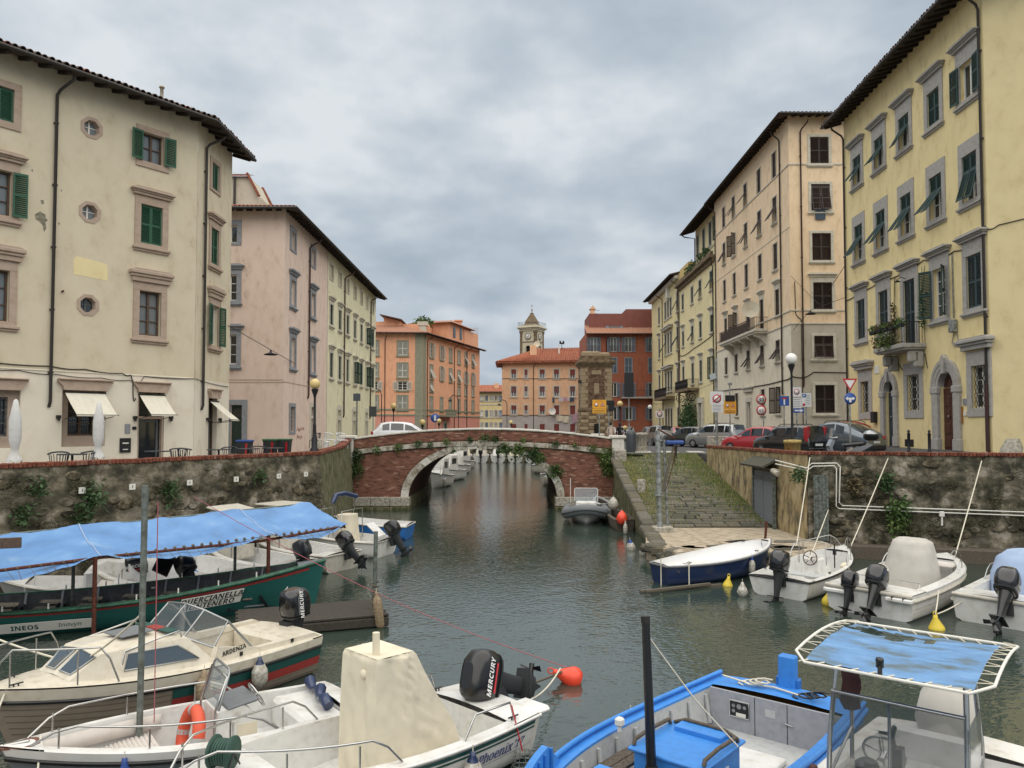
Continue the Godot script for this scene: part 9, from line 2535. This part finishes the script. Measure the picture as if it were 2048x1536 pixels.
func person_(label, p: Vector3, turn: float, hair := "hair", top := "cloth_dark"):
	# one skin over joints with radii: legs, trunk, arms, neck and head
	var n = thing("person", label, "person", p, d2r(turn))
	var bones = [[v3(0.1, 0.05, 0), v3(0.1, 0.48, 0), 0.05, 0.06], [v3(0.1, 0.48, 0), v3(0.09, 0.9, 0), 0.06, 0.085], [v3(0, 0.92, 0), v3(0, 1.15, 0), 0.13, 0.12], [v3(0, 1.15, 0), v3(0, 1.36, 0), 0.13, 0.12], [v3(0.02, 1.38, 0), v3(0.17, 1.38, 0), 0.07, 0.06], [v3(0.19, 1.38, 0), v3(0.24, 1.1, 0), 0.05, 0.04], [v3(0.24, 1.1, 0), v3(0.22, 0.85, 0.1), 0.04, 0.03], [v3(0, 1.4, 0), v3(0, 1.5, 0.01), 0.055, 0.05], [v3(0.1, 0.04, 0), v3(0.11, 0.03, 0.15), 0.045, 0.035], [v3(0, 1.57, 0.01), v3(0, 1.65, 0), 0.085, 0.095]]
	var g = 0.045
	var nx = 16; var ny = 40; var nz = 12
	var val = PackedFloat32Array(); val.resize((nx + 1) * (ny + 1) * (nz + 1))
	var P = func(i, j, k): return v3((i - nx / 2.0) * g, j * g - 0.05, (k - nz / 2.0) * g + 0.03)
	for j in ny + 1:
		for k in nz + 1:
			for i in nx + 1:
				var q = P.call(i, j, k); q.x = abs(q.x)
				var d = 9.0
				for b in bones:
					var e = b[1] - b[0]
					var t = clamp((q - b[0]).dot(e) / e.length_squared(), 0.0, 1.0)
					var s = (q - b[0] - e * t).length() - lerp(float(b[2]), float(b[3]), t)
					var h = clamp(0.5 + 0.5 * (d - s) / 0.05, 0.0, 1.0)
					d = lerp(d, s, h) - 0.05 * h * (1 - h)
				val[(j * (nz + 1) + k) * (nx + 1) + i] = d
	var V = func(i, j, k): return val[(j * (nz + 1) + k) * (nx + 1) + i]
	var cell = {}
	var mb := mb()
	for j in ny:
		for k in nz:
			for i in nx:
				var sum = O3; var c = 0
				for e in [[0, 0, 0, 1, 0, 0], [0, 0, 0, 0, 1, 0], [0, 0, 0, 0, 0, 1], [1, 1, 1, 0, 1, 1], [1, 1, 1, 1, 0, 1], [1, 1, 1, 1, 1, 0], [1, 0, 0, 1, 1, 0], [1, 0, 0, 1, 0, 1], [0, 1, 0, 1, 1, 0], [0, 1, 0, 0, 1, 1], [0, 0, 1, 1, 0, 1], [0, 0, 1, 0, 1, 1]]:
					var a = V.call(i + e[0], j + e[1], k + e[2]); var b = V.call(i + e[3], j + e[4], k + e[5])
					if (a < 0) != (b < 0):
						sum += P.call(i + e[0], j + e[1], k + e[2]).lerp(P.call(i + e[3], j + e[4], k + e[5]), a / (a - b)); c += 1
				if c > 0: cell[Vector3i(i, j, k)] = sum / c
	for q in cell:
		for ax in 3:
			var u = [Vector3i(1, 0, 0), Vector3i(0, 1, 0), Vector3i(0, 0, 1)]
			var d1 = u[(ax + 1) % 3]; var d2 = u[(ax + 2) % 3]
			var b = q + u[ax]
			if (V.call(q.x, q.y, q.z) < 0) == (V.call(b.x, b.y, b.z) < 0): continue
			if cell.has(q - d1) and cell.has(q - d2) and cell.has(q - d1 - d2): mb.quad(cell[q], cell[q - d1], cell[q - d1 - d2], cell[q - d2], 1)
	part(n, "body", mb, top)
	part(n, "face", mb().ball(v3(0, 1.6, 0.035), v3(0.075, 0.1, 0.08), 12, 8).ball(v3(0, 1.59, 0.115), v3(0.014, 0.02, 0.016), 6, 4), "skin"); part(n, "hair", mb().ball(v3(0, 1.65, -0.02), v3(0.102, 0.105, 0.11), 12, 8), hair)

func scooter_():
	var n = thing("motor_scooter", "silver motor scooter with a large top box on the right quay", "scooter", at(v2(12.6, 29.2), 3.02), d2r(176))
	for x in [-0.62, 0.68]:
		var t = part(n, "wheel", mb().tube(range(20).map(func(i): return v3(x + cos(TAU * i / 20) * 0.24, 0.3 + sin(TAU * i / 20) * 0.24, 0)), 0.06, 8, false, true), "tyre"); part(t, "rim", mb().lathe([v2(0.01, -0.03), v2(0.19, -0.02), v2(0.19, 0.02), v2(0.01, 0.03)], 12, Transform3D(rot(RGT, 90), v3(x, 0.3, 0))), "rim")
	part(n, "tail_fairing", mb().prism([v2(-1.0, 0.78), v2(-0.9, 0.84), v2(-0.3, 0.66), v2(0.1, 0.42), v2(0.0, 0.3), v2(-0.35, 0.42)], -0.15, 0.15), "car_silver"); part(n, "seat", mb().cbox(v3(-0.35, 0.8, 0), v3(0.85, 0.14, 0.28), 0.05, rot(BCK, -6)), "black")
	part(n, "front_shield", mb().prism([v2(0.42, 0.3), v2(0.55, 0.35), v2(0.62, 0.75), v2(0.5, 1.0), v2(0.4, 0.95), v2(0.5, 0.7)], -0.2, 0.2), "car_silver"); part(n, "floorboard", mb().cbox(v3(0.2, 0.3, 0), v3(0.55, 0.12, 0.3), 0.04), "black"); part(n, "handlebar", mb().tube([v3(0.38, 1.08, -0.34), v3(0.46, 1.05, -0.1), v3(0.46, 1.05, 0.1), v3(0.38, 1.08, 0.34)], 0.025, 6), "car_white"); part(n, "windshield", bx(0.56, 1.22, 0, 0.01, 0.4, 0.36), "clear", Transform3D(rot(BCK, 12), v3(0.18, -0.08, 0)))
	part(n, "top_box", loft([[v3(-0.98, 0.95, 0), 0.18, 0.2], [v3(-0.98, 1.05, 0), 0.25, 0.26], [v3(-0.98, 1.2, 0), 0.24, 0.25]], 16, 3.5), "black"); part(n, "box_lid", loft([[v3(-0.98, 1.2, 0), 0.25, 0.26], [v3(-0.97, 1.3, 0), 0.19, 0.21], [v3(-0.96, 1.34, 0), 0.1, 0.12]], 16, 3.0), "car_silver"); part(n, "fork", mb().bar(v3(0.68, 0.3, 0.08), v3(0.5, 0.9, 0.05), 0.025, 5).bar(v3(0.68, 0.3, -0.08), v3(0.5, 0.9, -0.05), 0.025, 5), "rim"); part(n, "mirror", mb().cbox(v3(0.4, 1.25, 0.4), v3(0.03, 0.08, 0.14), 0.015).bar(v3(0.4, 1.08, 0.3), v3(0.4, 1.23, 0.36), 0.01, 4), "black")

func street():
	var y = 3.005
	car("white hatchback crossing the crown of the brick bridge", v2(-6.4, 47.0), 3.3, 4, "car_white", {"L": 4.2})
	car("silver grey people carrier seen from behind past the bridge end", v2(11.75, 61.5), y, 92, "car_silver", {"kind": "box", "H": 1.6, "L": 4.2})
	car("red compact car facing the viewer behind the people carrier", v2(14.1, 66), y, -80, "car_red"); car("silver sports utility car with a black spare wheel on its tail", v2(14.3, 54.0), y, 128, "car_silver", {"kind": "box", "H": 1.68, "L": 4.2, "W": 1.78, "spare": true, "dark": true, "rack": true})
	car("dark grey car half hidden beyond the silver utility car", v2(13.2, 57.6), y, 128, "car_dark"); car("bright red hatchback parked left of the black box shaped car", v2(13.75, 43.2), y, 128, "car_red", {"L": 3.8, "H": 1.5}); car("black box shaped small car with tall red tail lights", v2(13.9, 38.6), y, 118, "car_black", {"kind": "box", "L": 3.6, "H": 1.56, "W": 1.6, "tail": 1.0, "rack": true}); car("steel grey crossover parked behind the silver scooter", v2(15.9, 37.9), 3.15, 124, "car_grey", {"kind": "coupe", "L": 4.3, "H": 1.58, "W": 1.8, "dark": true, "rack": true}); car("red car mostly hidden at the corner of the yellow house", v2(18.2, 42.5), 3.3, 185, "car_red", {"kind": "coupe"})
	car("white car farthest left in the distant parked row", v2(9.9, 80), y, 92, "car_white"); car("white estate car in the distant parked row", v2(12.0, 82), y, 92, "car_white", {"kind": "box"}); car("dark blue car in the distant parked row", v2(14.3, 80), y, 92, "car_dark")
	scooter_()
	lamp_post("amber globe lamp standing at the left quay corner", v2(-7.62, 29.7), 3.5, 6.35, 0.2, "lamp_amber"); lamp_post("white globe lamp on a yellow drum above the right quay", v2(10.85, 29.8), 3.0, 7.35, 0.22, "lamp_white", "post_yellow")
	for q in [[787, 62, 6.4, "amber lamp in front of the salmon house's left wall"], [845, 64, 5.1, "amber lamp before the salmon house's corner"], [878, 78, 5.3, "amber lamp right of the salmon house's corner"], [1022, 100, 5.3, "small amber lamp before the peach house"], [1240, 63, 6.6, "amber lamp left of the dark sign panel"], [1250, 78, 4.6, "low amber lamp before the rust red house"], [1300, 85, 6.9, "white lamp before the rust red house"]]:
		lamp_post(q[3], v2((q[0] - 1024) / 1538.0 * q[1], q[1]), y, q[2], 0.24, "lamp_amber" if q[0] != 1300 else "lamp_white")
	for q in [[763, 95, 9.0, "left hook lamp before the salmon house"], [1014, 120, 8.5, "hook lamp before the peach house's left end"], [917, 110, 8.8, "hook lamp before the salmon house's long side"]]:
		var n = thing("hook_lamp", q[3], "street lamp", v3((q[0] - 1024) / 1538.0 * q[1], 2.9, -q[1]), 0, "hook street lamps")
		part(n, "post", mb().tube([v3(0, 0, 0), v3(0, q[2] - 3.5, 0), v3(-0.2, q[2] - 2.9, 0), v3(-0.8, q[2] - 2.7, 0), v3(-1.2, q[2] - 3.1, 0)], 0.06, 6), "lamp_iron"); part(n, "shade", mb().lathe([v2(0.05, 0.3), v2(0.35, 0), v2(0.3, -0.02)], 10, move(v3(-1.2, q[2] - 3.6, 0))), "lamp_iron")
	post_sign("yellow works warning sign at the bridge's right end", v2(5.05, 44.5), 3.1, 5.3, [["yellow", 5.65, 0.8, 0.8]])
	post_sign("tall black sign panel on a grey post before the rust red house", v2(7.15, 47.0), y, 6.6, [["dark", 7.05, 0.56, 1.5]]); post_sign("dark hopper shaped floodlight on a post beside the stone pylon", v2(6.1, 48.5), y, 6.2, [["dark", 6.0, 0.7, 0.3], ["dark", 5.7, 0.36, 0.4, 0.15]])
	post_sign("yellow works warning sign below a dark display on the right street", v2(12.75, 45.0), y, 7.0, [["yellow", 5.62, 0.72, 0.76], ["dark", 6.15, 0.56, 0.36], ["dark", 7.0, 0.24, 0.16, 0.0, "galv"]]); post_sign("zone end sign with red slashed ring on a tall grey post", v2(11.7, 44.0), y, 8.4, [["zone", 6.15, 0.75, 0.72, 0.0, -0.06, true], ["text", 5.55, 0.6, 0.46], ["solar", 7.35, 0.36, 0.42, -0.2]], 0.0, 0.07)
	post_sign("round thirty limit and give way to traffic signs", v2(16.35, 50.0), y, 6.3, [["disc", 6.25, 0.66, 0.66, -0.15, "30"], ["disc", 5.55, 0.66, 0.66, -0.15, "x"]]); post_sign("blue dead end sign left of the globe lamp", v2(14.15, 40.0), y, 6.1, [["deadend", 5.83, 0.5, 0.5]])
	post_sign("white no entry zone board with small text and blue arrow", v2(14.8, 40.0), y, 6.6, [["zone", 6.3, 0.46, 0.5, 0.0, 0.0, false], ["text", 5.72, 0.46, 0.52], ["arrow", 5.33, 0.56, 0.24, 0.1]]); post_sign("white parking rules board right of the globe lamp", v2(15.3, 40.0), y, 6.3, [["park", 5.88, 0.5, 0.7]]); post_sign("give way triangle above a blue two way arrow disc", v2(14.5, 33.0), 3.05, 6.5, [["yield", 6.28, 0.64, 0.56], ["turns", 5.7, 0.5, 0.5]]); post_sign("white twin ring parking sign before the far yellow house", v2(19.2, 100.0), y, 6.8, [["zone", 6.1, 1.1, 0.9, 0.0, 0.0, false]])
	post_sign("pale square sign seen from behind on the left street", v2(-8.75, 42.2 + 1.2), y, 6.4, [["dark", 6.15, 0.4, 0.42, 0.0, "sign_back"]], 0, 0.04, "galv_post"); post_sign("small dark square sign before the salmon house", v2(-10.2, 56.5), y, 5.6, [["dark", 5.6, 0.6, 0.75, 0.0, "sign_back"]], -20); post_sign("blue one way disc before the salmon house's portal", v2(-8.2, 82.0), y, 5.5, [["oneway", 5.4, 0.95, 0.95]])
	for k in 2:
		var n = thing("bollard", ["cast iron bollard left of the pair before the yellow house", "cast iron bollard right of the pair before the yellow house"][k], "bollard", at(v2([17.0, 17.45][k], [33.0, 32.2][k]), 3.25), 0, "bollards before the yellow house"); part(n, "shaft", mb().lathe([v2(0.09, 0), v2(0.09, 0.2), v2(0.06, 0.25), v2(0.06, 0.9), v2(0.08, 0.92), v2(0.04, 0.98), v2(0.06, 1.05), v2(0.01, 1.12)], 10), "lamp_iron")
	solo("grey_litter_bin", "grey rounded litter bin beside the bridge's end pier", "bin", mb().lathe([v2(0.3, 0), v2(0.32, 1.0), v2(0.26, 1.25), v2(0.01, 1.3)], 14), "grey_motor", at(v2(7.05, 45.6), y)); solo("concrete_drum", "pale concrete drum bollard beside the litter bin", "bollard", mb().lathe([v2(0.4, 0), v2(0.4, 0.95), v2(0.43, 0.95), v2(0.43, 1.1), v2(0.01, 1.14)], 16), "concrete", at(v2(7.75, 46.4), y)); solo("planter_block", "low grey concrete block with brick rim beside the red hatchback", "planter", mb().cbox(v3(0, 0.45, 0), v3(1.2, 0.9, 0.9), 0.03), "concrete", at(v2(12.6, 47.0), y)); solo("boulder", "pale rough boulder against the right hand house wall", "boulder", loft([[v3(0, 0, 0), 0.4, 0.35], [v3(0.05, 0.35, 0), 0.36, 0.3], [v3(0.1, 0.7, 0), 0.2, 0.2]], 10, 2.2, 0.12), "stone", at(v2(18.5, 28.6), 3.35))
	# slipway crane
	var n = thing("slipway_crane", "grey steel boat crane with a blue winch at the foot of the ramp", "crane", at(v2(5.66, 29.6), 0.5))
	part(n, "mast", mb().tube([v3(0, 0.1, 0), v3(-0.06, 3.85, 0)], [0.11, 0.1], 12), "galv"); part(n, "back_post", mb().tube([v3(0.36, 0.1, -0.3), v3(0.28, 3.5, -0.5)], 0.06, 10), "galv"); part(n, "foot_block", mb().cbox(v3(0.1, 0.08, 0), v3(0.75, 0.2, 0.6), 0.03), "concrete"); part(n, "collar", mb().bar(v3(-0.02, 1.35, 0), v3(-0.02, 1.5, 0), 0.17, 12), "galv"); part(n, "boom", mb().tube([v3(0.1, 1.4, 0), v3(0.3, 2.2, -0.1), v3(0.62, 3.2, -0.3)], 0.05, 8), "rope_dark"); part(n, "tie_bar", mb().bar(v3(-0.06, 3.9, 0), v3(0.66, 3.55, -0.3), 0.03, 6), "rust"); part(n, "winch", mb().cbox(v3(0.66, 3.38, -0.3), v3(0.7, 0.16, 0.25), 0.05), "bin_blue"); part(n, "cable", mb().tube([v3(0.66, 3.25, -0.25), v3(0.6, 2.7, -0.2), v3(0.35, 1.9, -0.05), v3(0.2, 1.5, 0)], 0.018, 5), "rust"); part(n, "hook", mb().tube(range(9).map(func(i): return v3(0.68 + cos(i * 0.6) * 0.07, 2.75 + sin(i * 0.6) * 0.07, -0.28)), 0.025, 5), "iron"); part(n, "hook_block", mb().bar(v3(0.72, 3.3, -0.28), v3(0.7, 2.85, -0.28), 0.04, 6), "iron")
	solo("marker_stone", "small upright grey stone on the grassy ramp", "stone", mb().cbox(v3(0, 0.3, 0), v3(0.36, 0.75, 0.25), 0.05), "stone", at(v2(5.95, 35.5), 1.4)); solo("iron_stake", "leaning rusty iron stake at the platform's edge", "stake", mb().tube([v3(0, 0, 0), v3(0.08, 0.9, 0)], 0.04, 6), "rust", at(v2(8.25, 25.3), 0.5))
	# store doors and conduits in the right wall
	n = thing("store_door", "grey double leaf metal door in the ochre ramp wall", "door", at(v2(10.28, 31.4), 0.45), d2r(-90))
	for s in [-1, 1]: part(n, "door_leaf", mb().box(v3(s * 0.6, 1.05, 0.04), v3(1.15, 1.7, 0.05)).box(v3(s * 0.6, 2.1, 0.04), v3(1.15, 0.3, 0.03)), "grey_paint")
	part(n, "door_frame", mb().box(v3(-1.25, 1.15, 0.05), v3(0.1, 2.4, 0.12)).box(v3(1.25, 1.15, 0.05), v3(0.1, 2.4, 0.12)).box(v3(0, 2.36, 0.05), v3(2.6, 0.1, 0.12)).box(v3(0, 1.94, 0.06), v3(2.4, 0.08, 0.1)), "galv_post"); part(n, "slate_hood", mb().box(v3(0, 2.62, 0.25), v3(2.9, 0.08, 0.7), rot(RGT, 28)), "slab3"); part(n, "vent_bend", mb().tube([v3(1.7, 2.3, 0), v3(1.7, 2.35, 0.25), v3(1.9, 2.35, 0.3), v3(2.3, 2.25, 0.25)], 0.1, 8), "concrete")
	var F = Transform3D(Basis(v3(6.5, 0, 1.8).normalized(), UP, v3(6.5, 0, 1.8).normalized().cross(UP)), at(v2(10.5, 27.4), 0))
	var cd := mb()
	for k in 8: cd.box(v3(0.2 + k * 0.06, 1.65, 0.2 + 0.02 * (k % 2)), v3(0.062, 2.3, 0.03))
	var sd = solo("corrugated_door", "narrow grey corrugated metal door at the quay corner", "door", cd, "galv_post"); sd.transform = F
	for q in [[[[-1.1, 3.3], [-0.05, 3.03], [0.12, 3.2], [0.94, 3.22], [1.05, 3.1], [1.0, 1.85], [1.1, 1.75], [7.2, 1.68], [14, 1.6]], "upper of two white conduits running along the right quay wall"], [[[-1.1, 3.17], [-0.05, 2.94], [0.17, 3.1], [0.86, 3.13], [0.93, 3.03], [0.9, 1.72], [0.99, 1.64], [7.2, 1.56], [14, 1.48]], "lower of two white conduits running along the right quay wall"]]:
		var c = solo("wall_conduit", q[1], "conduit", mb().tube(q[0].map(func(v): return v3(v[0], v[1], 0.2)), 0.022, 6), "frame_white"); c.transform = F
	var jb = solo("junction_box", "small white junction box on the right wall's conduits", "junction box", mb().cbox(v3(4.2, 1.55, 0.24), v3(0.16, 0.18, 0.1), 0.02).box(v3(4.2, 1.32, 0.24), v3(0.05, 0.3, 0.05)), "frame_white"); jb.transform = F
	# plates on the left wall
	var E = Transform3D(Basis(v3(5.7, 0, -9.8).normalized(), UP, v3(5.7, 0, -9.8).normalized().cross(UP)), at(v2(-13, 19.5), 0))
	for k in 6:
		var c = solo("berth_plate", "white berth number plate on the left quay wall, %s from the left" % ["first", "second", "third", "fourth", "fifth", "sixth"][k], "plate", bx(0, 0, 0, 0.19, 0.17, 0.02), "plaque", O3, 0.0, "berth plates"); c.transform = E * move(v3([2.06, 3.54, 5.47, 7.26, 9.12, 10.42][k], 2.75, 0.2)); part(c, "numeral", bx(0, 0, 0.012, 0.03, 0.08, 0.004), "grey_paint")
	for q in [[2.3, 2.6, 0.5, 420, "large green plant hanging on the left quay wall beside the first berth plate"], [2.0, 2.15, 0.35, 200, "leafy tuft below the large plant on the left quay wall"], [4.8, 2.65, 0.32, 260, "green plant on the left quay wall between the second and third plates"], [8.3, 2.9, 0.22, 120, "small plant high on the left quay wall before the fifth plate"], [0.9, 2.95, 0.25, 120, "small plant at the left end of the left quay wall"], [0.5, 2.3, 0.35, 160, "low plant at the left edge of the quay wall"]]: plant("wall_plant", q[4], "wild plant", E * v3(q[0], q[1], 0.2), v3(q[2], q[2], 0.25), q[3], 0.12, "leaf2", 0.4)
	for q in [[2.5, 2.7, 0.35, 260, "green plant high on the right quay wall", "leaf2"], [2.9, 1.75, 0.45, 420, "large green plant over the conduits on the right quay wall", "leaf0"], [2.85, 1.2, 0.4, 260, "plant below the conduits on the right quay wall", "leaf1"], [-0.3, 2.9, 0.3, 200, "tuft at the corner of the right quay wall", "leaf2"], [1.5, 2.6, 0.35, 220, "brown dead plant on the right quay wall", "ivy_brown"]]: plant("wall_plant", q[4], "wild plant", F * v3(q[0], q[1], 0.22), v3(q[2], q[2], 0.25), q[3], 0.13, q[5], 0.4)
	plant("ledge_weeds", "straggly weeds on the stone ledge below the lifebuoy boat", "weeds", v3(-4.75, 0.5, -7.95), v3(0.35, 0.25, 0.3), 160, 0.09, "ivy_brown")
	# cafe terrace
	var A = func(s, o_): return E * v3(s, 2.96, -o_)
	parasol_("closed white parasol at the far left of the cafe terrace", A.call(0.9, 1.0)); parasol_("closed white parasol between the cafe chairs and the door", A.call(3.35, 1.2))
	var cs = [[2.35, 1.5, 20, "dark slatted chair under the left awning"], [3.1, 1.4, -30, "dark slatted chair beside the middle parasol"], [6.6, 1.9, 200, "dark chair left of the terrace's right hand table"], [6.95, 2.0, 160, "dark chair right of the terrace's right hand table"], [9.8, 1.6, 30, "low dark chair nearest the amber lamp"], [8.6, 1.8, 0, "dark chair in the row by the amber lamp"]]
	for q in cs: chair_(q[3], A.call(q[0], q[1]), q[2])
	for q in [[2.75, 1.5, "round cafe table between the two chairs under the awning"], [5.75, 1.8, "round cafe table right of the glass door"], [8.0, 1.6, "low round table along the terrace wall"], [9.2, 1.5, "low round table before the amber lamp"], [10.3, 1.4, "low round table nearest the quay corner"]]: table_(q[2], A.call(q[0], q[1]) , 0.4)
	for k in 3:
		var w = thing("wheelie_bin", ["blue lidded wheelie bin at the lane's corner", "green lidded wheelie bin left of the pair by the lane", "green lidded wheelie bin right of the pair by the lane"][k], "bin", at(v2([-11.9, -11.6, -11.1][k], [34.3, 37.0, 37.6][k]), 2.96), 0, "wheelie bins"); part(w, "body", mb().lathe([v2(0.32, 0), v2(0.4, 0.85)], 4, Transform3D(rot(UP, 45), O3), true), "plastic"); part(w, "lid", mb().cbox(v3(0, 0.9, 0), v3(0.64, 0.1, 0.62), 0.03), ["bin_blue", "bin_green", "bin_green"][k]); part(w, "reflector", bx(0.16, 0.5, 0.27, 0.1, 0.6, 0.02), "tail_red")
	solo("stone_post", "white round stone post at the lane's mouth", "bollard", mb().lathe([v2(0.2, 0), v2(0.2, 0.85), v2(0.17, 0.93), v2(0.01, 0.95)], 14), "concrete", at(v2(-9.7, 38.5), 2.96))
	for k in 6:
		var q = [[-9.1, 40.2], [-8.75, 39.5], [-9.4, 39.5], [-9.7, 40.8], [-8.9, 41.0], [-10.2, 40.0]][k]
		chair_("white %s among the stacked chairs by the bridge" % ["chair nearest the pier", "chair in front", "chair on the left", "chair behind left", "chair at the back", "leftmost chair"][k], at(v2(q[0], q[1]), 2.96 + (0.4 if k % 2 else 0.0)), k * 50, "chair_white" if k < 4 else "chair_dark", "stacked terrace chairs")
	person_("dark haired person walking behind the bridge parapet near its right end", at(v2(6.1, 47.5), 3.02), 160, "hair", "cloth_pale"); person_("person in dark clothes beside the bridge's right pier", at(v2(6.75, 48.2), 3.02), 200, "cloth_dark", "cloth_dark")
	# overhead wires
	for q in [[[v3(-13.2, 9.2, -35.6), v3(-12.9, 8.6, -41), v3(-13.2, 8.3, -47)], "thin wire with a hanging lamp across the left lane"], [[v3(19.9, 14.4, -45.0), v3(20.5, 12.6, -51), v3(20.6, 15.6, -56.4)], "slack black cable between the yellow and apricot houses"], [[v3(19.9, 12.2, -45.0), v3(20.3, 12.4, -52), v3(20.7, 11.6, -56.4)], "straight wire carrying a street lamp between the yellow and apricot houses"], [[v3(9.0, 6.6, -70), v3(15, 6.7, -75), v3(20.8, 9.0, -79)], "festoon wire from the stone pylon to the yellow terrace house"]]:
		var w = solo("overhead_wire", q[1], "wire", mb().tube(q[0], 0.018, 4), "iron")
		if q[1].contains("lamp"): part(w, "hanging_lamp", mb().lathe([v2(0.03, 0.25), v2(0.08, 0.1), v2(0.38, 0), v2(0.34, -0.03)], 12, move(q[0][1] - v3(0, 0.25, 0))), "lamp_iron")

func _ready():
	rn.seed = 20240917
	set_view()
	make_materials()
	water_and_ground()
	quays()
	bridge()
	cream_house()
	attic_block()
	pink_house()
	yellow_row_house()
	salmon_house()
	far_yellow_house()
	peach_house()
	clock_tower()
	rust_house()
	stone_pylon()
	apricot_house()
	terrace_house()
	ochre_row_house()
	palazzo()
	rowing_boat()
	side_boats()
	tarp_frame()
	near_boats()
	fishing_boat()
	canopy_boat()
	street()
